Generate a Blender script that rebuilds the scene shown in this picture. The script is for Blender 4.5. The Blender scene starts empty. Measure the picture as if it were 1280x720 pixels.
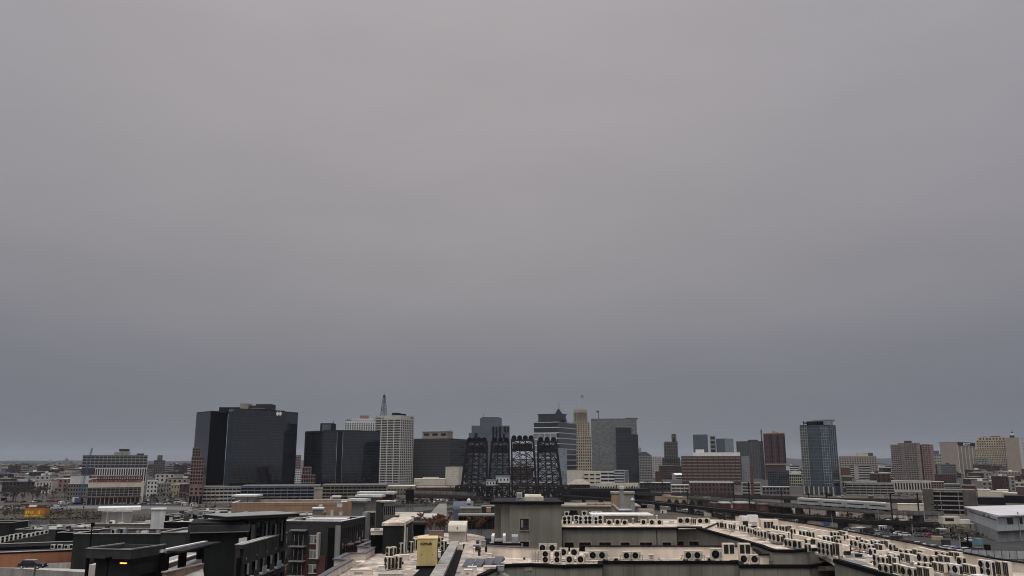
import bpy, math, random
from mathutils import Vector, Matrix
R = random.Random(7)
sc = bpy.context.scene
col = sc.collection
# ------------------------------------------------------------------ camera maths
F = 1050.0; H = 30.0
TH = math.atan(218.0 / F); CT, ST = math.cos(TH), math.sin(TH)
def tx(px, py=578): return (px - 640) / (F * CT + (py - 360) * ST)
def tz(py): v = py - 360; return (F * ST - v * CT) / (F * CT + v * ST)
def zat(py, Y): return H + Y * tz(py)
def P(px, py, Y): return Vector((tx(px, py) * Y, Y, zat(py, Y)))
def G(px, py, z=0.0):
    Y = (z - H) / tz(py); return Vector((tx(px, py) * Y, Y, z))
def proj(x, y, z):
    c = y * CT + (z - H) * ST
    if c < 1: return (-999, -999)
    return (640 + F * x / c, 360 - F * (-(y) * ST + (z - H) * CT) / c)
# ------------------------------------------------------------------ materials
KEEP = ('gen_', 'flag', 'lamp', 'orange_paint', 'yellow', 'blue_steel', 'brown_stucco', 'car_', 'beige', 'cream_m', 'tail', 'twig_red')
def new_mat(name):
    m = bpy.data.materials.new(name); m.use_nodes = True
    nt = m.node_tree; b = nt.nodes['Principled BSDF']; return m, nt, b
def mat(name, c, rough=.85, var=.18, scale=.6, metal=0.0, spec=.12, streak=.12, pat=None, bump=0.0, emis=None):
    """procedural surface: base colour with two noises, vertical grime streaks and an optional pattern"""
    if not any(k in name for k in KEEP): l_ = .3 * c[0] + .59 * c[1] + .11 * c[2]; c = tuple(v * .8 + l_ * .2 for v in c)
    m, nt, b = new_mat(name); N = nt.nodes; L = nt.links
    tc = N.new('ShaderNodeTexCoord')
    n1 = N.new('ShaderNodeTexNoise'); n1.inputs['Scale'].default_value = scale; n1.inputs['Detail'].default_value = 6
    L.new(tc.outputs['Object'], n1.inputs['Vector'])
    mp = N.new('ShaderNodeMapping'); mp.inputs['Scale'].default_value = (1.3, 1.3, .12)
    L.new(tc.outputs['Object'], mp.inputs['Vector'])
    n2 = N.new('ShaderNodeTexNoise'); n2.inputs['Scale'].default_value = 1.0; n2.inputs['Detail'].default_value = 4
    L.new(mp.outputs[0], n2.inputs['Vector'])
    r1 = N.new('ShaderNodeMapRange'); r1.inputs[1].default_value = .3; r1.inputs[2].default_value = .7
    r1.inputs[3].default_value = 1 - var; r1.inputs[4].default_value = 1 + var
    L.new(n1.outputs[0], r1.inputs[0])
    r2 = N.new('ShaderNodeMapRange'); r2.inputs[1].default_value = .35; r2.inputs[2].default_value = .65
    r2.inputs[3].default_value = 1 - streak; r2.inputs[4].default_value = 1 + streak * .5
    L.new(n2.outputs[0], r2.inputs[0])
    mu = N.new('ShaderNodeMath'); mu.operation = 'MULTIPLY'; L.new(r1.outputs[0], mu.inputs[0]); L.new(r2.outputs[0], mu.inputs[1])
    last = mu.outputs[0]
    if pat:
        kind, w, h, mort, dark = pat
        mp2 = N.new('ShaderNodeMapping'); sep = N.new('ShaderNodeSeparateXYZ'); L.new(tc.outputs['Object'], sep.inputs[0])
        comb = N.new('ShaderNodeCombineXYZ')
        if kind == 'wall':
            ad = N.new('ShaderNodeMath'); ad.operation = 'ADD'; L.new(sep.outputs[0], ad.inputs[0]); L.new(sep.outputs[1], ad.inputs[1])
            L.new(ad.outputs[0], comb.inputs[0]); L.new(sep.outputs[2], comb.inputs[1])
        else:
            L.new(sep.outputs[0], comb.inputs[0]); L.new(sep.outputs[1], comb.inputs[1])
        bk = N.new('ShaderNodeTexBrick'); bk.inputs['Scale'].default_value = 1; bk.inputs['Brick Width'].default_value = w
        bk.inputs['Row Height'].default_value = h; bk.inputs['Mortar Size'].default_value = mort
        bk.offset = .5 if kind == 'brick' else 0.0
        bk.inputs['Color1'].default_value = (1, 1, 1, 1); bk.inputs['Color2'].default_value = (.82, .82, .82, 1)
        bk.inputs['Mortar'].default_value = (dark, dark, dark, 1)
        L.new(comb.outputs[0], bk.inputs['Vector'])
        m3 = N.new('ShaderNodeMath'); m3.operation = 'MULTIPLY'; L.new(last, m3.inputs[0]); L.new(bk.outputs['Color'], m3.inputs[1]); last = m3.outputs[0]
    vm = N.new('ShaderNodeVectorMath'); vm.operation = 'SCALE'; vm.inputs[0].default_value = c; L.new(last, vm.inputs['Scale'])
    L.new(vm.outputs[0], b.inputs['Base Color'])
    b.inputs['Roughness'].default_value = rough; b.inputs['Metallic'].default_value = metal
    b.inputs['Specular IOR Level'].default_value = spec
    if bump:
        bp = N.new('ShaderNodeBump'); bp.inputs['Strength'].default_value = bump; L.new(n1.outputs[0], bp.inputs['Height']); L.new(bp.outputs[0], b.inputs['Normal'])
    if emis:
        b.inputs['Emission Color'].default_value = (*emis[0], 1); b.inputs['Emission Strength'].default_value = emis[1]
    return m
def glass(name, c=(.012, .016, .02), rough=.08, w=1.5, h=3.6, line=.5, spec=.5, tilt=.006, lc=1.9, ior=1.5):
    """opaque architectural glass: dark body, mirror coat, panel joints and slightly uneven panes"""
    l_ = sum(c) / 3; c = tuple(v * .7 + l_ * .3 for v in c)
    m, nt, b = new_mat(name); N = nt.nodes; L = nt.links; b.inputs['IOR'].default_value = ior
    tc = N.new('ShaderNodeTexCoord'); sep = N.new('ShaderNodeSeparateXYZ'); L.new(tc.outputs['Object'], sep.inputs[0])
    ad = N.new('ShaderNodeMath'); ad.operation = 'ADD'; L.new(sep.outputs[0], ad.inputs[0]); L.new(sep.outputs[1], ad.inputs[1])
    comb = N.new('ShaderNodeCombineXYZ'); L.new(ad.outputs[0], comb.inputs[0]); L.new(sep.outputs[2], comb.inputs[1])
    bk = N.new('ShaderNodeTexBrick'); bk.offset = 0.0; bk.inputs['Scale'].default_value = 1; bk.inputs['Brick Width'].default_value = w; bk.inputs['Row Height'].default_value = h
    bk.inputs['Mortar Size'].default_value = .12; bk.inputs['Color1'].default_value = (.7, .7, .7, 1); bk.inputs['Color2'].default_value = (1.25, 1.25, 1.25, 1)
    bk.inputs['Mortar'].default_value = (lc, lc, lc, 1); L.new(comb.outputs[0], bk.inputs['Vector'])
    vm = N.new('ShaderNodeVectorMath'); vm.operation = 'MULTIPLY'; vm.inputs[0].default_value = c; L.new(bk.outputs['Color'], vm.inputs[1])
    L.new(vm.outputs[0], b.inputs['Base Color'])
    b.inputs['Roughness'].default_value = rough; b.inputs['Specular IOR Level'].default_value = spec
    nz = N.new('ShaderNodeTexNoise'); nz.inputs['Scale'].default_value = .12; nz.inputs['Detail'].default_value = 3; L.new(tc.outputs['Object'], nz.inputs['Vector'])
    bp = N.new('ShaderNodeBump'); bp.inputs['Strength'].default_value = tilt; bp.inputs['Distance'].default_value = 4; L.new(nz.outputs[0], bp.inputs['Height']); L.new(bp.outputs[0], b.inputs['Normal'])
    return m
_mc = {}
def M(key):
    return MATS[key]
MATS = {}
def dm(key, *a, **k): MATS[key] = mat(key, *a, **k)
dm('panel_grey', (.25, .235, .19), var=.07, scale=.4, streak=.12, pat=('wall', 1.25, 30, .035, .6))
dm('panel_plain', (.25, .235, .19), var=.07, scale=.3, streak=.12, pat=('wall', 1.7, 2.6, .03, .78))
dm('black_coping', (.009, .009, .011), rough=.8, var=.1, spec=.05)
dm('purple_coping', (.1, .1, .12), rough=.6, var=.2)
dm('cream_membrane', (.7, .62, .53), var=.16, scale=.35, streak=.1)
dm('roof_beige', (.56, .47, .395), var=.42, scale=.35, streak=.3, pat=('floor', 1.8, 9.0, .04, .75))
dm('roof_beige_dirty', (.44, .375, .32), var=.5, scale=.35, streak=.35, pat=('floor', 2.4, 7.0, .05, .7))
dm('roof_grey', (.16, .16, .165), var=.3, scale=.25, streak=.2, pat=('floor', 3.0, 9.0, .05, .8))
dm('roof_white', (.66, .66, .64), var=.15, scale=.2, streak=.15)
dm('roof_dark', (.024, .024, .026), var=.3, scale=.25)
dm('roof_tan', (.3, .25, .2), var=.2, scale=.2, streak=.15)
dm('ivory', (.5, .48, .42), var=.08, scale=.1)
dm('ac_beige', (.68, .62, .51), rough=.5, var=.1, scale=1.2, streak=.15)
dm('ac_white', (.74, .73, .68), rough=.5, var=.12, scale=1.2)
dm('black', (.006, .006, .007), rough=.8, var=.1, spec=.05)
dm('coil', (.035, .035, .04), rough=.45, var=.3, scale=3, pat=('wall', .12, 5, .03, .3))
dm('steel', (.28, .29, .3), rough=.4, metal=.7, var=.15)
dm('galv', (.34, .36, .38), rough=.45, metal=.3, var=.2, scale=2)
dm('grey_box', (.3, .3, .29), rough=.6, var=.1)
dm('dark_steel', (.016, .015, .016), rough=.7, var=.35, scale=.5)
dm('rust_steel', (.05, .033, .026), rough=.85, var=.4, scale=.5)
dm('gen_yellow', (.56, .45, .2), rough=.6, var=.12, scale=.9, streak=.16)
dm('gen_top', (.62, .5, .25), rough=.5, var=.07)
dm('conc', (.3, .285, .26), var=.2, scale=.4, streak=.25)
dm('conc_lt', (.44, .41, .37), var=.18, scale=.35, streak=.2)
dm('conc_dk', (.15, .145, .135), var=.25, scale=.4, streak=.3)
dm('conc_blue', (.16, .19, .23), var=.2, scale=.3)
dm('cream', (.56, .51, .4), var=.1, scale=.15, streak=.1)
dm('white_wall', (.6, .6, .58), var=.1, scale=.2, streak=.12)
dm('white_metal', (.7, .7, .69), rough=.4, var=.08, scale=.5, pat=('wall', .6, 30, .03, .85))
dm('dark_stucco', (.02, .022, .022), var=.2, scale=.4, streak=.15)
dm('dark_fascia', (.042, .045, .046), rough=.6, var=.15, scale=.6)
dm('teal_dark', (.05, .065, .075), var=.15, scale=.4)
dm('brown_stucco', (.27, .125, .07), var=.12, scale=.25, streak=.1)
dm('orange_tan', (.36, .22, .125), var=.12, scale=.2)
dm('tan', (.3, .26, .2), var=.12, scale=.3)
dm('taupe', (.2, .18, .155), var=.1, scale=.3, pat=('wall', 6, 30, .06, .7))
dm('grey_wall', (.17, .165, .155), var=.12, scale=.3)
dm('grey_mid', (.24, .235, .225), var=.12, scale=.3)
dm('charcoal', (.045, .043, .042), var=.15, scale=.5)
dm('brick', (.12, .047, .034), var=.25, scale=.8, pat=('brick', .5, .2, .03, .7))
dm('brick_dk', (.09, .042, .034), var=.25, scale=.5, pat=('brick', .8, .3, .04, .7))
dm('brick_tan', (.34, .21, .13), var=.2, scale=.8, pat=('brick', .5, .2, .03, .7))
dm('brick_purple', (.1, .055, .055), var=.2, scale=.3)
dm('pink_stone', (.24, .145, .125), var=.12, scale=.3)
dm('red_lb', (.13, .045, .038), var=.25, scale=.3)
dm('win_dark', (.012, .013, .016), rough=.12, var=.3, scale=.8, spec=.5)
dm('win_frame', (.5, .5, .47), var=.05)
dm('lit_win', (.22, .22, .2), rough=.2, var=.3, scale=.9)
dm('white_paint', (.8, .8, .78), rough=.5, var=.08)
dm('asphalt', (.045, .044, .045), var=.25, scale=.15, bump=.1)
dm('ballast', (.1, .074, .058), var=.4, scale=.9)
dm('brush', (.06, .05, .032), var=.5, scale=.4)
dm('field', (.07, .058, .044), var=.4, scale=.06)
dm('bark', (.075, .055, .043), var=.3, scale=3)
dm('twig', (.085, .062, .048), var=.4, scale=2)
dm('twig_red', (.15, .075, .045), var=.4, scale=2)
dm('undergrowth', (.05, .045, .028), var=.6, scale=.8)
dm('evergreen', (.022, .034, .018), var=.5, scale=1)
dm('hill_wood', (.028, .03, .03), var=.5, scale=.01)
dm('orange_paint', (.45, .19, .04), var=.12, scale=.4)
dm('yellow_paint', (.7, .47, .05), var=.2, scale=1)
dm('red_net', (.2, .065, .052), var=.35, scale=.3)
dm('blue_steel', (.05, .11, .24), rough=.5, var=.15)
dm('teal_roof', (.12, .27, .3), rough=.6, var=.15)
dm('silver', (.5, .5, .49), rough=.35, metal=.35, var=.15, scale=.3)
dm('stone_tan', (.4, .32, .21), var=.18, scale=.12, streak=.15)
dm('grey_green', (.17, .19, .175), rough=.5, var=.08, scale=.1)
dm('blue_grey', (.1, .115, .15), var=.08, scale=.1)
dm('beige_tower', (.3, .255, .21), var=.08, scale=.1)
dm('mint', (.3, .32, .27), var=.1, scale=.2)
dm('brown_concrete', (.22, .18, .15), var=.15, scale=.1, streak=.3)
dm('lime', (.36, .38, .2), var=.1, scale=.2)
dm('bur', (.1, .04, .038), var=.15, scale=.2)
dm('gothic', (.1, .088, .078), var=.25, scale=.15)
dm('warehouse', (.46, .48, .5), rough=.5, var=.06, scale=.2, pat=('wall', 30, 3.2, .05, .85))
dm('warehouse_low', (.26, .265, .27), var=.2, scale=.3)
dm('warehouse_roof', (.56, .54, .56), rough=.5, var=.06, scale=.15, pat=('floor', 2, 60, .03, .93))
dm('fence_panel', (.36, .38, .38), rough=.5, var=.18, scale=.5)
dm('lamp_orange', (.8, .35, .08), var=0, emis=((1, .42, .1), 2.2))
dm('solar', (.09, .09, .115), rough=.35, var=.15, pat=('floor', .5, 1.5, .02, .6))
dm('rubber', (.012, .012, .012), var=.1)
dm('headlight', (.7, .7, .7), rough=.2, var=0)
dm('tail_red', (.35, .02, .02), rough=.3, var=0)
dm('flag_red', (.5, .04, .05), var=.05); dm('flag_white', (.75, .75, .75), var=.05); dm('flag_blue', (.03, .05, .2), var=.05)
MATS['gl_black'] = glass('gl_black', (.005, .0075, .0115), .05, 1.5, 2.4, lc=4.5, spec=.5, ior=1.8)
MATS['gl_black_shade'] = glass('gl_black_shade', (.003, .0036, .005), .06, 1.5, 2.4, lc=1.5, spec=.3)  # darker copy of the black glass; shade of turned face and recess painted in
MATS['gl_dark'] = glass('gl_dark', (.018, .018, .024), .15, 1.5, 3.9, lc=1.6)
MATS['gl_blue'] = glass('gl_blue', (.035, .055, .075), .06, 2.2, 3.7, spec=.8)
MATS['gl_teal'] = glass('gl_teal', (.03, .055, .065), .07, 1.6, 3.4, spec=.8, lc=2.4)
MATS['gl_pale'] = glass('gl_pale', (.16, .2, .25), .1, 2.0, 3.6, spec=.8, lc=1.4)
MATS['gl_green'] = glass('gl_green', (.14, .155, .147), .1, 3.0, 1.9, spec=.6, lc=.7)
MATS['gl_win'] = glass('gl_win', (.012, .014, .018), .1, 1.6, 3.2, lc=.6, spec=.6)
# ------------------------------------------------------------------ mesh builder
class MB:
    def __init__(s): s.v = []; s.f = []
    def add(s, vs, fs):
        n = len(s.v); s.v += [tuple(v) for v in vs]; s.f += [tuple(i + n for i in f) for f in fs]
    def box(s, x0, x1, y0, y1, z0, z1, T=None):
        c = [(x0, y0, z0), (x1, y0, z0), (x1, y1, z0), (x0, y1, z0), (x0, y0, z1), (x1, y0, z1), (x1, y1, z1), (x0, y1, z1)]
        if T: c = [T(*p) for p in c]
        s.add(c, [(0, 3, 2, 1), (4, 5, 6, 7), (0, 1, 5, 4), (1, 2, 6, 5), (2, 3, 7, 6), (3, 0, 4, 7)]); return s
    def bar(s, p, q, w, h=None):
        p = Vector(p); q = Vector(q); h = h or w; d = q - p
        if d.length < 1e-6: return s
        d.normalize(); up = Vector((0, 0, 1)) if abs(d.z) < .95 else Vector((1, 0, 0))
        a = d.cross(up).normalized() * w / 2; b = a.cross(d).normalized() * h / 2
        s.add([p - a - b, p + a - b, p + a + b, p - a + b, q - a - b, q + a - b, q + a + b, q - a + b],
              [(0, 3, 2, 1), (4, 5, 6, 7), (0, 1, 5, 4), (1, 2, 6, 5), (2, 3, 7, 6), (3, 0, 4, 7)]); return s
    def tube(s, p, q, r0, r1=None, n=8):
        p = Vector(p); q = Vector(q); r1 = r0 if r1 is None else r1; d = (q - p).normalized()
        up = Vector((0, 0, 1)) if abs(d.z) < .95 else Vector((1, 0, 0)); a = d.cross(up).normalized(); b = a.cross(d)
        vs = [p + (a * math.cos(t) + b * math.sin(t)) * r0 for t in [2 * math.pi * i / n for i in range(n)]]
        vs += [q + (a * math.cos(t) + b * math.sin(t)) * r1 for t in [2 * math.pi * i / n for i in range(n)]]
        s.add(vs, [(i, (i + 1) % n, n + (i + 1) % n, n + i) for i in range(n)] + [tuple(range(n))[::-1], tuple(range(n, 2 * n))]); return s
    def prism(s, pts, z0, z1):
        n = len(pts); z0f = z0 if callable(z0) else (lambda i: z0); z1f = z1 if callable(z1) else (lambda i: z1)
        s.add([(p[0], p[1], z0f(i)) for i, p in enumerate(pts)] + [(p[0], p[1], z1f(i)) for i, p in enumerate(pts)],
              [(i, (i + 1) % n, n + (i + 1) % n, n + i) for i in range(n)] + [tuple(range(n))[::-1], tuple(range(n, 2 * n))]); return s
    def side(s, prof, x0, x1, taper=None):
        """profile of (y,z) points swept along x"""
        n = len(prof); t = taper or (lambda y, z: 0)
        s.add([(x0 + t(y, z), y, z) for y, z in prof] + [(x1 - t(y, z), y, z) for y, z in prof],
              [(i, (i + 1) % n, n + (i + 1) % n, n + i) for i in range(n)] + [tuple(range(n))[::-1], tuple(range(n, 2 * n))]); return s
    def mesh(s, name, m):
        me = bpy.data.meshes.new(name); me.from_pydata(s.v, [], s.f); me.update()
        if m: me.materials.append(MATS[m] if isinstance(m, str) else m)
        return me
    def build(s, name, m, parent=None, loc=None, rz=0):
        o = bpy.data.objects.new(name, s.mesh(name, m)); col.objects.link(o)
        if parent: o.parent = parent
        if loc is not None: o.location = loc
        if rz: o.rotation_euler.z = rz
        return o
    def recenter(s, c):
        s.v = [(x - c[0], y - c[1], z - c[2]) for x, y, z in s.v]; return s
CL = []           # (object, base phrase, place phrase): ordinal added at the end
def tag(o, label, cat, group=None, place=None, kind=None):
    if kind: o['kind'] = kind
    if label: o['label'] = label
    if cat: o['category'] = cat
    if group: o['group'] = group
    if place is not None: CL.append((o, label, place))
    return o
def thing(name, label, cat, loc=(0, 0, 0), rz=0, group=None, place=None):
    o = bpy.data.objects.new(name, None); col.objects.link(o); o.location = loc; o.rotation_euler.z = rz
    o.empty_display_size = .5
    return tag(o, label, cat, group, place)
def copy_thing(src, loc, rz=0, scale=None):
    c = src.copy(); col.objects.link(c); c.location = loc; c.rotation_euler = (0, 0, rz)
    if scale: c.scale = scale
    for ch in src.children:
        d = ch.copy(); col.objects.link(d); d.parent = c
        for g in ch.children:
            e = g.copy(); col.objects.link(e); e.parent = d
    for k in ('label', 'group'):
        if k in c: del c[k]
    return c
def struct(name, mb, m, **k):
    o = mb.build(name, m, **k); o['kind'] = 'structure'; return o
# ------------------------------------------------------------------ facades
def fmap(side, wL):
    if side == 'L': return lambda s, d, z: (-wL + s, -d, z)
    return lambda s, d, z: (d, s, z)
def facade(root, T, s0, L, z0, z1, st):
    """recessed glass bands behind a real frame of spandrels and piers"""
    nf = st.get('nf', 8); nb = st.get('nb', 6); sp = st.get('sp', .4); pr = st.get('pr', .3)
    fm = st.get('frame', 'conc'); gm = st.get('glass', 'gl_win'); top = st.get('top', 1.2); dpt = st.get('depth', .38)
    zt = z1 - top; fh = (zt - z0) / nf; bw = (L - s0) / nb
    fr = MB()
    for i in range(nf):
        if sp > 0: fr.box(s0, L, -dpt, 0, z0 + i * fh, z0 + i * fh + sp * fh, T)
    if top > 0: fr.box(s0, L, -dpt, 0, zt, z1 - .01, T)
    pw = bw * pr
    if pr > 0:
        po = st.get('po', .05)
        for j in range(nb + 1):
            c = s0 + j * bw; a = max(s0, c - pw / 2); b = min(L, c + pw / 2)
            fr.box(a, b, -dpt + .01, po, z0, z1 - .03 if st.get('full', 1) else zt, T)
    if fr.v: fr.build(st.get('pname', 'facade_frame'), fm, root)
    punched = st.get('punch', False) and nf * nb <= 100
    for i in range(nf):
        a = z0 + i * fh + sp * fh; b = z0 + (i + 1) * fh
        if punched:
            for j in range(nb):
                MB().box(s0 + j * bw + pw / 2, s0 + (j + 1) * bw - pw / 2, -dpt + .02, -dpt + .1, a, b, T).build('window', gm, root)
        else:
            MB().box(s0 + .02, L - .02, -dpt + .02, -dpt + .1, a, b, T).build('window_band', gm if not callable(gm) else gm(i), root)
OCC = []
def tower(name, label, cat, xl, xc, xr, ytop, D, a=0.0, zb=0.0, L=None, Rt=None, wall='conc', roof='roof_grey', deep=None,
          yr=578, group=None, place=None, z1=None, base=0.0, parapet=0.0, pmat=None, cap=None):
    """box building: nearest corner at column xc, left face to column xl, right face to xr; a = turn of the left face"""
    if deep is not None and abs(a) <= 15: a = math.degrees(math.atan(tx(xc if xc < 640 else xl, yr)))
    a = math.radians(a); cx = tx(xc, yr) * D; cy = D
    dl = (-math.cos(a), math.sin(a)); dr = (math.sin(a), math.cos(a))
    t = tx(xl, yr); wL = (t * cy - cx) / (dl[0] - t * dl[1])
    if deep is not None: wR = deep
    else:
        t = tx(xr, yr); wR = (t * cy - cx) / (dr[0] - t * dr[1])
    if wL < 0 or wR < 0: print('BADTOWER', name, label, round(wL, 1), round(wR, 1), round(math.degrees(math.atan(t)), 1))
    wL = abs(wL); wR = abs(wR)
    if z1 is None: z1 = zat(ytop, D)
    root = thing(name, label, cat, (cx, cy, zb), -a, group, place)
    h = z1 - zb
    il = .38 if L else 0; ir = .38 if Rt else 0
    MB().box(-wL, -ir, il, wR, 0, h - .02).build('wall', wall, root)
    if L: facade(root, fmap('L', wL), 0, wL, base, h - .02, L)
    if Rt: facade(root, fmap('R', wL), .4, wR, base, h - .02, Rt)
    if base > 0 and L: MB().box(-wL + .01, 0, .01, il, 0, base).build('base_wall', wall, root)
    if base > 0 and Rt: MB().box(-ir, -.01, .4, wR, 0, base).build('base_wall', wall, root)
    if parapet:
        MB().box(-wL + .3, -.3, .3, wR - .3, h - .02, h + .02).build('roof', roof, root)
        pb = MB(); p = .3
        pb.box(-wL - .05, .05, -.05, p, h - .01, h + parapet); pb.box(-wL - .05, .05, wR - p, wR + .05, h - .01, h + parapet)
        pb.box(-wL - .05, -wL + p, p, wR - p, h - .01, h + parapet); pb.box(-p, .05, p, wR - p, h - .01, h + parapet)
        pb.build('parapet', pmat or wall, root)
        if cap is None and h < 26 and zb + h < 24: cap = 'conc_lt'
        if cap:
            e = parapet; cb = MB()
            cb.box(-wL - .1, .1, -.1, p + .05, h + e, h + e + .12); cb.box(-wL - .1, .1, wR - p - .05, wR + .1, h + e, h + e + .12)
            cb.box(-wL - .1, -wL + p + .05, p + .05, wR - p - .05, h + e, h + e + .12); cb.box(-p - .05, .1, p + .05, wR - p - .05, h + e, h + e + .12)
            cb.build('coping', cap, root)
    else:
        MB().box(-wL - .15, .15, -.15, wR + .15, h - .02, h + .35).build('roof', roof, root)
    OCC.append((min(xl, xc), max(xr, xc), ytop, D, cx, cy, max(wL, wR)))
    root['w'] = wL; root['d'] = wR; root['h'] = h
    return root
def rbox(root, x0, x1, y0, y1, h, m, name='penthouse', z=None, zo=.36):
    """box on a building's roof in fractions of its footprint (x from the left end)"""
    w = root['w']; d = root['d']; H0 = (root['h'] + zo) if z is None else z
    return MB().box(-w + x0 * w, -w + x1 * w, y0 * d, y1 * d, H0, H0 + h).build(name, m, root)
def text(body, m, size, loc, rot, parent=None, name='lettering', ext=.02, sx=1):
    cu = bpy.data.curves.new(name, 'FONT'); cu.body = body; cu.size = size; cu.extrude = ext; cu.offset = size * .03; cu.align_x = 'CENTER'
    t = bpy.data.objects.new('tmp_text', cu); col.objects.link(t)
    me = bpy.data.meshes.new_from_object(t.evaluated_get(bpy.context.evaluated_depsgraph_get()))
    bpy.data.objects.remove(t); me.name = name; me.materials.clear(); me.materials.append(MATS[m])
    o = bpy.data.objects.new(name, me); col.objects.link(o); o.location = loc; o.rotation_euler = rot; o.scale.x = sx
    if parent: o.parent = parent
    return o
# ================================================================== SKYLINE
def S(**k): return k
# ---- twin dark glass towers ------------------------------------------------
def poly_tower(name, label, pts, ytops, zb, m, back, segs, group=None):
    """footprint of (column, distance) corners seen from the front, closed behind by `back` metres"""
    ref = pts[0]; o = (tx(ref[0]) * ref[1], ref[1], 0)
    root = thing(name, label, 'office tower', o, 0, group)
    for i, (idx, yt, mm, nm) in enumerate(segs):
        f = [(tx(pts[k][0]) * pts[k][1] - o[0], pts[k][1] - o[1]) for k in idx]
        D0 = pts[idx[-1]][1]
        kk = 1 + back / pts[0][1]; bk = [((f[-1][0] + o[0]) * kk - o[0] - 1, (f[-1][1] + o[1]) * kk - o[1]), ((f[0][0] + o[0]) * kk - o[0] + 1, (f[0][1] + o[1]) * kk - o[1])]
        z1 = zat(yt[0], pts[idx[yt[1]]][1])
        MB().prism(f + bk, zb, z1).build(nm, mm, root)
        MB().prism([(x, y + .6) for x, y in f] + bk, z1, z1 + .8).build('roof', 'roof_dark', root)
    OCC.append((min(p[0] for p in pts), max(p[0] for p in pts), ytops, pts[0][1], o[0], o[1], 60))
    return root
tA = poly_tower('glass_office_tower', 'largest near-black glass office tower, faceted, above the parking garage at left', [(241, 710.4), (259, 689.9), (281, 707.2), (281.5, 686.1), (287.5, 675.8), (353, 711.7), (369.5, 726.4)], 512, 0, 'gl_black', 30,
    [((0, 1), (514.8, 1), 'gl_black', 'glass_wall'), ((1, 2), (514.5, 0), 'gl_black_shade', 'glass_wall'), ((3, 4), (511, 1), 'gl_blue', 'corner_strip'),
     ((4, 5), (511.3, 0), 'gl_black', 'glass_wall'), ((5, 6), (516.8, 1), 'gl_black', 'glass_wall')])
def locx(root, px, off, py=578):
    r = root.rotation_euler.z; ex = (math.cos(r), math.sin(r)); ey = (-ex[1], ex[0]); o = root.location
    ox, oy = o.x + ey[0] * off, o.y + ey[1] * off; t = tx(px, py); s_ = (t * oy - ox) / (ex[0] - t * ex[1]); return s_, oy + s_ * ex[1]
def top_box(root, xl, xr, yt, yb, D, dep, m, name='penthouse'):
    """box in the building's own frame: front plane D - root distance behind its facade"""
    off = D - root.location.y; a, Ya = locx(root, xl, off, yt); b_, Yb = locx(root, xr, off, yt); Y = (Ya + Yb) / 2; z = root.location.z
    return MB().box(a, b_, off, off + dep, zat(yb, Y) - z, zat(yt, Y) - z).build(name, m, root)
top_box(tA, 274, 300, 509, 516, 697.6, 18, 'dark_steel'); top_box(tA, 300.5, 310, 504.3, 514, 694.4, 12, 'tan'); top_box(tA, 312, 333, 507, 514, 697.6, 14, 'charcoal')
top_box(tA, 320, 339, 505, 515, 707.2, 14, 'charcoal'); top_box(tA, 313, 331, 510.5, 511.2, 695.7, 2, 'steel', 'rail')
for dx in (0, 3.5):
    l = MB(); cx = tx(347.5 + dx, 516) * 700.8; l.tube((cx, 699.5, zat(517.2, 700.8)), (cx, 699.9, zat(517.2, 700.8)), 1.3, 1.3, 6)
    l.box(cx - .5, cx + .5, 699.3, 699.6, zat(517.2, 700.8) - 1.6, zat(517.2, 700.8) + 1.6)
    l.recenter(tA.location).build('roof_sign_letter', 'white_paint', tA)
pk = tower('pink_stone_block', 'stepped pink stone wing with square windows at left foot of the largest black tower', 'building', 239, 255, 259, 571.5, 640, 6, base=13.5, wall='pink_stone', roof='pink_stone',
      L=S(nf=8, nb=5, sp=.32, pr=.28, frame='pink_stone', top=.4, punch=True), deep=12)
rw = pk['w']; MB().box(-rw + .3, -rw + 6.3, .6, 9, pk['h'] + .36, pk['h'] + 7).build('upper_step', 'pink_stone', pk)
for i in range(3):
    for j in range(3): MB().box(-rw + .7 + j * 1.9, -rw + 2.1 + j * 1.9, .5, .65, pk['h'] + .8 + i * 2.1, pk['h'] + 2.3 + i * 2.1).build('window', 'gl_win', pk)
for j in range(4): MB().box(-rw + .4 + j * 2.4, -rw + 2.2 + j * 2.4, -.08, .2, .1, 5.6).build('portal', 'black', pk)
for i in range(2):
    for j in range(3): MB().box(-rw + .9 + j * 3.1, -rw + 2.6 + j * 3.1, -.06, .2, 7 + i * 3, 8.4 + i * 3).build('window', 'gl_win', pk)
bl = tower('apartment_slab', 'narrow tan and white slab building seen in the gap between the two black towers', 'building', 367, 376, 379, 569, 1500, 10, wall='beige_tower', deep=25, L=S(nf=14, nb=4, sp=.45, pr=.3, frame='pink_stone', glass='gl_win', top=3))
tower('white_office_slab', 'small white gridded block low in the gap between the two black towers', 'building', 366.5, 377.5, 378, 587, 1300, 5, wall='white_wall', roof='roof_tan', deep=25, L=S(nf=7, nb=4, sp=.45, pr=.35, frame='white_wall', top=1), z1=None)
tB = poly_tower('glass_office_tower', 'lower near-black glass office tower left of the white grid tower', [(379.5, 736.0), (403.5, 716.8), (420, 723.2), (420.3, 724.5), (427.2, 724.5), (427.5, 723.2), (474, 745.6)], 540, 0, 'gl_black', 28,
    [((0, 1), (539.3, 1), 'gl_black', 'glass_wall'), ((1, 2), (538.8, 0), 'gl_black', 'glass_wall'), ((3, 4), (539.5, 0), 'gl_black_shade', 'recess'), ((5, 6), (539, 0), 'gl_black', 'glass_wall')])
top_box(tB, 400.5, 416, 529, 539.5, 729.6, 14, 'dark_steel'); top_box(tB, 402.5, 414, 530.5, 539, 729.3, 1, 'blue_grey', 'louvre'); top_box(tB, 416.2, 416.8, 526.5, 539, 730.2, 1, 'dark_steel', 'mast')
top_box(tB, 418, 450, 537.6, 540, 742.4, 10, 'charcoal')
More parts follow.
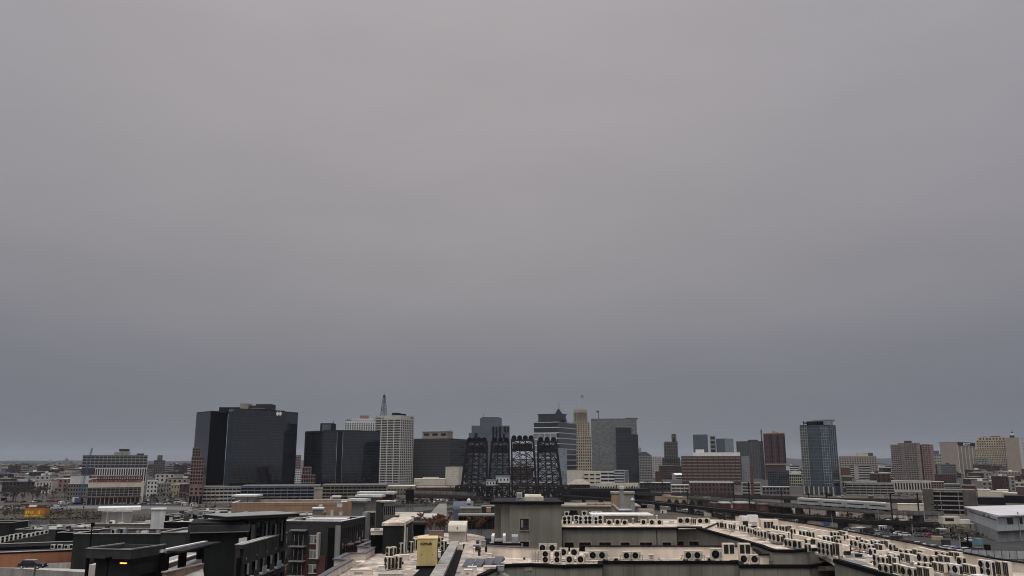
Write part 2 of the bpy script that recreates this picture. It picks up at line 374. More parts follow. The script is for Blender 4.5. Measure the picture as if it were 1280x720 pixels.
pk = tower('pink_stone_block', 'stepped pink stone wing at the foot of the lower black glass tower', 'building', 377.5, 395, 395.5, 594, 690, 4, base=8, wall='pink_stone', roof='pink_stone', deep=9, L=S(nf=4, nb=6, sp=.28, pr=.22, frame='pink_stone', top=.3, punch=True))
rw = pk['w']; MB().box(-rw + .2, -rw + 7.6, .6, 8, pk['h'] + .36, pk['h'] + 6.6).build('upper_step', 'pink_stone', pk)
for i in range(2):
    for j in range(3): MB().box(-rw + .8 + j * 2.3, -rw + 2.4 + j * 2.3, .5, .7, pk['h'] + 1 + i * 2.7, pk['h'] + 2.9 + i * 2.7).build('window', 'gl_win', pk)
# ---- white gridded tower ---------------------------------------------------
wt = tower('residential_tower', 'pale mint and white gridded tower rising behind the lower black glass tower', 'tower', 429, 467, 470, 526, 1380, 3, wall='mint', deep=30, L=S(nf=34, nb=13, sp=.25, pr=.4, frame='white_wall', glass='gl_teal', top=4))
top_box(wt, 440, 467, 523.3, 527, 1384, 20, 'white_wall'); top_box(wt, 450, 461, 519.3, 524, 1388, 10, 'pink_stone'); top_box(wt, 433, 438, 524.6, 527, 1382, 6, 'dark_steel')
gt = tower('grid_office_tower', 'tall white gridded office tower carrying a lattice antenna mast', 'office tower', 467.3, 499.3, 516, 519.3, 1250, 24, wall='charcoal', roof='white_wall',
     L=S(nf=26, nb=4, sp=.33, pr=.11, frame='ivory', glass='gl_win', top=6.0, po=.35), Rt=S(nf=26, nb=7, sp=.34, pr=.24, frame='ivory', glass='gl_win', top=6.0, po=.35))
w, d, h = gt['w'], gt['d'], gt['h']
for k in range(4):      # finer fins inside the wide bays
    for q in range(1, 4): MB().box(-w + (k + q / 4) * w / 4 - .12, -w + (k + q / 4) * w / 4 + .12, -.2, .1, 1, h - 7).build('fin', 'grey_mid', gt)
MB().box(-w * .45, -w * .05, d * .2, d * .5, h + .36, h + 3).build('penthouse', 'black', gt); MB().box(-w * .45, -w * .26, d * .2, d * .5, h + 3, h + 4.6).build('penthouse', 'black', gt)
text('Conduent', 'black', 3.6, (-w + 7.2, -.12, h - 4.2), (math.pi / 2, 0, 0), gt, ext=.1)
MB().box(.02, .14, d * .72, d * .82, h - 4.2, h - .8).build('sign', 'brick_dk', gt); MB().box(.02, .14, d * .85, d * .95, h - 4.2, h - .8).build('sign', 'black', gt)
def lattice(root, c, w0, w1, z0, z1, n, m, r=.22, name='mast'):
    b = MB()
    for i in range(n):
        za = z0 + (z1 - z0) * i / n; zb_ = z0 + (z1 - z0) * (i + 1) / n; wa = w0 + (w1 - w0) * i / n; wb = w0 + (w1 - w0) * (i + 1) / n
        A = [Vector((c[0] + sx * wa / 2, c[1] + sy * wa / 2, za)) for sx, sy in ((-1, -1), (1, -1), (1, 1), (-1, 1))]
        B_ = [Vector((c[0] + sx * wb / 2, c[1] + sy * wb / 2, zb_)) for sx, sy in ((-1, -1), (1, -1), (1, 1), (-1, 1))]
        for k in range(4):
            b.bar(A[k], B_[k], r * 1.5); b.bar(A[k], A[(k + 1) % 4], r); b.bar(A[k], B_[(k + 1) % 4], r * .8); b.bar(A[(k + 1) % 4], B_[k], r * .8)
    return b.build(name, m, root)
zt = zat(493.5, 1262) - gt.location.z
lattice(gt, (-w + 9.5, 8), 7.2, 2.0, h + .36, zt, 5, 'rust_steel', .26)
MB().tube((-w + 9.5, 8, zt), (-w + 9.5, 8, zt + 5), .25, .1).build('aerial', 'dark_steel', gt); MB().box(-w + 8.6, -w + 10.4, 7, 9, zt - 2, zt + .4).build('beacon', 'black', gt)
for z_, x_ in ((.3, -1.8), (.55, 1.6), (.42, 2.2)): MB().tube((-w + 9.5 + x_, 5.5, h + zt * 0 + (zt - h) * z_), (-w + 9.5 + x_, 6.3, h + (zt - h) * z_), 1.1, 1.1, 10).build('dish', 'galv' if x_ > 0 else 'black', gt)
# ---- dark purple-black block right of it ----
c = tower('dark_office_block', 'broad dark charcoal office block right of the white grid tower', 'office building', 515.5, 562.5, 586, 548.2, 1290, 20, wall='gl_dark', roof='roof_dark', L=S(nf=15, nb=24, sp=.5, pr=.3, frame='charcoal', glass='gl_dark', top=3, depth=.3), Rt=S(nf=15, nb=12, sp=.55, pr=0, frame='charcoal', glass='gl_win', top=3))
top_box(c, 528, 559.5, 539.3, 549, 1330, 20, 'beige_tower'); top_box(c, 527.5, 560, 538, 539.3, 1329, 22, 'white_wall', 'penthouse_roof')
for q in range(3): top_box(c, 530 + q * 10.5, 536.5 + q * 10.5, 541.8, 544.2, 1329.4, 1, 'win_dark', 'window')
tower('windowless_block', 'pale windowless cream block standing before the dark charcoal office block', 'building', 557, 573.5, 581, 583.8, 1150, 15, wall='cream', roof='roof_beige', L=S(nf=10, nb=1, sp=.9, pr=0, frame='cream', glass='grey_mid', top=.6, depth=.1))
tower('cream_station_block', 'long low cream block at the foot of the white grid tower', 'building', 518, 557, 557.5, 599, 1150, 2, wall='cream', roof='cream', deep=40)
tower('cream_station_block', 'small raised cream roof block above the long low cream block', 'building', 529, 549, 549.5, 597, 1180, 2, wall='cream', roof='roof_beige', deep=20)
tower('arched_hall', 'low brown hall with cream roof edge below the white grid tower', 'building', 485.5, 520, 521, 608, 760, -3, wall='conc_dk', roof='cream', deep=40, L=S(nf=2, nb=9, sp=.5, pr=.4, frame='tan', top=2))
# ---- blue grey stepped tower ----
tD = tower('stepped_tower', 'blue-grey stepped office tower behind the lift bridge', 'office tower', 585.5, 637, 638, 541.5, 1400, 2, wall='blue_grey', roof='roof_dark', deep=40, L=S(nf=12, nb=10, sp=.55, pr=.5, frame='blue_grey', glass='gl_dark', top=14, depth=.3))
top_box(tD, 589.5, 637, 532, 542, 1402, 36, 'blue_grey'); top_box(tD, 600, 627, 522.5, 533, 1406, 30, 'blue_grey'); top_box(tD, 602, 624, 521.6, 523, 1410, 20, 'dark_steel')
for x0, x1, a_, b_ in ((615.3, 617.8, 533, 549.5), (619.5, 621.8, 533.5, 549.5), (623.5, 626.5, 533, 549.5), (630, 632.5, 533.5, 540), (634, 636, 533.5, 540), (628.5, 631.5, 542, 549), (593, 597, 541.2, 548)):
    top_box(tD, x0, x1, a_, b_, 1399.2, 3, 'black', 'window_strip')
top_box(tD, 604.5, 604.8, 516, 523, 1412, .8, 'dark_steel', 'aerial')
# ---- banded glass tower with slanted wedge ----
tE = tower('banded_glass_tower', 'dark glass tower ringed by white floor bands, with slanted wedge roof', 'office tower', 667.5, 699, 721, 527, 1320, 25, wall='gl_win', roof='roof_dark',
     L=S(nf=11, nb=6, sp=.14, pr=0, frame='white_wall', glass='gl_blue', top=1.0, depth=.5), Rt=S(nf=11, nb=6, sp=.14, pr=0, frame='white_wall', glass='gl_blue', top=1.0, depth=.5))
top_box(tE, 672.8, 701, 518.5, 527.5, 1326, 22, 'gl_black', 'crown'); top_box(tE, 672, 701.5, 517.2, 518.6, 1325, 24, 'charcoal', 'crown_roof')
def loc_prism(root, pts, y0, y1, name, m):
    """vertical polygon (column,row) at distance y0, thickness to y1, in the root's local frame"""
    vs = []
    for Y in (y0, y1): vs += [Vector((tx(p[0], p[1]) * y0, Y, zat(p[1], y0))) for p in pts]
    n = len(pts); mt = Matrix.Rotation(-root.rotation_euler.z, 3, 'Z'); vs = [tuple(mt @ (v - root.location)) for v in vs]
    b = MB(); b.add(vs, [(i, (i + 1) % n, n + (i + 1) % n, n + i) for i in range(n)] + [tuple(range(n))[::-1], tuple(range(n, 2 * n))])
    return b.build(name, m, root)
loc_prism(tE, [(693, 519), (697.2, 511.2), (699, 511.3), (708.5, 525), (708.5, 527)][::-1], 1322, 1340, 'wedge_roof', 'gl_black')
top_box(tE, 698.4, 698.7, 502.5, 512, 1332, .6, 'dark_steel', 'aerial')
tower('glass_pavilion_block', 'pale aqua framed glass block joined to the left front of the banded tower', 'building', 666.5, 696, 697, 541, 1290, 3, wall='white_wall', roof='white_wall', deep=14, L=S(nf=8, nb=4, sp=.14, pr=.07, frame='white_wall', glass='gl_pale', top=1.2))
tower('blue_glass_slab', 'slim pale blue glass slab between the bridge and the banded tower', 'building', 696.5, 708.8, 710, 560, 1200, 4, wall='gl_pale', roof='roof_dark', deep=20)
# ---- art deco stepped stone tower with flag ----
tF = tower('art_deco_tower', 'tall tan stepped stone tower with crenellated crown under the flag', 'tower', 714.8, 739.5, 741, 545, 1750, 3, wall='stone_tan', roof='stone_tan', deep=36, L=S(nf=14, nb=9, sp=.4, pr=.45, frame='stone_tan', glass='gl_win', top=2))
def tier(root, xl, xr, yt, yb, D, dep, m, nb, nf, gm='gl_win', pr=.5, sp=.35, frame=None):
    top_box(root, xl, xr, yt, yb, D + .5, dep, m, 'tier'); off = D - root.location.y
    X0, Ya = locx(root, xl, off, yb); X1, Yb = locx(root, xr, off, yb); Y = (Ya + Yb) / 2; z0 = zat(yb, Y) - root.location.z; z1 = zat(yt, Y) - root.location.z
    bw = (X1 - X0) / nb; b = MB(); D = off; fz = (z1 - z0) / nf
    for j in range(nb + 1): b.box(X0 + j * bw - bw * pr / 2, X0 + j * bw + bw * pr / 2, D - .5, D + .6, z0, z1 + .2)
    for i in range(nf + 1): zz = z0 + fz * i; b.box(X0, X1, D - .3, D + .6, zz - fz * sp / 2, zz + fz * sp / 2)
    b.build('tier_frame', frame or m, root)
    for i in range(nf): MB().box(X0 + .3, X1 - .3, D + .1, D + .45, z0 + fz * i + .3, z0 + fz * (i + 1) - .3).build('window_band', gm, root)
tier(tF, 716, 737.3, 528, 546, 1752, 30, 'stone_tan', 7, 7); tier(tF, 717.5, 733.6, 514.5, 529, 1754, 24, 'stone_tan', 5, 4)
for k in range(6): top_box(tF, 717.5 + k * 2.85, 719.3 + k * 2.85, 511.3 + (k % 2) * .8, 516, 1748, 3, 'stone_tan', 'merlon')
top_box(tF, 720, 731, 512.5, 516, 1755, 10, 'stone_tan', 'crown')
fb = Matrix.Rotation(-tF.rotation_euler.z, 3, 'Z') @ (Vector((tx(726.4, 500) * 1756, 1756, zat(513, 1756))) - tF.location)
ftop = fb.z + (zat(493.5, 1756) - zat(513, 1756))
MB().tube(fb, (fb.x, fb.y, ftop), .28, .16).build('flagpole', 'grey_mid', tF)
flag = thing('flag', 'small striped flag flying from the tall tan stone tower', 'flag', tF.matrix_world @ Vector((0, 0, 0)) if 0 else (tx(726.6, 495) * 1756 + .3, 1756, zat(497.5, 1756)))
fh = 5.2; fw = 6.2
def wav(x): return math.sin(x * 1.1) * .45
for k in range(7):
    b = MB(); n = 8
    for q in range(n):
        xa, xb = fw * q / n, fw * (q + 1) / n; z0_ = fh * k / 7 - xa * .12; z1_ = fh * (k + 1) / 7 - xa * .12
        b.add([(xa, wav(xa), z0_), (xb, wav(xb), z0_ - .1), (xb, wav(xb), z1_ - .1), (xa, wav(xa), z1_), (xa, wav(xa) + .1, z0_), (xb, wav(xb) + .1, z0_ - .1), (xb, wav(xb) + .1, z1_ - .1), (xa, wav(xa) + .1, z1_)],
              [(0, 1, 2, 3), (7, 6, 5, 4), (0, 4, 5, 1), (3, 2, 6, 7), (0, 3, 7, 4), (1, 5, 6, 2)])
    b.build('stripe', 'flag_red' if k % 2 == 0 else 'flag_white', flag)
MB().box(-.02, 2.6, -.25, .6, fh * 3.1 / 7, fh + .02).build('canton', 'flag_blue', flag)
# ---- grey green tower ----
tG = tower('grey_green_tower', 'blocky grey-green glass tower with a darker glass inset on its right', 'office tower', 739.8, 797.2, 799, 523.3, 1310, 2, wall='gl_green', roof='grey_green', deep=42)
top_box(tG, 769.5, 789, 534, 604, 1306, 6, 'gl_dark', 'glass_inset'); top_box(tG, 789.2, 797.5, 543, 604, 1307.5, 6, 'gl_win', 'dark_strip'); top_box(tG, 771, 788.5, 533.2, 534.2, 1305.5, 6, 'grey_mid', 'ledge')
top_box(tG, 782, 797, 522.3, 524, 1320, 20, 'dark_steel')
for q in range(15): top_box(tG, 770, 788.8, 537 + q * 4.2, 537.5 + q * 4.2, 1305.8, .5, 'charcoal', 'floor_line')
lattice(tG, (-tG['w'] + 12, 12), 1.4, .9, tG['h'] + .3, tG['h'] + 13, 5, 'dark_steel', .2); MB().tube((-tG['w'] + 10.5, 11, tG['h'] + 11), (-tG['w'] + 10.5, 11.5, tG['h'] + 12.5), 1.6, 1.6, 10).build('dish', 'black', tG)
# ---- station area below ----
tower('cream_post_office', 'cream blank-walled block between lift bridge and station garage', 'building', 708.5, 728, 729, 588, 1120, 2, wall='cream', roof='roof_beige', deep=30)
tower('cream_terminal', 'cream stone terminal with tall end blocks under the grey-green tower', 'building', 729, 750.5, 751, 589.5, 1130, 2, wall='cream', roof='cream', deep=30, L=S(nf=3, nb=3, sp=.6, pr=.3, frame='cream', top=3))
tower('white_ribbon_offices', 'white low office block with ribbon windows under the grey-green tower', 'building', 750.5, 769, 770, 589.8, 1090, 2, wall='white_wall', roof='roof_beige', deep=24, L=S(nf=4, nb=2, sp=.45, pr=.06, frame='white_wall', top=1))
tower('blue_fin_block', 'small teal glass block with pale slanting fins beside ribbon-window offices', 'building', 767.5, 780, 785, 588, 1080, 30, wall='gl_teal', roof='white_wall', L=S(nf=6, nb=1, sp=.3, pr=0, frame='white_wall', glass='gl_teal', top=.6), Rt=S(nf=1, nb=1, sp=0, pr=.1, frame='white_wall', glass='gl_pale', top=.6))
tower('station_canopy', 'long low cream railway platform building with repeated small windows', 'station', 745.5, 797, 798, 604.5, 900, 1, wall='conc_dk', roof='cream', deep=14, L=S(nf=1, nb=16, sp=.35, pr=.4, frame='cream', top=3))
hp = tower('hip_roof_brick_building', 'dark brick building with broad tan hipped roof beside the lift bridge', 'building', 711, 737, 738, 606, 830, 2, wall='brick_purple', roof='roof_tan', deep=20, L=S(nf=2, nb=7, sp=.5, pr=.5, frame='brick_dk', punch=True, top=1))
w, d, h = hp['w'], hp['d'], hp['h']
rf = MB(); rf.add([(-w - 1.5, -1.5, h + .37), (1.5, -1.5, h + .37), (1.5, d + 1.5, h + .37), (-w - 1.5, d + 1.5, h + .37), (-w * .7, d * .5, h + 5), (-w * .3, d * .5, h + 5)], [(0, 3, 2, 1), (0, 1, 5, 4), (2, 3, 4, 5), (1, 2, 5), (3, 0, 4)]); rf.build('hip_roof', 'roof_tan', hp)
# ---- between grey green tower and brick offices ----
x = tower('hip_top_grey_block', 'grey office block with dark hipped top right of the grey-green tower', 'building', 797.5, 815, 816.5, 570, 1500, 3, wall='grey_mid', roof='roof_dark', deep=30, L=S(nf=9, nb=9, sp=.45, pr=.3, frame='grey_mid', top=2))
w, d, h = x['w'], x['d'], x['h']; rf = MB(); rf.add([(-w, 0, h + .36), (0, 0, h + .36), (0, d, h + .36), (-w, d, h + .36), (-w * .95, d * .5, h + 7.5), (-w * .4, d * .5, h + 7.5)], [(0, 3, 2, 1), (0, 1, 5, 4), (2, 3, 4, 5), (1, 2, 5), (3, 0, 4)]); rf.build('hip_roof', 'roof_dark', x)
top_box(x, 798, 801.5, 559.5, 566, 1510, 5, 'grey_mid')
tower('pale_slab', 'pale slab seen between hip-topped grey block and gothic tower', 'building', 815.5, 827, 828, 571, 1750, 3, wall='grey_mid', roof='grey_mid', deep=20, L=S(nf=9, nb=4, sp=.6, pr=.5, frame='conc_lt', top=2))
tower('brick_annex', 'small rust brick annex below the pale slab near gothic tower', 'building', 818.5, 826.5, 827, 590, 1200, 3, wall='brick', roof='roof_dark', deep=18)
g = tower('gothic_tower', 'dark brown gothic stepped masonry tower with slender turret', 'tower', 827.8, 850.3, 851, 572, 1720, 2, wall='gothic', roof='gothic', deep=30, L=S(nf=7, nb=8, sp=.4, pr=.5, frame='gothic', glass='black', top=2))
tier(g, 831, 847, 553, 573, 1716, 22, 'gothic', 6, 5, 'black'); top_box(g, 839.3, 845.3, 543.5, 554, 1722, 10, 'gothic', 'turret'); top_box(g, 840, 844.6, 542.5, 544, 1724, 6, 'black', 'turret_roof')
for x_ in (831.2, 834, 836.6, 846): top_box(g, x_, x_ + 1, 551.5, 554, 1716, 2, 'gothic', 'pinnacle')
top_box(g, 841, 844, 547, 552.5, 1721.5, .6, 'black', 'belfry_opening')
tower('twin_glass_tower', 'dark blue glass tower, left of a pair behind the brick offices', 'office tower', 867.5, 886, 888.3, 543.3, 2000, 8, wall='gl_blue', roof='roof_dark', deep=30)
lt = tower('open_stair_tower', 'slender lattice-clad grey tower between the pair of glass towers', 'tower', 888.8, 895.8, 896.3, 545, 2050, 2, wall='blue_grey', roof='roof_dark', deep=10, L=S(nf=9, nb=1, sp=.4, pr=.2, frame='grey_mid', glass='black', top=2))
tower('twin_glass_tower', 'paler blue glass tower, right of a pair behind the brick offices', 'office tower', 896.5, 907.3, 918.3, 548.3, 2000, 40, wall='gl_blue', roof='roof_dark', Rt=S(nf=8, nb=1, sp=.06, pr=0, frame='grey_mid', glass='gl_pale', top=.5))
j = tower('brick_office_block', 'wide red-brown brick office block striped by pale window rows', 'office building', 851.8, 926, 926.5, 570.3, 1180, 1, wall='brick_dk', roof='roof_tan', deep=40, base=2,
    L=S(nf=8, nb=11, sp=.58, pr=.12, frame='brick', glass='lit_win', top=1.5, punch=True))
top_box(j, 866, 925, 565.5, 570.6, 1190, 24, 'white_wall'); top_box(j, 869.5, 880, 561.8, 566, 1195, 12, 'white_wall')
tower('glass_stair_annex', 'pale gridded glass annex attached right of the wide brick office block', 'building', 926.8, 937, 937.5, 570, 1182, 2, wall='white_wall', roof='roof_grey', deep=20, L=S(nf=9, nb=3, sp=.35, pr=.25, frame='grey_mid', glass='gl_pale', top=1))
tower('brick_podium', 'long purple-brown brick low block below the striped brick offices', 'building', 861, 916, 917, 603.5, 760, 0, wall='brick_purple', roof='conc_lt', deep=30, L=S(nf=3, nb=12, sp=.5, pr=.6, frame='brick_purple', punch=True, top=1))
tower('red_column_block', 'narrow red brick shaft right of the long brick low block', 'building', 936.8, 940.6, 941, 584, 755, 0, wall='red_lb', roof='red_lb', deep=8)
tower('pale_clinic_block', 'pale green-grey low block with window strips around the red brick shaft', 'building', 925, 950, 950.5, 604, 770, 0, wall='mint', roof='roof_grey', deep=24, L=S(nf=4, nb=2, sp=.5, pr=.25, frame='mint', top=1))
k = tower('brown_apartment_tower', 'brown and dark glass apartment tower between brick offices and red tower', 'tower', 921.5, 950.5, 955.5, 551.5, 1620, 40, wall='blue_grey', roof='roof_dark', L=S(nf=18, nb=9, sp=.25, pr=.35, frame='gothic', glass='gl_blue', top=1), Rt=S(nf=18, nb=3, sp=.2, pr=.2, frame='gl_blue', glass='gl_win', top=1))
top_box(k, 935, 944, 549.7, 552, 1630, 12, 'charcoal')
r = tower('red_apartment_tower', 'deep red apartment tower with orange unfinished crown beside a construction mast', 'tower', 956, 982, 983.5, 541.8, 1520, 3, wall='bur', roof='orange_tan', deep=30, base=30, L=S(nf=22, nb=9, sp=.28, pr=.42, frame='bur', glass='gl_win', top=1.5))
for a_, b_, yy in ((959, 964, 540.8), (965, 969, 538.5), (969.5, 973, 539.8), (974, 981, 540.9)): top_box(r, a_, b_, yy, 542, 1526, 12, 'orange_tan', 'crown')
top_box(r, 956.5, 983, 579.5, 581, 1518, 1, 'beige_tower', 'belt')
for q in range(6): top_box(r, 958.5 + q * 4.2, 959.8 + q * 4.2, 543, 579, 1518.5, 1, 'black' if q % 2 else 'bur', 'pilaster')
tower('black_glass_podium', 'black gridded glass block under the deep red apartment tower', 'building', 958.5, 985.5, 986.3, 588.5, 1060, 3, wall='gl_win', roof='roof_dark', deep=25, L=S(nf=7, nb=10, sp=.12, pr=.1, frame='blue_grey', glass='gl_black', top=.8))
cm = thing('construction_mast', 'thin grey construction hoist mast left of the deep red tower', 'mast', (tx(953.8) * 1500, 1500, 0)); lattice(cm, (0, 0), 1.8, 1.4, 0, zat(537, 1500), 20, 'rust_steel', .25)
gy = tower('lime_hip_building', 'lime and white gridded hipped-roof block right of black glass podium', 'building', 985.5, 1000.5, 1003.5, 593.5, 1090, 5, wall='lime', roof='roof_tan', deep=25, L=S(nf=4, nb=6, sp=.3, pr=.3, frame='lime', top=.6))
w, d, h = gy['w'], gy['d'], gy['h']; rf = MB(); rf.add([(-w - 1, -1, h + .36), (1, -1, h + .36), (1, d, h + .36), (-w - 1, d, h + .36), (-w * .6, d * .5, h + 5), (-w * .4, d * .5, h + 5)], [(0, 3, 2, 1), (0, 1, 5, 4), (2, 3, 4, 5), (1, 2, 5), (3, 0, 4)]); rf.build('hip_roof', 'grey_green', gy)
# ---- tall teal glass apartment tower ----
m_ = tower('glass_apartment_tower', 'tallest blue-green glass apartment tower on the right on pale piers', 'tower', 1003, 1040, 1048, 531, 800, 36, wall='gl_teal', roof='roof_dark', base=8, Rt=S(nf=22, nb=3, sp=.22, pr=.3, frame='gl_teal', glass='gl_win', top=1), L=S(nf=22, nb=14, sp=.16, pr=.1, frame='blue_grey', glass='gl_teal', top=.8, depth=.25))
w, d, h = m_['w'], m_['d'], m_['h']
for (a_, b_, mm, pp) in ((0.0, .24, 'grey_mid', .5), (.72, .96, 'gl_pale', .45)):   # projecting bays
    fr = MB(); X0 = -w + a_ * w; X1 = -w + b_ * w; n = 22; fh = (h - 9) / n
    for i in range(n): fr.box(X0, X1, -1.0, -.1, 8 + i * fh, 8 + i * fh + fh * .25)
    for q in range(4): fr.box(X0 + (X1 - X0) * q / 3 - .25, X0 + (X1 - X0) * q / 3 + .25, -1.1, -.1, 8, h - 1)
    fr.build('bay_frame', mm, m_)
    for i in range(n): MB().box(X0 + .2, X1 - .2, -.8, -.12, 8 + i * fh + fh * .25, 8 + (i + 1) * fh).build('bay_glass', 'gl_teal', m_)
for q in range(7): MB().box(-w + q * w / 6.2, -w + q * w / 6.2 + 1.0, -1.4, -.2, 0, 7.8).build('pier', 'conc_lt', m_)
top_box(m_, 1003.2, 1011, 528, 529.2, 799, 10, 'black', 'crown_roof'); top_box(m_, 1008, 1034, 526.5, 531.2, 806, 8, 'dark_steel')
for q in range(9): top_box(m_, 1004 + q * 4.2, 1004.8 + q * 4.2, 526.3, 531.2, 800, .7, 'dark_steel', 'crown_post')
top_box(m_, 1016, 1039, 524.6, 526.4, 799, 12, 'grey_mid', 'crown_roof'); top_box(m_, 1029, 1039.3, 524.8, 531.2, 799, 4, 'gl_pale', 'crown_bay')
# ---- beige department block ----
n_ = tower('beige_loft_block', 'broad beige masonry block with window rows right of glass apartment tower', 'building', 1049, 1096, 1098, 570, 1700, 3, wall='conc_lt', roof='conc_lt', deep=40, L=S(nf=11, nb=15, sp=.48, pr=.42, frame='beige_tower', top=3))
top_box(n_, 1070, 1085, 566.3, 571, 1704, 30, 'conc_lt'); top_box(n_, 1083, 1091, 566, 570.5, 1720, 8, 'charcoal')
tower('terracotta_block', 'small pinkish-brown block above lime grid, right foot of glass apartment tower', 'building', 1050.5, 1062, 1063, 585, 860, 2, wall='brick_purple', roof='pink_stone', deep=20)
tower('lime_grid_block', 'small lime gridded block beside right foot of glass apartment tower', 'building', 1051, 1063.3, 1064, 595.5, 840, 2, wall='lime', roof='lime', deep=20, L=S(nf=3, nb=5, sp=.25, pr=.2, frame='lime', top=.5))
tower('parking_garage', 'long grey three-deck parking garage right of glass apartment tower', 'parking garage', 1055, 1114.5, 1115, 605, 800, 0, wall='black', roof='conc_dk', deep=40, L=S(nf=4, nb=7, sp=.42, pr=.06, frame='conc', glass='black', top=.9))
tower('grey_low_shed', 'flat grey roofed low block on top of the long three-deck garage', 'building', 1068, 1094, 1095, 602, 842, 0, wall='grey_mid', roof='conc_lt', deep=20)
# ---- brown beige residential tower ----
o_ = tower('winged_apartment_tower', 'brown and beige apartment tower with dark vertical recesses and brick rooftop box', 'tower', 1117, 1164, 1166, 556, 1520, 3, wall='gl_win', roof='pink_stone', deep=36)
for (a_, b_, mm, dd, yy) in ((1117, 1129.5, 'brown_concrete', 1512, 556.3), (1133.5, 1149.5, 'brown_concrete', 1508, 554.7), (1156.5, 1166.5, 'pink_stone', 1514, 555.7)):
    tier(o_, a_, b_, yy, 600, dd, 10, mm, 5 if mm == 'brown_concrete' else 3, 17, 'gl_win', .3, .5)
top_box(o_, 1130, 1139.5, 551, 556, 1525, 14, 'brick_dk'); top_box(o_, 1122, 1150, 553.5, 556, 1530, 12, 'pink_stone')
tower('mint_slab', 'small pale mint slab between winged brown tower and signed tower', 'building', 1165.5, 1177.5, 1178.3, 568, 1700, 3, wall='mint', roof='dark_steel', deep=20, L=S(nf=8, nb=4, sp=.5, pr=.5, frame='mint', top=1))
tower('mint_slab', 'small glass-topped box peeping above the pale mint slab', 'building', 1166, 1175, 1176, 563.5, 1730, 3, wall='blue_grey', roof='roof_grey', deep=20)
# ---- signed tower: blank beige side, striped front ----
ip = tower('striped_office_tower', 'office tower with blank beige side and white vertical stripes under black sign band', 'office tower', 1176.5, 1199, 1221.5, 552.5, 1850, 45, wall='beige_tower', roof='dark_steel', Rt=S(nf=1, nb=5, sp=0, pr=.12, frame='white_wall', glass='gl_win', top=8.5, full=0, po=.5, depth=.6))
w, d, h = ip['w'], ip['d'], ip['h']
MB().box(.02, .5, 1.0, d - 1, h - 7.6, h - .4).build('sign_band', 'black', ip); text('IDT', 'white_paint', 7.6, (.6, d * .5, h - 6.8), (math.pi / 2, 0, math.pi / 2), ip, ext=.15, sx=d / 30)
MB().box(-.3, .3, .5, d, 6, 8).build('base_ledge', 'white_wall', ip)
q_ = tower('tan_stepped_tower', 'tan masonry tower with stepped shoulders and tight window grid', 'tower', 1219.5, 1259, 1260, 561.5, 1800, 1, wall='stone_tan', roof='stone_tan', deep=36, L=S(nf=15, nb=19, sp=.5, pr=.45, frame='stone_tan', glass='gl_win', top=1))
tier(q_, 1220.3, 1237.5, 573, 603, 1793, 8, 'grey_mid', 9, 11, 'gl_win', .4, .45)
tier(q_, 1221.5, 1258, 550.5, 562.5, 1803, 26, 'stone_tan', 12, 4, 'gl_win', .45, .5); tier(q_, 1223.5, 1256.5, 546.8, 551, 1812, 20, 'stone_tan', 8, 1); top_box(q_, 1238, 1250, 545, 547.5, 1816, 14, 'brick_purple')
top_box(q_, 1229, 1231, 545.5, 547.5, 1818, 3, 'dark_steel'); top_box(q_, 1233, 1235.5, 546, 547.6, 1818, 3, 'dark_steel')
r_ = tower('blank_side_tower', 'cream tower at the right edge with windowless side and small cupola', 'tower', 1259.5, 1277, 1300, 547, 1750, 35, wall='beige_tower', roof='conc_lt', Rt=S(nf=14, nb=2, sp=.45, pr=.5, frame='white_wall', top=9))
top_box(r_, 1262, 1267.6, 544.2, 548, 1760, 8, 'black', 'cupola'); top_box(r_, 1262.8, 1266.8, 541.5, 544.2, 1761, 6, 'white_wall', 'cupola'); top_box(r_, 1263.3, 1266.3, 540.3, 541.5, 1761, 5, 'black', 'cupola'); top_box(r_, 1264.6, 1265.1, 537.8, 540.4, 1763, 1, 'dark_steel', 'finial')
tower('long_brick_terrace', 'dark rust brick row building with lumpy roofline below the striped tower', 'building', 1166.5, 1193, 1196, 593.5, 1250, 5, wall='brick_dk', roof='brick_dk', deep=25, L=S(nf=3, nb=10, sp=.5, pr=.5, frame='brick_dk', top=1))
tower('columned_hall', 'long pale hall with dark vertical openings in front of winged tower', 'building', 1112, 1161, 1162, 602, 880, 0, wall='pink_stone', roof='conc_lt', deep=24, L=S(nf=1, nb=14, sp=.28, pr=.45, frame='conc_lt', glass='win_dark', top=1.6))
tower('pink_grid_block', 'pink and white gridded low block right of the pale columned hall', 'building', 1161.3, 1177, 1177.5, 602.5, 890, 0, wall='pink_stone', roof='conc_lt', deep=18, L=S(nf=4, nb=5, sp=.4, pr=.3, frame='pink_stone', top=.8, punch=True))
tower('grey_deck_building', 'grey low building with blue-grey bands left of small orange-topped brick', 'building', 1177.8, 1197, 1198, 605.5, 860, 0, wall='blue_grey', roof='grey_mid', deep=24, L=S(nf=3, nb=1, sp=.4, pr=0, frame='grey_mid', top=1))
tower('orange_top_brick_block', 'small brick block with orange parapet right of pale columned hall', 'building', 1199.5, 1216, 1217, 607, 840, 0, wall='brick_dk', roof='orange_tan', deep=18)
tower('brown_edge_building', 'plain brown block at far right under the cream blank-sided tower', 'building', 1266, 1300, 1301, 609, 800, 0, wall='brick_purple', roof='roof_tan', deep=30)
tower('grey_edge_hall', 'grey hall with dark top band below cream blank-sided tower', 'building', 1260.5, 1290, 1291, 594.5, 1200, 0, wall='grey_mid', roof='roof_dark', deep=30, L=S(nf=2, nb=3, sp=.5, pr=.1, frame='grey_mid', top=4))
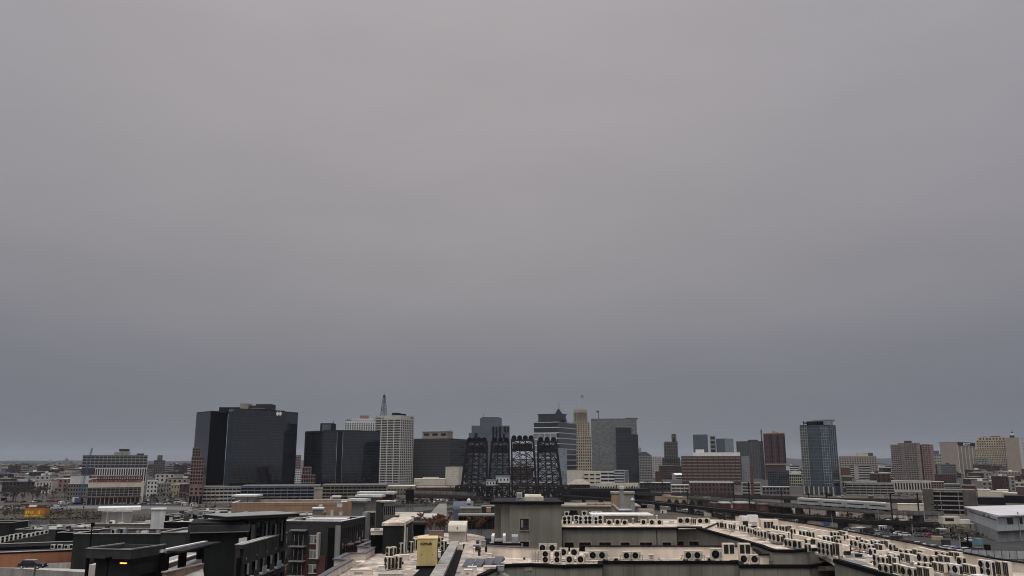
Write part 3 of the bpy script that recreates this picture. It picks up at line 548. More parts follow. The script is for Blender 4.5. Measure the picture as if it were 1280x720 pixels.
for (a_, b_, y_, D_, mt_, lb) in ((1218, 1234, 612.5, 740, 'cream', 'cream flat roofed shed behind white warehouse, left of two higher cream sheds'), (1234, 1256, 615, 700, 'cream', 'lower cream shed, middle one behind the white warehouse'), (1242, 1256.5, 613, 760, 'cream', 'small higher cream box rising behind the middle cream shed'), (1250, 1267, 617, 690, 'stone_tan', 'tan strip shed, rightmost of cream sheds behind white warehouse')):
    tower('storage_shed', lb, 'shed', a_, b_, b_ + .5, y_, D_, 0, wall=mt_, roof='cream', deep=20)
tower('dark_long_shed', 'long black-walled shed between brick garage and white warehouse', 'shed', 1216.5, 1251, 1252, 623, 620, 0, wall='black', roof='roof_dark', deep=18)
tower('dark_long_shed', 'black-walled shed at the right edge behind the white warehouse', 'shed', 1250, 1300, 1301, 621, 640, 0, wall='black', roof='roof_dark', deep=18)
# ---- left: hospital like complex, construction --------------------------------
hs = tower('white_hall_upper', 'long white and glass upper building with rooftop plant box at left', 'building', 102.8, 184, 185, 569.3, 1250, 1, wall='charcoal', roof='roof_grey', deep=40, base=22, L=S(nf=4, nb=16, sp=.36, pr=.14, frame='grey_mid', glass='gl_win', top=1.5))
top_box(hs, 143, 163, 565.3, 570, 1255, 20, 'conc'); top_box(hs, 149, 162, 561.3, 564, 1262, 8, 'dark_steel'); top_box(hs, 171, 180, 566.8, 570, 1258, 8, 'charcoal'); top_box(hs, 150, 161.5, 564, 565.3, 1262, 6, 'grey_mid', 'plinth')
tower('white_column_block', 'white block with tall vertical fins directly below the long upper building', 'building', 120, 184, 185, 584.5, 1180, 0, wall='charcoal', roof='roof_dark', deep=30, L=S(nf=1, nb=22, sp=.08, pr=.4, frame='white_wall', glass='gl_win', top=1.5, po=.5))
cn = tower('unfinished_building', 'unfinished concrete building wrapped with red safety netting on top floors', 'construction site', 113, 180.5, 182, 603, 640, 1, wall='charcoal', roof='conc_lt', deep=30, base=5.6, L=S(nf=5, nb=12, sp=.16, pr=.12, frame='conc', glass='charcoal', top=.6, depth=1.0))
w, d, h = cn['w'], cn['d'], cn['h']
MB().box(-w, 0, -.4, 0, h - 3.4, h - .3).build('tarp', 'cream', cn)
for i, (zz, hh) in enumerate(((h + .4, 1.6), (h + 3.4, 1.5))):
    b = MB(); 
    for q in range(14): b.box(-w + q * w / 14, -w + (q + 1) * w / 14 - .2, .3 + .1 * (q % 2), .5 + .1 * (q % 2), zz + R.uniform(-.2, .2), zz + hh + R.uniform(-.3, .3))
    b.build('safety_net', 'red_net', cn); MB().box(-w + 1, -1, .8, d, zz + hh - .3, zz + hh + .1).build('slab', 'conc_dk', cn)
b = MB()
for q in range(13): b.box(-w + q * w / 12.5, -w + q * w / 12.5 + .5, -1.6, -1.1, 0, 5)
b.build('columns', 'conc', cn); MB().box(-w - 5, 0, -2.0, -.5, 5, 5.6).build('deck_edge', 'red_net', cn)
MB().box(-.8, 1.2, -.8, 1.2, 0, h + 1).build('stair_shaft', 'cream', cn)
cr = thing('crawler_crane', 'blue crawler crane with long raised boom beside the netted construction', 'crane', (tx(103.5) * 632, 632, 0))
top = Vector((tx(115.2, 560) * 636, 636, zat(560.2, 636))) - cr.location
b = MB(); base_ = Vector((0, 0, 2.5))
for i in range(20):
    A = base_.lerp(top, i / 20); B_ = base_.lerp(top, (i + 1) / 20); wd = .5 if 0 < i < 19 else .3
    for sx, sy in ((-wd, -wd), (wd, -wd), (wd, wd), (-wd, wd)): b.bar(A + Vector((sx, sy, 0)), B_ + Vector((sx, sy, 0)), .14)
    b.bar(A + Vector((-wd, -wd, 0)), B_ + Vector((wd, -wd, 0)), .1); b.bar(A + Vector((wd, wd, 0)), B_ + Vector((-wd, wd, 0)), .1)
b.build('boom', 'blue_steel', cr); MB().box(-2.5, 2, -1.6, 1.6, 1.6, 4.6).build('cab', 'blue_steel', cr); MB().box(-3, 3, -2.4, -1.5, 0, 1.4).build('track', 'rubber', cr); MB().box(-3, 3, 1.5, 2.4, 0, 1.4).build('track', 'rubber', cr)
MB().bar((-2.5, 0, 4.6), top * .98, .12).build('cable', 'dark_steel', cr)
tower('grey_brick_block', 'grey brick block with white upper storey left of the netted construction', 'building', 88, 114.5, 115, 605, 700, 2, wall='brick_purple', roof='grey_mid', deep=22, L=S(nf=4, nb=8, sp=.5, pr=.5, frame='grey_wall', punch=True, top=.8))
tower('white_panel_block', 'blank white panelled block above the grey brick block, by crane boom', 'building', 90, 122, 122.5, 594.5, 740, 0, wall='white_wall', roof='roof_grey', deep=22)
br = tower('brown_stepped_tower', 'small dark brown stepped tower on the skyline left of black towers', 'tower', 192.3, 206.5, 207, 575.5, 1700, 4, wall='gothic', roof='gothic', deep=24, L=S(nf=8, nb=5, sp=.4, pr=.5, frame='gothic', top=1))
top_box(br, 197, 203.5, 569, 576, 1706, 14, 'gothic', 'upper_step')
tower('white_flats', 'white apartment block with scattered square windows right of construction', 'building', 186, 199, 199.5, 601, 740, 2, wall='white_wall', roof='roof_beige', deep=16, L=S(nf=4, nb=3, sp=.5, pr=.55, frame='white_wall', punch=True, top=.8))
tower('white_flats', 'grey-white apartment block right of white square-windowed flats', 'building', 199.8, 214, 214.5, 604.5, 730, 2, wall='grey_mid', roof='grey_mid', deep=16, L=S(nf=3, nb=4, sp=.55, pr=.6, frame='grey_mid', punch=True, top=.8))
tower('tan_house_block', 'small mustard tan block between white flats and pink stone wing', 'building', 216, 227, 228, 606.5, 770, 5, wall='orange_tan', roof='roof_tan', deep=14, L=S(nf=2, nb=3, sp=.6, pr=.6, frame='stone_tan', top=.8))
tower('striped_row_houses', 'white row block with two dark brick vertical bays at far left', 'building', 48.5, 68, 69, 602.5, 860, 3, wall='brick_dk', roof='roof_grey', deep=18, L=S(nf=4, nb=5, sp=.3, pr=.5, frame='white_wall', glass='brick_dk', top=.8, po=.3))
tower('dark_long_row', 'long dark low industrial row with pale domed skylights at far left', 'building', 6, 46, 47, 602.5, 900, 0, wall='charcoal', roof='roof_dark', deep=18, L=S(nf=2, nb=9, sp=.6, pr=.5, frame='charcoal', top=.8))
tower('teal_roof_shed', 'low shed with teal roof behind the dark long row', 'shed', 33, 50, 51, 596.8, 1100, 0, wall='grey_mid', roof='teal_roof', deep=20)
# ---- parking garages below the towers --------------------------------------
tower('parking_garage', 'pale stone parking garage decks below largest black tower, left section', 'parking garage', 256, 303, 304, 609, 655, -2, wall='black', roof='conc_dk', deep=40, L=S(nf=4, nb=9, sp=.5, pr=.09, frame='conc_lt', glass='black', top=.9))
tower('parking_garage', 'blue-grey open deck parking garage section below largest black tower', 'parking garage', 303.5, 402, 403, 607.5, 640, 2, wall='black', roof='conc_dk', deep=40, L=S(nf=5, nb=12, sp=.36, pr=.05, frame='conc_blue', glass='black', top=.9))
tower('parking_garage', 'brown-grey parking garage section below the lower black tower', 'parking garage', 403.5, 484, 485, 606.5, 645, -1, wall='black', roof='conc_dk', deep=40, L=S(nf=5, nb=15, sp=.38, pr=.08, frame='taupe', glass='black', top=.9))
gs = tower('parking_garage', 'brick-ended open deck parking garage left of the white warehouse', 'parking garage', 1149.5, 1216, 1217, 613.5, 500, 0, wall='black', roof='conc_dk', deep=26, L=S(nf=5, nb=3, sp=.24, pr=.03, frame='conc', glass='black', top=1.0))
w, h = gs['w'], gs['h']
MB().box(-w, -w + .2 * w, -.5, .4, 0, h + .8).build('brick_end', 'tan', gs).data.materials[0] = MATS['gothic']; MB().box(-w * .25, 0, -.5, .4, 0, h + .3).build('brick_end', 'gothic', gs)

tower('station_train_shed', 'long low rusty brown train shed between white grid tower foot and lift bridge', 'shed', 521, 576, 577, 609.5, 800, 0, wall='brick_dk', roof='roof_tan', deep=30, L=S(nf=1, nb=14, sp=.4, pr=.3, frame='brick', top=2))
tower('dark_stage_box', 'black square stage-like box below the low brown hall', 'building', 508, 518.5, 519, 612.5, 640, 0, wall='black', roof='roof_dark', deep=8)
tower('low_retail_strip', 'low grey strip building with pale roof edge by gothic tower foot', 'building', 838, 860, 861, 606.5, 800, 0, wall='grey_mid', roof='conc_lt', deep=20, L=S(nf=3, nb=4, sp=.5, pr=.1, frame='conc_lt', top=.8))
tower('low_retail_strip', 'pale-roofed brown low building left of grey strip building', 'building', 799, 837, 838, 603.5, 900, 0, wall='brick_purple', roof='cream', deep=20, L=S(nf=2, nb=8, sp=.5, pr=.3, frame='charcoal', top=.8))
tower('dark_station_concourse', 'long dark station concourse under the cream terminal', 'building', 712, 812, 813, 611.5, 700, 0, wall='charcoal', roof='roof_dark', deep=12, L=S(nf=1, nb=20, sp=.3, pr=.2, frame='dark_steel', glass='black', top=2))
tower('glass_low_block', 'low pale grey glass block between deep red tower podium and glass tower piers', 'building', 951, 985, 986, 609, 800, 0, wall='charcoal', roof='conc_lt', deep=14, L=S(nf=2, nb=8, sp=.4, pr=.3, frame='conc_dk', top=.6))
# ================================================================== GROUND, RIVER, HILLS
g = MB(); g.add([(-9000, -300, 0), (9000, -300, 0), (9000, 12000, 0), (-9000, 12000, 0)], [(0, 1, 2, 3)]); go = g.build('ground', 'field'); go['kind'] = 'structure'
def sheet(name, pts, z, m, kind='structure'):
    p = [G(a, b, 0) for a, b in pts]; b = MB(); b.add([(q.x, q.y, z) for q in p], [tuple(range(len(p)))])
    o = b.build(name, m)
    if o.data.polygons[0].normal.z < 0: o.data.flip_normals()
    o['kind'] = kind; return o
sheet('city_streets', [(-700, 617), (1900, 617), (1500, 582), (-200, 582)], .02, 'asphalt')
m, nt, b = new_mat('water'); b.inputs['Base Color'].default_value = (.05, .055, .05, 1); b.inputs['Roughness'].default_value = .18
tc = nt.nodes.new('ShaderNodeTexCoord'); nz = nt.nodes.new('ShaderNodeTexNoise'); nz.inputs['Scale'].default_value = .5; nz.inputs['Detail'].default_value = 5; nt.links.new(tc.outputs['Object'], nz.inputs['Vector'])
bp = nt.nodes.new('ShaderNodeBump'); bp.inputs['Strength'].default_value = .25; nt.links.new(nz.outputs[0], bp.inputs['Height']); nt.links.new(bp.outputs[0], b.inputs['Normal']); MATS['water'] = m
sheet('river', [(-300, 663), (60, 661), (150, 660), (520, 642), (640, 628), (820, 618), (820, 614), (690, 619), (540, 633), (480, 634.5), (150, 654), (-300, 657)], .03, 'water')
sheet('parking_lot', [(1040, 664), (1180, 700), (1420, 700), (1300, 676), (1130, 656)], .03, 'asphalt')
sheet('parking_lot', [(60, 633), (240, 633), (240, 624.5), (60, 624.5)], .034, 'asphalt')
sheet('road', [(-200, 636.5), (140, 635.5), (240, 638), (240, 633.5), (140, 632), (-200, 633)], .038, 'conc_dk')
sheet('parking_lot', [(470, 632.5), (560, 630.5), (590, 626), (480, 626)], .034, 'asphalt')
sheet('rail_yard', [(700, 620), (900, 634), (1080, 650), (1500, 672), (1500, 640), (1100, 622), (800, 611)], .032, 'ballast')
sheet('gravel_lot', [(1155, 700), (1280, 708), (1500, 720), (1500, 702), (1280, 701)], .036, 'field')
def bank(name, pts, m, w=1.0, h=1.6):
    b = MB(); q = [G(a, c, 0) for a, c in pts]
    for i in range(len(q) - 1): b.bar(q[i] + Vector((0, 0, h / 2)), q[i + 1] + Vector((0, 0, h / 2)), w, h)
    o = b.build(name, m); o['kind'] = 'structure'
bank('river_wall', [(-200, 656.5), (150, 653.5), (480, 634), (540, 632.6), (600, 627)], 'conc_dk'); bank('river_wall', [(-200, 663), (150, 660.5), (520, 642.5), (640, 628.5)], 'conc_dk')
def ridge(name, p0, p1, D, ybase, seed, amp, n=160, m='hill_wood', x_prof=None):
    rr = random.Random(seed); b = MB(); pts = []
    hs_ = [0.0] * n
    for o_, a_ in ((3, 1.0), (9, .5), (30, .3), (80, .22)):
        k_ = [rr.uniform(-1, 1) for _ in range(o_ + 2)]
        for i in range(n):
            t = i / (n - 1) * o_; q = int(t); f_ = t - q; f_ = f_ * f_ * (3 - 2 * f_); hs_[i] += a_ * (k_[q] * (1 - f_) + k_[q + 1] * f_)
    vs = []; fs = []
    for i in range(n):
        px = p0 + (p1 - p0) * i / (n - 1); x = tx(px) * D; z = zat(ybase - hs_[i] * amp, D)
        vs += [(x, D, max(2, z)), (x, D + 900, max(2, z * .9)), (x, D - 500, 2 if i % 2 else 4), (x, D + 1800, 0), (x, D - 900, 0)]
    for i in range(n - 1):
        a = i * 5; c = a + 5; fs += [(a + 4, c + 4, c + 2, a + 2), (a + 2, c + 2, c, a), (a, c, c + 1, a + 1), (a + 1, c + 1, c + 3, a + 3)]
    b.add(vs, fs); o = b.build(name, m); o['kind'] = 'structure'
ridge('hills', -250, 400, 6800, 575.9, 3, 1.7); ridge('hills', 330, 980, 7200, 575.8, 5, 1.0); ridge('hills', 940, 1560, 7000, 572.9, 11, 1.6)
ridge('hills', -250, 300, 5200, 577.6, 8, 1.0)
ch = thing('cathedral', 'distant domed church silhouette breaking the hill line at far left', 'church', (tx(82) * 4600, 4600, 0))
MB().box(-22, 24, 0, 30, 0, zat(577, 4600)).build('nave', 'conc_dk', ch); MB().box(-6, 5, 4, 16, 0, zat(573.6, 4600)).build('tower', 'conc_dk', ch); MB().tube((0, 10, zat(573.7, 4600)), (0, 10, zat(571.6, 4600)), 6, 1.2, 10).build('spire', 'grey_green', ch)
ch = thing('cathedral', 'small distant domed building left of the domed church on hill line', 'church', (tx(62) * 4700, 4700, 0))
MB().box(-14, 14, 0, 30, 0, zat(577.4, 4700)).build('nave', 'conc_dk', ch); MB().tube((0, 8, zat(577.0, 4700)), (0, 8, zat(574.0, 4700)), 9, 3, 10).build('dome', 'grey_green', ch)
# ================================================================== LOW CITY FABRIC
LAND = [(60, 'the far left riverside houses'), (150, 'the netted construction'), (225, 'the white flats'), (320, 'the largest black tower'), (425, 'the lower black tower'), (490, 'the white grid tower'), (560, 'the charcoal block'),
        (650, 'the lift bridge'), (725, 'the tan flag tower'), (775, 'the grey-green tower'), (840, 'the gothic tower'), (895, 'the striped brick offices'), (970, 'the deep red tower'), (1030, 'the glass apartment tower'), (1085, 'the beige block'), (1140, 'the winged brown tower'), (1205, 'the striped signed tower'), (1270, 'the cream edge tower')]
def land(px): return min(LAND, key=lambda t: abs(t[0] - px))[1]
WALLS = [('white_wall', 'white'), ('conc_lt', 'pale grey'), ('grey_mid', 'grey'), ('brick', 'red brick'), ('brick_dk', 'dark brick'), ('cream', 'cream'), ('tan', 'tan'), ('pink_stone', 'pinkish'), ('charcoal', 'charcoal'), ('mint', 'pale green')]
WW = [3, 3, 5, 5, 6, 2, 4, 2, 5, 1]
ROOFS = ['roof_grey', 'roof_dark', 'roof_white', 'roof_beige', 'roof_tan', 'roof_dark']
placed = []
def low_building(px, D, wpx, hh, seed):
    rr = random.Random(seed); w = wpx * D / F; d = rr.uniform(10, 24); x = tx(px) * D
    for (a, b_, c) in placed:
        if abs(a - x) < (w / 2 + c) and abs(b_ - D) < 26: return
    ytop = 578 + (30 - hh) * F / D
    for (a, b_, yt, D0, ox, oy, rad) in OCC:
        if D > D0 - 5 and a - 1 < px < b_ + 1 and ytop > yt: return
        if abs(oy - D) < 40 and a - wpx / 2 - 2 < px < b_ + wpx / 2 + 2: return
    if D < 1500 and not any(a_ <= px <= b_ for a_, b_ in ((-20, 86), (206, 238), (1098, 1112), (1216, 1300))): return
    if 1003 < px < 1216 and D < 950: return
    placed.append((x, D, w / 2))
    wm, wn = rr.choices(WALLS, WW)[0]; rm = rr.choice(ROOFS)
    gable = hh < 10 and rr.random() < .45
    base = f"{'gable-roofed' if gable else 'flat-roofed'} {wn} {'house' if hh < 10 else 'building'}"
    dist = 'low' if D < 1250 else ('distant' if D < 2200 else 'far-off')
    r = thing('house' if hh < 10 else 'city_building', f'{dist} {base}', 'house' if hh < 10 else 'building', (x, D, 0), math.radians(rr.uniform(-14, 14)), 'low buildings filling the city', 'near ' + land(px))
    MB().box(-w / 2, w / 2, .3, d, 0, hh).build('wall', wm, r)
    if gable:
        b = MB(); b.add([(-w / 2 - .4, -.3, hh - .3), (w / 2 + .4, -.3, hh - .3), (w / 2 + .4, d + .4, hh - .3), (-w / 2 - .4, d + .4, hh - .3), (-w / 2 - .4, d / 2, hh + 3), (w / 2 + .4, d / 2, hh + 3)], [(0, 3, 2, 1), (0, 1, 5, 4), (2, 3, 4, 5), (1, 2, 5), (3, 0, 4)])
        b.build('roof', rm, r)
    else:
        MB().box(-w / 2 - .2, w / 2 + .2, 0, d + .2, hh, hh + .5).build('roof', rm, r)
        if rr.random() < .6: bx = rr.uniform(-.3, .2) * w; MB().box(bx, bx + w * .18, d * .3, d * .6, hh + .5, hh + 2.6).build('rooftop_unit', rr.choice(['grey_mid', 'roof_white', 'charcoal']), r)
    nf = max(1, int(hh / 3.6)); nb = max(2, int(w / 4.5))
    if D < 1500:
        b = MB(); fh = hh / nf; bw = w / nb
        for i in range(nf + 1): b.box(-w / 2, w / 2, 0, .35, i * fh - (0 if i == 0 else fh * .28), min(hh - .01, i * fh + fh * .22))
        for j in range(nb + 1): b.box(max(-w / 2, -w / 2 + j * bw - bw * .27), min(w / 2, -w / 2 + j * bw + bw * .27), -.04, .34, 0, hh - .03)
        b.build('facade', wm, r)
    for i in range(nf): MB().box(-w / 2 + .3, w / 2 - .3, .12, .29, i * hh / nf + hh / nf * .22, (i + 1) * hh / nf - hh / nf * .28).build('window_band', 'gl_win', r)
rr = random.Random(21); n = 0
for band in range(4200):
    px = rr.uniform(-15, 1295); D = rr.choice([rr.uniform(880, 1150), rr.uniform(880, 1400), rr.uniform(1150, 2000), rr.uniform(1800, 3800)])
    if D < 900 and (470 < px < 1120): continue
    c0 = len(placed)
    hh = rr.choice([7, 8, 9, 10, 12, 14, 16]) if D < 1500 else rr.choice([8, 10, 12, 14, 18, 22, 24])
    low_building(px, D, rr.uniform(9, 24) * (1050 / D) ** .6, hh * rr.uniform(.9, 1.1), band)
    if len(placed) > 285: break
# ================================================================== TREES
def tree_proto(seed, h, mt='twig', levels=4, tk=1.0):
    rr = random.Random(seed); r = thing('bare_tree', None, 'tree')
    tb = MB(); tw = MB()
    def grow(p, d, l, rad, lv):
        q = p + d * l; rad = max(rad, .05); (tb if lv <= 1 else tw).tube(p, q, rad, rad * .7, 5 if lv < 2 else 3)
        if lv >= levels: return
        for i in range(3 if lv < 2 else 4):
            nd = (d + Vector((rr.uniform(-1, 1), rr.uniform(-1, 1), rr.uniform(-.25, .7))) * .75).normalized(); grow(p + d * l * rr.uniform(.55, 1), nd, l * rr.uniform(.55, .75), rad * .5, lv + 1)
    grow(Vector((0, 0, 0)), Vector((0, 0, 1)), h * .34, h * .028, 0)
    tb.build('trunk', 'bark', r); tw.build('crown', mt, r); return r
TREES = [tree_proto(1, 11, 'twig', 5), tree_proto(2, 9, 'twig', 5), tree_proto(3, 12, 'twig', 5), tree_proto(4, 5, 'twig_red', 5), tree_proto(5, 4, 'twig_red', 5)]
used = [False] * 5
def put_tree(k, loc, rz, s, lb, grp, place):
    if not used[k]: t = TREES[k]; used[k] = True; t.location = loc; t.rotation_euler.z = rz; t.scale = (s, s, s)
    else: t = copy_thing(TREES[k], loc, rz, (s, s, s))
    tag(t, lb, 'tree', grp, place)
rr = random.Random(5)
for (a, b_, y0, y1, n_, s, pl) in ((2, 84, 608, 629, 60, 1.0, 'on the far left riverside'), (482, 530, 617, 625, 20, .9, 'behind the riverside parked cars'), (186, 240, 612, 628, 22, .8, 'by the white flats'), (995, 1100, 600, 612, 8, .8, 'behind the rail yard'),
                           (900, 1100, 646, 655, 26, .55, 'below the near viaduct'), (1090, 1150, 652, 660, 7, .5, 'beside the rail lot'), (60, 180, 640, 652, 7, .35, 'on the riverside field'), (240, 480, 629, 633.5, 40, .55, 'before the parking garages'), (84, 240, 620, 624, 22, .55, 'by the construction lot'), (700, 900, 614, 619, 18, .5, 'around the station yards'), (560, 620, 640, 650, 12, .5, 'beyond the courtyard gallery')):
    for i in range(n_):
        p = G(rr.uniform(a, b_), rr.uniform(y0, y1), 0); put_tree(rr.randrange(3), p, rr.uniform(0, 6), s * rr.uniform(.75, 1.2), 'leafless brown tree', 'bare winter trees', pl)
# ================================================================== CARS
def car_proto(nm, L_, hgt, paint, simple=False, van=False):
    W_ = .9; m = MATS[paint]
    hull = [(0, .28), (0, .75), (.15, .95), (L_ * .98, .9), (L_, .7), (L_, .28)] if not van else [(0, .3), (0, 1.1), (L_ * .06, 1.2), (L_ * .94, 1.2), (L_, 1.0), (L_, .3)]
    cab = [(.35, .92), (.75, hgt), (L_ * .58, hgt), (L_ * .78, .92)] if not van else [(.05, 1.15), (.15, hgt), (L_ * .8, hgt), (L_ * .93, 1.15)]
    rf = [(cab[1][0] - .02, hgt), (cab[1][0] + .05, hgt + .06), (cab[2][0] - .05, hgt + .06), (cab[2][0] + .02, hgt)]
    def P_(mb): return mb
    if simple:
        b = MB(); b.side(hull, -W_, W_); n1 = len(b.f); b.side(cab, -W_ + .04, W_ - .04, lambda y, z: .12 if z > 1.2 else 0); n2 = len(b.f); b.side(rf, -W_ + .16, W_ - .16); n3 = len(b.f)
        for y in (.8, L_ - .85):
            for s in (-1, 1): b.tube((s * (W_ - .2), y, .33), (s * (W_ + .02), y, .33), .33, .33, 8)
        me = b.mesh(nm, paint); me.materials.append(MATS['win_dark']); me.materials.append(MATS['rubber'])
        for i, p in enumerate(me.polygons): p.material_index = 0 if i < n1 or n2 <= i < n3 else (1 if i < n2 else 2)
        o = bpy.data.objects.new(nm, me); col.objects.link(o); return o
    r = thing(nm, None, None)
    MB().side(hull, -W_, W_).build('body', paint, r); c = MB().side(cab, -W_ + .04, W_ - .04, lambda y, z: .12 if z > 1.2 else 0).build('window_glass', 'win_dark', r)
    MB().side(rf, -W_ + .16, W_ - .16).build('roof', paint, r)
    for y in (.8, L_ - .85):
        for s in (-1, 1):
            w_ = MB().tube((s * (W_ - .2), y, .33), (s * (W_ + .02), y, .33), .33, .33, 12).build('wheel', 'rubber', r); MB().tube((s * (W_ + .02), y, .33), (s * (W_ + .035), y, .33), .18, .17, 10).build('rim', 'silver', w_)
    for s in (-1, 1):
        MB().box(s * .72 - .16, s * .72 + .16, L_ - .12, L_ + .015, .6, .78).build('headlight', 'headlight', r); MB().box(s * .74 - .12, s * .74 + .12, -.015, .1, .62, .82).build('tail_light', 'tail_red', r)
    return r
dm('car_white', (.7, .7, .7), rough=.25, var=.04, spec=.6); dm('car_silver', (.38, .39, .4), rough=.25, var=.04, metal=.4); dm('car_black', (.015, .015, .018), rough=.15, var=.04, spec=.6)
dm('car_red', (.32, .03, .03), rough=.25, var=.04, spec=.6); dm('car_blue', (.04, .08, .18), rough=.25, var=.04, spec=.6); dm('car_grey', (.12, .125, .13), rough=.25, var=.04, spec=.6)
PC = ['white', 'silver', 'black', 'red', 'blue', 'grey']; PW = [5, 4, 5, 2, 2, 4]
proto = {}
def put_car(c, kind, loc, rz, place, simple, grp):
    key = (c, kind, simple); nm = {'car': 'parked_car', 'van': 'parked_van'}[kind]
    args = (4.5, 1.42) if kind == 'car' else (5.4, 2.1)
    if key not in proto:
        o = car_proto(nm, args[0], args[1], 'car_' + c, simple, kind == 'van'); proto[key] = o; o.location = loc; o.rotation_euler = (0, 0, rz)
    else:
        s = proto[key]; o = copy_thing(s, loc, rz)
    tag(o, f'{c} {"van" if kind == "van" else "car"} parked', kind, grp, place); return o
rr = random.Random(9)
def row(x0, y0, x1, y1, n_, simple, place, grp, turn=1.3, gap=.12, z=.04):
    A = G(x0, y0, 0); B_ = G(x1, y1, 0); ax = math.atan2((B_ - A).y, (B_ - A).x)
    for i in range(n_):
        if rr.random() < gap: continue
        p = A.lerp(B_, (i + .5) / n_); p.z = z; put_car(rr.choices(PC, PW)[0], 'van' if rr.random() < .13 else 'car', p, ax + turn - 1.57 + rr.uniform(-.06, .06) + (math.pi if rr.random() < .4 else 0), place, simple, grp)
GA = 'cars parked along the far riverside'
for yy in (626.2, 628.4, 630.6): row(84, yy, 236, yy, 30, True, 'in the lot below the netted construction', GA, .9, .25)
row(0, 634, 80, 633.5, 8, True, 'on the riverside road at far left', GA, 0.0, .4)
row(242, 634.5, 480, 631.5, 52, True, 'on the quay before the parking garages', GA, 1.2, .3)
row(0, 628.5, 84, 627.5, 20, True, 'among trees at far left riverside', GA, .8, .35)
row(196, 622, 240, 620, 12, True, 'below the white flats', GA, 1.3)
for yy in (627.5, 630): row(478, yy, 562, yy - 1.5, 19, True, 'on the riverside opposite the dark rooftop shed', 'cars parked across the river', 1.0, .2)
row(742, 615, 800, 615, 12, True, 'outside the cream platform building', 'cars parked by the station', 1.0, .2)
row(1065, 616.5, 1145, 618.5, 17, True, 'in front of the long three-deck garage', 'cars parked by the three-deck garage', 1.0, .15)
GB = 'cars parked in the lot left of the white warehouse'
row(1046, 662, 1088, 668, 7, False, 'in the lot behind the right roof wing', GB, 1.0); row(1084, 671.5, 1150, 684, 12, False, 'in the front row behind the right roof wing', GB, 1.1, .05)
row(1092, 666.5, 1160, 672, 14, False, 'in the middle row behind the right roof wing', GB, 1.1, .3); row(1125, 665, 1210, 677, 11, False, 'in the back row toward the white warehouse', GB, 1.2, .35)
row(1150, 686, 1225, 691, 9, False, 'just behind the grey panel fence', GB, 1.0, .3); row(1196, 689, 1236, 690.5, 4, False, 'beside the white warehouse', GB, .2, .2)
row(905, 643, 1000, 652, 12, True, 'on the road below the near viaduct', 'cars below the near viaduct', .3, .3)
row(816, 632, 880, 642, 12, True, 'on the yard left of the arched viaduct', 'cars below the near viaduct', .4, .35)
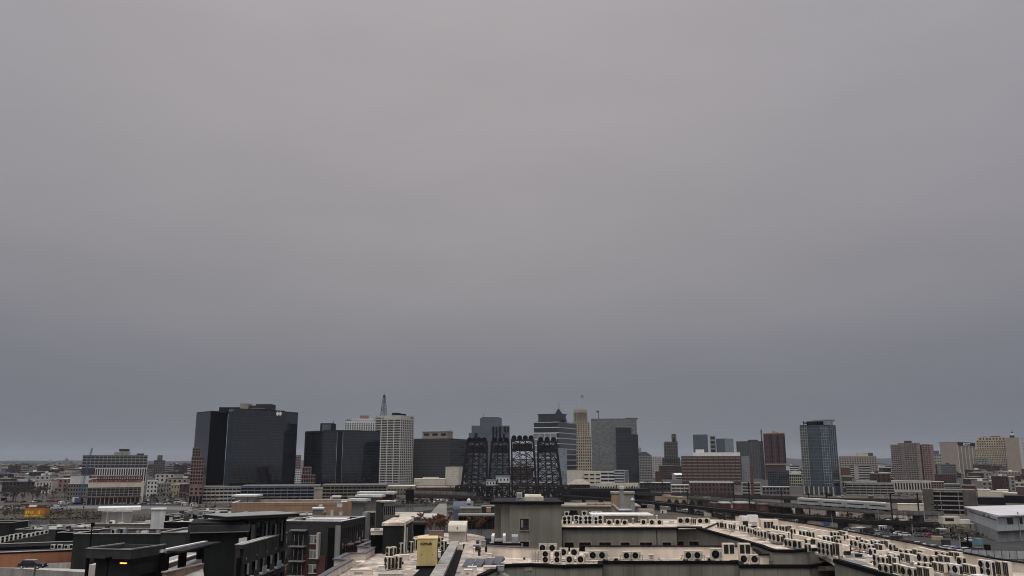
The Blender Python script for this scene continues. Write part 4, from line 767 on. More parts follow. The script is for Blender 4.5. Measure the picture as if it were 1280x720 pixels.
# ================================================================== LIFT BRIDGE
def sheave(root, c, r, ax=(1, 0, 0)):
    c = Vector(c); a = Vector(ax); MB().tube(c - a * .5, c + a * .5, r, r, 14).build('sheave', 'black', root)
def lift_tower(D, tl, tr, bl, br_, ytop, ybot, label, ns, dep=11):
    zt_ = zat(ytop, D); zb_ = max(1.5, zat(ybot, D)); ox = tx((bl + br_) / 2) * D
    root = thing('lift_bridge_tower', label, 'bridge tower', (ox, D, 0), 0, 'towers of the steel lift bridge')
    def X(px): return tx(px) * D - ox
    xs = [(X(bl), X(tl)), (X(br_), X(tr))]
    n_ = 6; zz = [zb_ + (zt_ - zb_) * i / n_ for i in range(n_ + 1)]
    def xa(k, z): t = (z - zb_) / (zt_ - zb_); return xs[k][0] * (1 - t) + xs[k][1] * t
    for y_ in (0, dep):
        for k in (0, 1): MB().bar((xa(k, 0), y_, 0), (xa(k, zt_), y_, zt_), 1.4).build('leg', 'dark_steel', root)
        mid = MB()
        for f_ in (.36, .64): mid.bar((xa(0, 0) * (1 - f_) + xa(1, 0) * f_, y_, 0), (xa(0, zt_) * (1 - f_) + xa(1, zt_) * f_, y_, zt_), .6)
        mid.build('inner_leg', 'dark_steel', root)
        br = MB()
        for i in range(n_):
            z0_, z1_ = zz[i], zz[i + 1]; a0, a1, b0, b1 = xa(0, z0_), xa(1, z0_), xa(0, z1_), xa(1, z1_); m0 = (a0 + a1) / 2; m1 = (b0 + b1) / 2
            br.bar((a0, y_, z0_), (a1, y_, z0_), .6); br.bar((a0, y_, z0_), (b1, y_, z1_), .5); br.bar((a1, y_, z0_), (b0, y_, z1_), .5)
            br.bar((a0, y_, z0_), (m1, y_, z1_), .42); br.bar((a1, y_, z0_), (m1, y_, z1_), .42); br.bar((a0, y_ + dep * .4, z1_), (m0, y_ + dep * .4, z0_), .35); br.bar((a1, y_ + dep * .4, z1_), (m0, y_ + dep * .4, z0_), .35)
            br.bar((xa(0, (z0_ + z1_) / 2), y_, (z0_ + z1_) / 2), (xa(1, (z0_ + z1_) / 2), y_, (z0_ + z1_) / 2), .28)
        br.build('bracing', 'rust_steel' if y_ else 'dark_steel', root)
    sb = MB()
    for k in (0, 1):
        for i in range(n_):
            sb.bar((xa(k, zz[i]), 0, zz[i]), (xa(k, zz[i + 1]), dep, zz[i + 1]), .45); sb.bar((xa(k, zz[i]), dep, zz[i]), (xa(k, zz[i + 1]), 0, zz[i + 1]), .45); sb.bar((xa(k, zz[i]), 0, zz[i]), (xa(k, zz[i]), dep, zz[i]), .45)
    sb.build('side_bracing', 'rust_steel', root)
    MB().box(xs[0][1] - .7, xs[1][1] + .7, -.6, dep + .6, zt_ - .3, zt_ + 1.0).build('top_platform', 'dark_steel', root)
    MB().box(xs[0][1] + 1, xs[1][1] - 1, 1, dep - 1, zt_ - 8.5, zt_ - 2.4).build('counterweight', 'rust_steel', root)
    rl = MB(); 
    for y_ in (-.6, dep + .6):
        rl.bar((xs[0][1] - .7, y_, zt_ + 2), (xs[1][1] + .7, y_, zt_ + 2), .12)
        for q in range(8): rl.bar((xs[0][1] - .7 + q * (xs[1][1] - xs[0][1] + 1.4) / 7, y_, zt_ + 1), (xs[0][1] - .7 + q * (xs[1][1] - xs[0][1] + 1.4) / 7, y_, zt_ + 2), .1)
    rl.build('railing', 'dark_steel', root)
    for q in range(ns):
        xq = xs[0][1] + 2 + (xs[1][1] - xs[0][1] - 4) * q / (ns - 1); sheave(root, (xq, 2.2, zt_ + 2.1), 2.1, (0, 1, 0)); sheave(root, (xq, dep - 2, zt_ + 2.1), 1.9, (0, 1, 0))
    return root
lift_tower(700, 583.5, 608, 575.5, 608.5, 553, 626, 'dark steel lift tower, leftmost, with splayed left legs', 4)
lift_tower(712, 615, 636, 609.5, 637, 553, 626, 'dark steel lift tower, second from left, before the stepped tower', 3)
lift_tower(694, 639.5, 667, 640.5, 671, 550.5, 626, 'dark steel lift tower, third from left, with biggest wheels on top', 4)
lift_tower(706, 673, 695.5, 673, 703.5, 552.5, 626, 'dark steel lift tower, rightmost, with splayed right legs', 3)
sp_ = thing('truss_span', 'dark steel truss span lying low between the lift towers', 'bridge', (tx(640) * 690, 690, 0))
def truss(root, x0, x1, y_, z0, z1, n_, m='dark_steel', r=.5):
    b = MB(); b.bar((x0, y_, z0), (x1, y_, z0), r * 1.8); b.bar((x0, y_, z1), (x1, y_, z1), r * 1.5)
    for i in range(n_ + 1):
        x = x0 + (x1 - x0) * i / n_; b.bar((x, y_, z0), (x, y_, z1), r)
        if i < n_: xn = x0 + (x1 - x0) * (i + 1) / n_; b.bar((x, y_, z0 if i % 2 else z1), (xn, y_, z1 if i % 2 else z0), r)
    return b.build('truss', m, root)
X0 = tx(570) * 690 - sp_.location.x; X1 = tx(712) * 690 - sp_.location.x
for y_ in (-6, 4, 14, 24): truss(sp_, X0, X1, y_, 1.5, 11.5, 22, r=.6)
MB().box(X0, X1, -6, 24, 1.2, 2.0).build('deck', 'dark_steel', sp_); MB().box(X0, X1, -6.5, -5.5, 11.3, 12.2).build('top_chord', 'rust_steel', sp_)
for q in range(6): MB().box(X0 + 6 + q * 15.5, X0 + 9 + q * 15.5, -5, 20, 0, 1.2).build('pier', 'conc_dk', sp_)
for (a, b_, y0, y1, lb) in ((608, 622.5, 600.5, 608, 'white operator cabin with teal roof, lower left one on the lift bridge'), (620, 637, 595.5, 603.5, 'white operator cabin with teal roof, higher right one on the lift bridge')):
    D_ = 686; xa_, xb_ = tx(a) * D_, tx(b_) * D_; z0_, z1_ = zat(y1, D_), zat(y0, D_); r = thing('operator_cabin', lb, 'cabin', ((xa_ + xb_) / 2, D_, z0_)); w_ = (xb_ - xa_) / 2
    MB().box(-w_, w_, 0, 5, 0, z1_ - z0_).build('wall', 'white_wall', r); MB().box(-w_ - .4, w_ + .4, -.4, 5.4, z1_ - z0_, z1_ - z0_ + .8).build('roof', 'teal_roof', r); MB().box(-w_ - .5, w_ + .5, -.9, 5.2, -.5, -.02).build('floor_beam', 'dark_steel', r)
    for q in range(4): MB().box(-w_ + .7 + q * w_ / 2, -w_ + 1.7 + q * w_ / 2, -.05, .05, 1.6, 3.2).build('window', 'win_dark', r)
    for q in (-1, 1): MB().box(q * (w_ - .6) - .3, q * (w_ - .6) + .3, 1, 2, -z0_, -.52).build('support', 'dark_steel', r)
# ================================================================== VIADUCTS, TRAIN, POLES
def deck(name, label, pts, z, w, th, m, mtop, cat='viaduct', par=.9, piers=22, pm='conc_dk'):
    q = [G(a, b_, z) for a, b_ in pts]; r = thing(name, label, cat, (q[0].x, q[0].y, 0)); o = r.location
    b = MB(); t = MB(); e = MB(); pr = MB()
    for i in range(len(q) - 1):
        A = q[i] - o; B_ = q[i + 1] - o; d = (B_ - A); dn = Vector((-d.y, d.x, 0)).normalized(); ex = d.normalized() * .02 * i
        dz = Vector((0, 0, th / 2)); b.bar(A - dz, B_ - dz, w, th); t.bar(A + Vector((0, 0, .06 + .004 * i)), B_ + Vector((0, 0, .06 + .004 * i)), w - 1.2, .1)
        for s in (-1, 1): e.bar(A + dn * s * (w / 2) + Vector((0, 0, par / 2 - .3)), B_ + dn * s * (w / 2) + Vector((0, 0, par / 2 - .3)), .35, par + .6 + th * .3)
        L_ = d.length; k = max(1, int(L_ / piers))
        for j_ in range(k):
            p = A + d * ((j_ + .5) / k); MB().box(p.x - 1.1, p.x + 1.1, p.y - w * .35, p.y + w * .35, 0, z - th).build('pier', pm, r)
    b.build('girder', m, r); t.build('track_bed', mtop, r); e.build('parapet', m, r); rails = MB()
    for i in range(len(q) - 1):
        A = q[i] - o; B_ = q[i + 1] - o; d = (B_ - A); dn = Vector((-d.y, d.x, 0)).normalized()
        for s in (-2.6, -1.2, 1.2, 2.6): rails.bar(A + dn * s + Vector((0, 0, .2)), B_ + dn * s + Vector((0, 0, .2)), .12)
    rails.build('rail', 'rust_steel', r); return r
deck('rail_viaduct', 'nearest dark railway viaduct curving across the right middle ground', [(700, 619), (812, 627), (900, 636), (980, 643.5), (1080, 651), (1170, 655)], 4.5, 9, 1.3, 'dark_steel', 'ballast', par=.3)
deck('rail_viaduct', 'second railway viaduct behind the nearest one, carrying the silver train', [(860, 620.5), (940, 627), (980, 630.6), (1060, 636), (1115, 640), (1180, 641.5)], 6.5, 10, 1.2, 'conc_dk', 'ballast', par=.4)
deck('rail_viaduct', 'farthest dark railway viaduct passing below the brick offices', [(700, 612.5), (830, 617.5), (960, 621), (1060, 624.5), (1150, 625.5)], 6.0, 12, 1.5, 'charcoal', 'ballast', par=.5)
deck('road_bridge', 'low concrete road bridge left of the lift bridge over the river', [(478, 614.5), (540, 615.5), (590, 617)], 6, 10, 1.4, 'conc_dk', 'asphalt', 'bridge')
deck('road_bridge', 'lower brown girder bridge left of the lift bridge', [(520, 620), (560, 621), (600, 622)], 4, 8, 1.2, 'rust_steel', 'asphalt', 'bridge')
av = thing('arched_viaduct', 'tan stone viaduct with five round arches below the brick offices', 'viaduct', G(832, 631.5, 0)); A = G(832, 631.5, 0); B_ = G(880, 634.5, 0); d = B_ - A; L_ = d.length; ang = math.atan2(d.y, d.x); av.rotation_euler.z = ang
hh = 5.6; n_ = 5; bw = L_ / n_; b = MB(); seg = 10
for i in range(n_):
    c = (i + .5) * bw; r_ = bw * .36; z0_ = hh - r_ - 1.1
    for s in range(seg):
        a0 = math.pi * s / seg; a1 = math.pi * (s + 1) / seg; x0, y0 = c - r_ * math.cos(a0), z0_ + r_ * math.sin(a0); x1, y1 = c - r_ * math.cos(a1), z0_ + r_ * math.sin(a1)
        b.add([(x0, 0, y0), (x1, 0, y1), (x1, 0, hh), (x0, 0, hh), (x0, 5, y0), (x1, 5, y1), (x1, 5, hh), (x0, 5, hh)], [(0, 1, 2, 3), (7, 6, 5, 4), (0, 4, 5, 1)])
    b.box(i * bw, c - r_, 0, 5, 0, hh); b.box(c + r_, (i + 1) * bw, 0, 5, 0, hh)
b.build('arches', 'stone_tan', av); MB().box(-1, L_ + 1, -.3, 5.3, hh, hh + .9).build('parapet', 'stone_tan', av); MB().box(-2.5, -.02, -.6, 5.6, 0, hh + 1.8).build('end_pier', 'orange_tan', av); MB().box(L_ + .02, L_ + 2, -.6, 5.6, 0, hh + 1.4).build('end_pier', 'stone_tan', av); MB().box(0, L_, 5.1, 5.6, 0, hh - .1).build('back_wall', 'black', av)
# silver train of four cars on the second viaduct
q = [G(a, b_, 6.5) for a, b_ in [(1000, 631.9), (1030, 634), (1060, 636), (1088, 638), (1115, 640)]]
for i in range(4):
    A, B_ = q[i], q[i + 1]; d = B_ - A; L_ = d.length - 1.2; r = thing('train_car', 'silver passenger train car', 'train car', (A.x, A.y, 6.8), math.atan2(d.y, d.x), 'train cars on the second viaduct', 'on the second viaduct')
    MB().box(0, L_, -1.5, 1.5, .7, 3.5).build('body', 'silver', r); MB().prism([(0, -1.4), (L_, -1.4), (L_, 1.4), (0, 1.4)], 3.5, 4.0).build('roof', 'roof_white', r); MB().box(1.5, L_ - 1.5, -1.56, -1.48, 2.1, 2.6).build('window_band', 'win_dark', r)
    for x_ in (2, L_ - 4): MB().box(x_, x_ + 2.2, -1.2, 1.2, 0, .68).build('bogie', 'black', r)
# low brick sheds between the viaducts
for i, (a, b_, y0, y1) in enumerate(((890, 898, 629.5, 635), (901.5, 913.5, 629.2, 636), (920, 937, 629.2, 638), (941.5, 947, 629.5, 638), (950, 961, 631, 640), (963, 970, 632, 640), (973, 978, 632, 640), (982, 990, 632.5, 641))):
    D_ = G(a, y1, 2).y; X0, X1 = tx(a, y1) * D_, tx(b_, y1) * D_; zt_ = zat(y0, D_) ; r = thing('brick_shed', 'small red brick shed with pale roof', 'shed', (X0, D_, 0), 0, 'sheds between the viaducts', 'between the two viaducts')
    MB().box(0, X1 - X0, 0, 7, 0, zt_).build('wall', 'brick' if i % 2 else 'red_lb', r); MB().box(-.2, X1 - X0 + .2, -.2, 7.2, zt_, zt_ + .7).build('roof', 'roof_white' if i in (1, 2, 3, 6) else 'conc_dk', r)
sb = tower('signal_shed', 'cream shed with rusty patches right of the silver train', 'shed', 1117, 1149.5, 1150, 631, 470, -2, wall='cream', roof='roof_beige', deep=8)
MB().box(-sb['w'] * .85, -sb['w'] * .55, -.06, .05, .3, sb['h'] * .6).build('stain_panel', 'orange_tan', sb)
def pole(a, y0, y1, place, arms=1, m='dark_steel', r=.35, nm='catenary_pole', lb='dark steel catenary mast with crossarm', cat='pole', grp='masts along the railway'):
    p = G(a, y1, 0); zt_ = zat(y0, p.y); t = thing(nm, lb, cat, p, 0, grp, place); MB().bar((0, 0, 0), (0, 0, zt_), r * 2, r * 1.4).build('mast', m, t)
    if arms:
        MB().bar((-3.2, 0, zt_ - 1), (3.2, 0, zt_ - 1), r * .8).build('crossarm', m, t); 
        if arms > 1: MB().bar((-2.4, 0, zt_ - 4), (2.4, 0, zt_ - 4), r * .8).build('crossarm', m, t)
        b = MB(); b.bar((-3, 0, zt_ - 1), (0, 0, zt_ - 3.2), .12); b.bar((3, 0, zt_ - 1), (0, 0, zt_ - 3.2), .12); b.build('stay', m, t)
    return t
for (a, y0, y1, pl) in ((810.5, 601, 626, 'left of the arched viaduct'), (829, 602, 628, 'left of the arched viaduct'), (918.3, 603, 640, 'before the brick offices'), (937.8, 602, 643, 'before the brick offices'), (1012.5, 616, 645, 'by the silver train'), (1035, 614.5, 648, 'by the silver train'), (1116.5, 617, 660, 'beside the cream signal shed'), (1150, 616, 655, 'beside the cream signal shed'),
                         (771, 606, 622, 'by the station'), (791, 607, 622, 'by the station'), (519.5, 602, 622, 'left of the lift bridge'), (563, 607, 622, 'left of the lift bridge'), (1060, 628, 648, 'in the rail yard'), (1173, 628, 650, 'in the rail yard'), (860, 612, 634, 'behind the arched viaduct'), (978, 612, 636, 'behind the near viaduct')):
    pole(a, y0, y1, pl, 2 if y1 > 638 else 1)
b = MB(); 
for (p0_, p1_) in (((1012.5, 617, 645), (1035, 615.5, 648)), ((1116.5, 618, 660), (1150, 617, 655)), ((918.3, 604, 640), (937.8, 603, 643)), ((810.5, 602, 626), (829, 603, 628))):
    A = G(p0_[0], p0_[2], 0); A.z = zat(p0_[1], A.y); B_ = G(p1_[0], p1_[2], 0); B_.z = zat(p1_[1], B_.y)
    w = MB(); prev = A.copy()
    for i in range(1, 9):
        t = i / 8; p = A.lerp(B_, t); p.z -= 2.5 * 4 * t * (1 - t) * .5; w.bar(prev - A, p - A, .14); prev = p
    o = w.build('overhead_wire', 'dark_steel', loc=A); tag(o, 'thin dark overhead wire strung between two catenary masts', 'wire', 'overhead wires', 'over the railway')
for (a, y0, y1, pl) in ((1041, 643, 662, 'behind the right roof wing'), (1099, 632, 660, 'behind the right roof wing'), (1133, 640, 662, 'in the rail yard lot'), (1142, 655, 678, 'in the parking lot'), (1157.5, 640, 664, 'in the rail yard lot'), (1201, 668, 690, 'by the white warehouse'), (998, 652, 668, 'behind the right roof wing'), (24, 640, 652, 'on the riverside field'), (512, 626, 644, 'on the riverbank')):
    pole(a, y0, y1, pl, 0, 'galv', .12, 'light_pole', 'thin pale light pole', 'light pole', 'thin light poles')
pole(1211, 668, 688, 'left of the white warehouse', 0, 'black', .25, 'light_pole', 'thick black post', 'post', None)
# ================================================================== WHITE WAREHOUSE + YARD
D0 = 335.0; cx = tx(1248, 665) * D0
def wp(px, D_): return (tx(px, 665) * D_, D_)
A = Vector((tx(1209, 640) * 400, 400)); C_ = Vector((cx, D0)); B_ = Vector((cx + 75, D0 + 32)); E_ = A + (B_ - C_)
wh = thing('warehouse', 'grey-white metal warehouse with low pitched pale roof at right edge', 'warehouse', (cx, D0, 0)); o = Vector((cx, D0))
L2 = [A - o, C_ - o, B_ - o, E_ - o]
ze = zat(645.8, D0) ; zl = zat(650.5, D0)
MB().prism([(p.x, p.y) for p in L2], zat(664.5, D0), ze).build('wall', 'warehouse', wh)
ins = [(p.x * 1.0, p.y + .8) for p in L2]; MB().prism(ins, 0, zat(664.5, D0)).build('lower_wall', 'warehouse_low', wh)
b = MB(); ex = [L2[0] + Vector((-1, .5)), L2[1] + Vector((0, -1.2)), L2[2] + Vector((1, -.8)), L2[3]]
rz = ze + 5.0; r0 = (L2[0] + L2[3]) / 2; m1 = (L2[0] + L2[3]) * .5; 
def mid(a_, b_, t=.5): return a_ * (1 - t) + b_ * t
q0 = mid(ex[0], ex[3], .0); rdgA = mid(ex[0], ex[1], .5); rdgB = mid(ex[3], ex[2], .5)
zr = zat(632.3, 372)
vs = [(ex[0].x, ex[0].y, ze), (ex[1].x, ex[1].y, ze), (ex[2].x, ex[2].y, ze), (ex[3].x, ex[3].y, ze)]
ap = L2[0] * .35 + L2[1] * .25 + L2[3] * .25 + L2[2] * .15
b.add(vs + [(v[0], v[1], v[2] + .5) for v in vs] + [(tx(1246, 632) * 385 - cx, 385 - D0, zat(632.3, 385)), (rdgB.x, rdgB.y, zat(632.3, 385))],
      [(0, 3, 2, 1), (0, 1, 5, 4), (1, 2, 6, 5), (2, 3, 7, 6), (3, 0, 4, 7), (4, 5, 8), (5, 6, 9, 8), (6, 7, 9), (7, 4, 8, 9)])
b.build('roof', 'warehouse_roof', wh)
dl_ = (L2[0] - L2[1]).normalized(); dr_ = (L2[2] - L2[1]).normalized(); nl = Vector((-dl_.y, dl_.x)); nl = nl if nl.y < 0 or nl.x < 0 else -nl
def wl_box(d_, s0, s1, z0_, z1_, m, nm, out=.06):
    n__ = Vector((d_.y, -d_.x)); n__ = n__ if n__.y < 0 else -n__
    a_ = L2[1] + d_ * s0; c_ = L2[1] + d_ * s1; pts = [a_ - n__ * .1, c_ - n__ * .1, c_ + n__ * out, a_ + n__ * out]
    if ((pts[1] - pts[0]).x * (pts[2] - pts[1]).y - (pts[1] - pts[0]).y * (pts[2] - pts[1]).x) < 0: pts.reverse()
    MB().prism([(p.x, p.y) for p in pts], z0_, z1_).build(nm, m, wh)
wl_box(dr_, .02, 70, zat(664.6, D0) - .25, zat(664.6, D0) + .2, 'charcoal', 'trim', .2); wl_box(dl_, .02, 60, zat(664.6, D0) - .25, zat(664.6, D0) + .2, 'charcoal', 'trim', .2)
wl_box(dl_, .3, 62, ze - 1.5, ze - 1.2, 'charcoal', 'gutter_line', .1)
for s in (5.5, 12.5, 26): wl_box(dr_, s, s + (3.3 if s != 12.5 else 1.6), 10.5 - 4.0, 8.9, 'win_dark', 'window')
wl_box(dr_, 16, 22, 9.2, 11.2, 'win_dark', 'window'); wl_box(dr_, 11.7, 11.95, 0, 11, 'galv', 'downpipe', .3)
for s in (14, 25): wl_box(dl_, s, s + 4, 8.4, 9.1, 'win_dark', 'window')
for s in (9, 20, 32, 40): wl_box(dl_, s, s + 1.6, .1, zat(664.5, D0) - .5, 'black', 'bay_opening', .15)
for s in (18, 22): wl_box(dr_, s, s + 1.4, .1, 3.2, 'black', 'door', .15)
# raised tank platform with stair, left of the warehouse
st = thing('stair_platform', 'cream cabin on rusty platform with slanting stair left of white warehouse', 'platform', G(1181, 666, 0)); k = st.location.y / F; st.scale = (.75, .75, .75)
MB().box(-.5, 9.5, 0, 5, 5.2, 9.2).build('cabin', 'cream', st); MB().box(9.5, 16, 1, 4, 5.2, 7.4).build('tank', 'white_wall', st); MB().box(1, 6, -.06, .05, 6.6, 8.2).build('window', 'win_dark', st); MB().box(-1, 18, -1, 5, 4.8, 5.18).build('deck', 'tan', st)
b = MB()
for x_ in (-.8, 2.4, 5.6, 9, 17.6): b.bar((x_, -.6, 0), (x_, -.6, 4.8), .5); b.bar((x_, 4.6, 0), (x_, 4.6, 4.8), .5)
b.bar((-.8, -.6, 0), (5.6, -.6, 4.8), .3); b.build('frame', 'tan', st); MB().bar((6, -1.8, 5), (19, -1.8, 0), .5, .7).build('stair_stringer', 'cream', st); MB().bar((6, -3, 5), (19, -3, 0), .4, .5).build('stair_stringer', 'tan', st)
for q in range(14): MB().box(6.2 + q * .92, 7.0 + q * .92, -3, -1.8, 4.9 - q * .355, 5.0 - q * .355).build('tread', 'conc_dk', st)
# panel fence
A = G(1150, 696.5, 0); B_ = G(1330, 700.5, 0); n_ = 19; fe = thing('panel_fence', 'long grey panelled screen fence behind the right roof corner', 'fence', A); d = (B_ - A) / n_
for i in range(n_):
    p0_ = d * i + d * .03; p1_ = d * i + d * .97; MB().bar(p0_ + Vector((0, 0, 1.3)), p1_ + Vector((0, 0, 1.3)), .08, 2.4).build('fence_panel', 'fence_panel', fe); MB().bar(d * i, d * i + Vector((0, 0, 2.7)), .16).build('post', 'charcoal', fe)
# containers and yard pieces
oc = thing('site_office', 'orange two-level site shed with yellow sign patches on riverside field', 'shed', G(30, 646, 0), math.radians(-4)); w_ = 25 * oc.location.y / F
MB().box(0, w_, 0, 5, 0, 4.9).build('wall', 'orange_paint', oc); MB().box(-.15, w_ + .15, -.15, 5.15, 4.9, 5.2).build('roof', 'brick', oc)
MB().box(.1, 4.2, -.25, -.02, .0, 4.9).data if 0 else None
for x_, w2, h2 in ((.6, 1.0, 1.6), (2.0, .8, 1.5), (3.2, 1.0, 1.4), (4.5, .8, 1.6), (7.8, 1.4, 1.8)): MB().box(x_, x_ + w2, -.08, .03, 1.6, 1.6 + h2).build('sign_panel', 'yellow_paint', oc)
MB().box(.3, w_ - .3, -.1, .03, .1, 1.1).build('base_band', 'yellow_paint', oc)
t = MB().box(0, 4.2, 0, 2, 0, 1.0).build('roof_tarp', 'white_paint', loc=(oc.location.x + 1.5, oc.location.y + 1, 5.25)); tag(t, 'white folded tarp lying on top of the orange site shed', 'tarp')
t = MB().box(0, 4.2, 0, 2, 0, 1.0).build('roof_tarp', 'red_lb', loc=(oc.location.x + 6.2, oc.location.y + 1, 5.25)); tag(t, 'dark red crate stack on top of the orange site shed', 'crate')
rr = random.Random(31)
for i, (a, y_, w_, h_, m_, lb) in enumerate(((806, 630, 9, 2.2, 'white_wall', 'white'), (822, 634, 12, 2, 'mint', 'pale green'), (846, 637, 8, 2, 'pink_stone', 'pinkish'), (862, 640, 11, 2.4, 'grey_mid', 'grey'), (880, 646, 9, 2, 'conc_lt', 'pale grey'), (898, 650, 8, 2.5, 'roof_dark', 'black'), (1030, 657, 7, 3.5, 'blue_steel', 'blue'), (1055, 661, 16, 2.3, 'orange_tan', 'tan'), (1062, 656, 10, 2, 'mint', 'pale green'), (1110, 658, 4, 3, 'white_wall', 'white'), (1118, 660, 4, 3, 'conc_lt', 'pale grey'), (1126, 659, 5, 3.2, 'white_wall', 'white'), (1092, 660, 7, 2.6, 'charcoal', 'charcoal'), (1180, 684, 8, 2.4, 'charcoal', 'charcoal'), (1205, 688, 10, 2.6, 'black', 'black'), (1222, 682, 7, 2.4, 'teal_roof', 'teal'), (1232, 690, 6, 2.2, 'black', 'black'), (1165, 676, 12, 1.6, 'stone_tan', 'tan'), (992, 640, 9, 2.6, 'cream', 'cream'), (1043, 645, 5, 1.8, 'white_wall', 'white'), (1115, 648, 5, 2.4, 'white_wall', 'white'), (1132, 652, 5, 2.2, 'white_wall', 'white'), (96, 628.5, 6, 3, 'yellow_paint', 'yellow'), (90, 627, 8, 3, 'white_wall', 'white'), (112, 627.5, 6, 3, 'white_wall', 'white'))):
    p = G(a, y_, 0); s = p.y / F; w_m = min(12, w_ * s); r = thing('shipping_container' if w_m > 5 else 'utility_shed', f'{lb} {"container" if w_m > 5 else "utility shed"}', 'container' if w_m > 5 else 'shed', p, math.radians(rr.uniform(-22, 8)), 'containers and sheds in the yards', 'near ' + land(a) if a < 900 or a > 1250 else 'in the yard behind the right roof wing')
    MB().box(0, w_m, 0, 2.6, .1, h_).build('body', m_, r); b = MB(); n__ = max(3, int(w_m / .9))
    for q in range(n__): b.box(w_m * (q + .2) / n__, w_m * (q + .6) / n__, -.07, .02, .25, h_ - .2)
    b.build('ribs', m_, r); MB().box(-.06, w_m + .06, -.06, 2.66, h_, h_ + .12).build('lid', m_, r); MB().box(w_m, w_m + .05, .4, 2.2, .2, h_ - .3).build('door', 'charcoal', r)

# ------------------------------------------------------------------ rail tracks, undergrowth, small yard debris
for i, pts in enumerate(([(700, 618.6), (860, 624), (1000, 630), (1150, 641)], [(700, 616.8), (860, 621.5), (1000, 627), (1150, 636)], [(880, 641), (1000, 650), (1120, 659), (1220, 668)], [(880, 638.5), (1000, 647), (1120, 655.5), (1220, 664)], [(1080, 647), (1160, 655), (1230, 662)], [(1080, 644), (1160, 651), (1230, 658)], [(700, 615.5), (860, 619.8), (1000, 624), (1150, 632)])):
    b = MB(); q = [G(a, y_, 0) for a, y_ in pts]
    for k in range(len(q) - 1):
        d = (q[k + 1] - q[k]); dn = Vector((-d.y, d.x, 0)).normalized()
        for s_ in (-.75, .75): b.bar(q[k] + dn * s_ + Vector((0, 0, .25)), q[k + 1] + dn * s_ + Vector((0, 0, .25)), .14, .16)
        b.bar(q[k] + Vector((0, 0, .1)), q[k + 1] + Vector((0, 0, .1 + .001 * i)), 2.6, .12)
    struct('rail_track', b, 'conc_dk' if i % 2 else 'ballast')
def scrub(nm, areas, m, seed, hmax=1.8):
    rr = random.Random(seed); b = MB()
    for (a0, y0, a1, y1, spread, n_) in areas:
        for i in range(n_):
            t = rr.random(); c = G(a0 + (a1 - a0) * t + rr.gauss(0, 3), y0 + (y1 - y0) * t + rr.gauss(0, spread), 0); hh_ = rr.uniform(.4, hmax); w_ = hh_ * rr.uniform(.8, 1.8)
            for k in range(9):
                o_ = Vector((rr.gauss(0, w_ * .5), rr.gauss(0, w_ * .5), rr.uniform(0, hh_))); e = [Vector((rr.uniform(-1, 1), rr.uniform(-1, 1), rr.uniform(-.6, 1))) * w_ * .3 for _ in range(3)]
                b.add([c + o_ + v for v in e], [(0, 1, 2)])
    o = b.build(nm, m); o['kind'] = 'stuff'; return o
scrub('undergrowth', [(880, 642, 1170, 660, 1.6, 1300), (700, 622, 880, 632, 1.0, 400), (1000, 634, 1170, 648, 1.2, 500), (1100, 664, 1230, 672, .8, 250), (1220, 704, 1330, 712, 1.5, 160)], 'undergrowth', 4)
scrub('undergrowth', [(-40, 655, 150, 651, .8, 700), (0, 640, 140, 645, 2.5, 500), (490, 634, 600, 628, .6, 300), (150, 651, 480, 634.5, .8, 400), (60, 623, 240, 622, .7, 400)], 'undergrowth', 6, 2.2)
scrub('evergreen_scrub', [(900, 641, 1140, 655, 1.0, 260), (940, 596, 1110, 600, 1.5, 120), (1190, 612, 1280, 610, 1.5, 160), (130, 622, 200, 623, .6, 120)], 'evergreen', 8, 2.5)
rr = random.Random(99)
for i in range(70):
    z_ = i % 5; a, y_ = ((rr.uniform(0, 240), rr.uniform(622, 633)), (rr.uniform(800, 1000), rr.uniform(630, 648)), (rr.uniform(1060, 1230), rr.uniform(655, 672)), (rr.uniform(480, 575), rr.uniform(620, 630)), (rr.uniform(1000, 1200), rr.uniform(618, 628)))[z_]
    p = G(a, y_, 0); s_ = rr.uniform(1.2, 3.2); cn_, cm_ = rr.choice((('white', 'white_wall'), ('grey', 'grey_mid'), ('rusty', 'brick'), ('black', 'black'), ('pale', 'conc_lt')))
    r = thing('yard_hut', f'small {cn_} yard hut', 'hut', p, rr.uniform(-.5, .5), 'small huts in the yards', ('in left riverside lots', 'beside the arched viaduct', 'behind the right roof wing', 'across the river bridge', 'near the silver train')[z_])
    MB().box(0, s_ * 1.4, 0, s_, 0, s_ * .75).build('wall', cm_, r); MB().box(-.1, s_ * 1.4 + .1, -.1, s_ + .1, s_ * .75, s_ * .75 + .15).build('roof', rr.choice(['roof_white', 'roof_dark', 'roof_grey']), r); MB().box(s_ * .3, s_ * .6, -.04, .02, 0, s_ * .55).build('door', 'black', r)
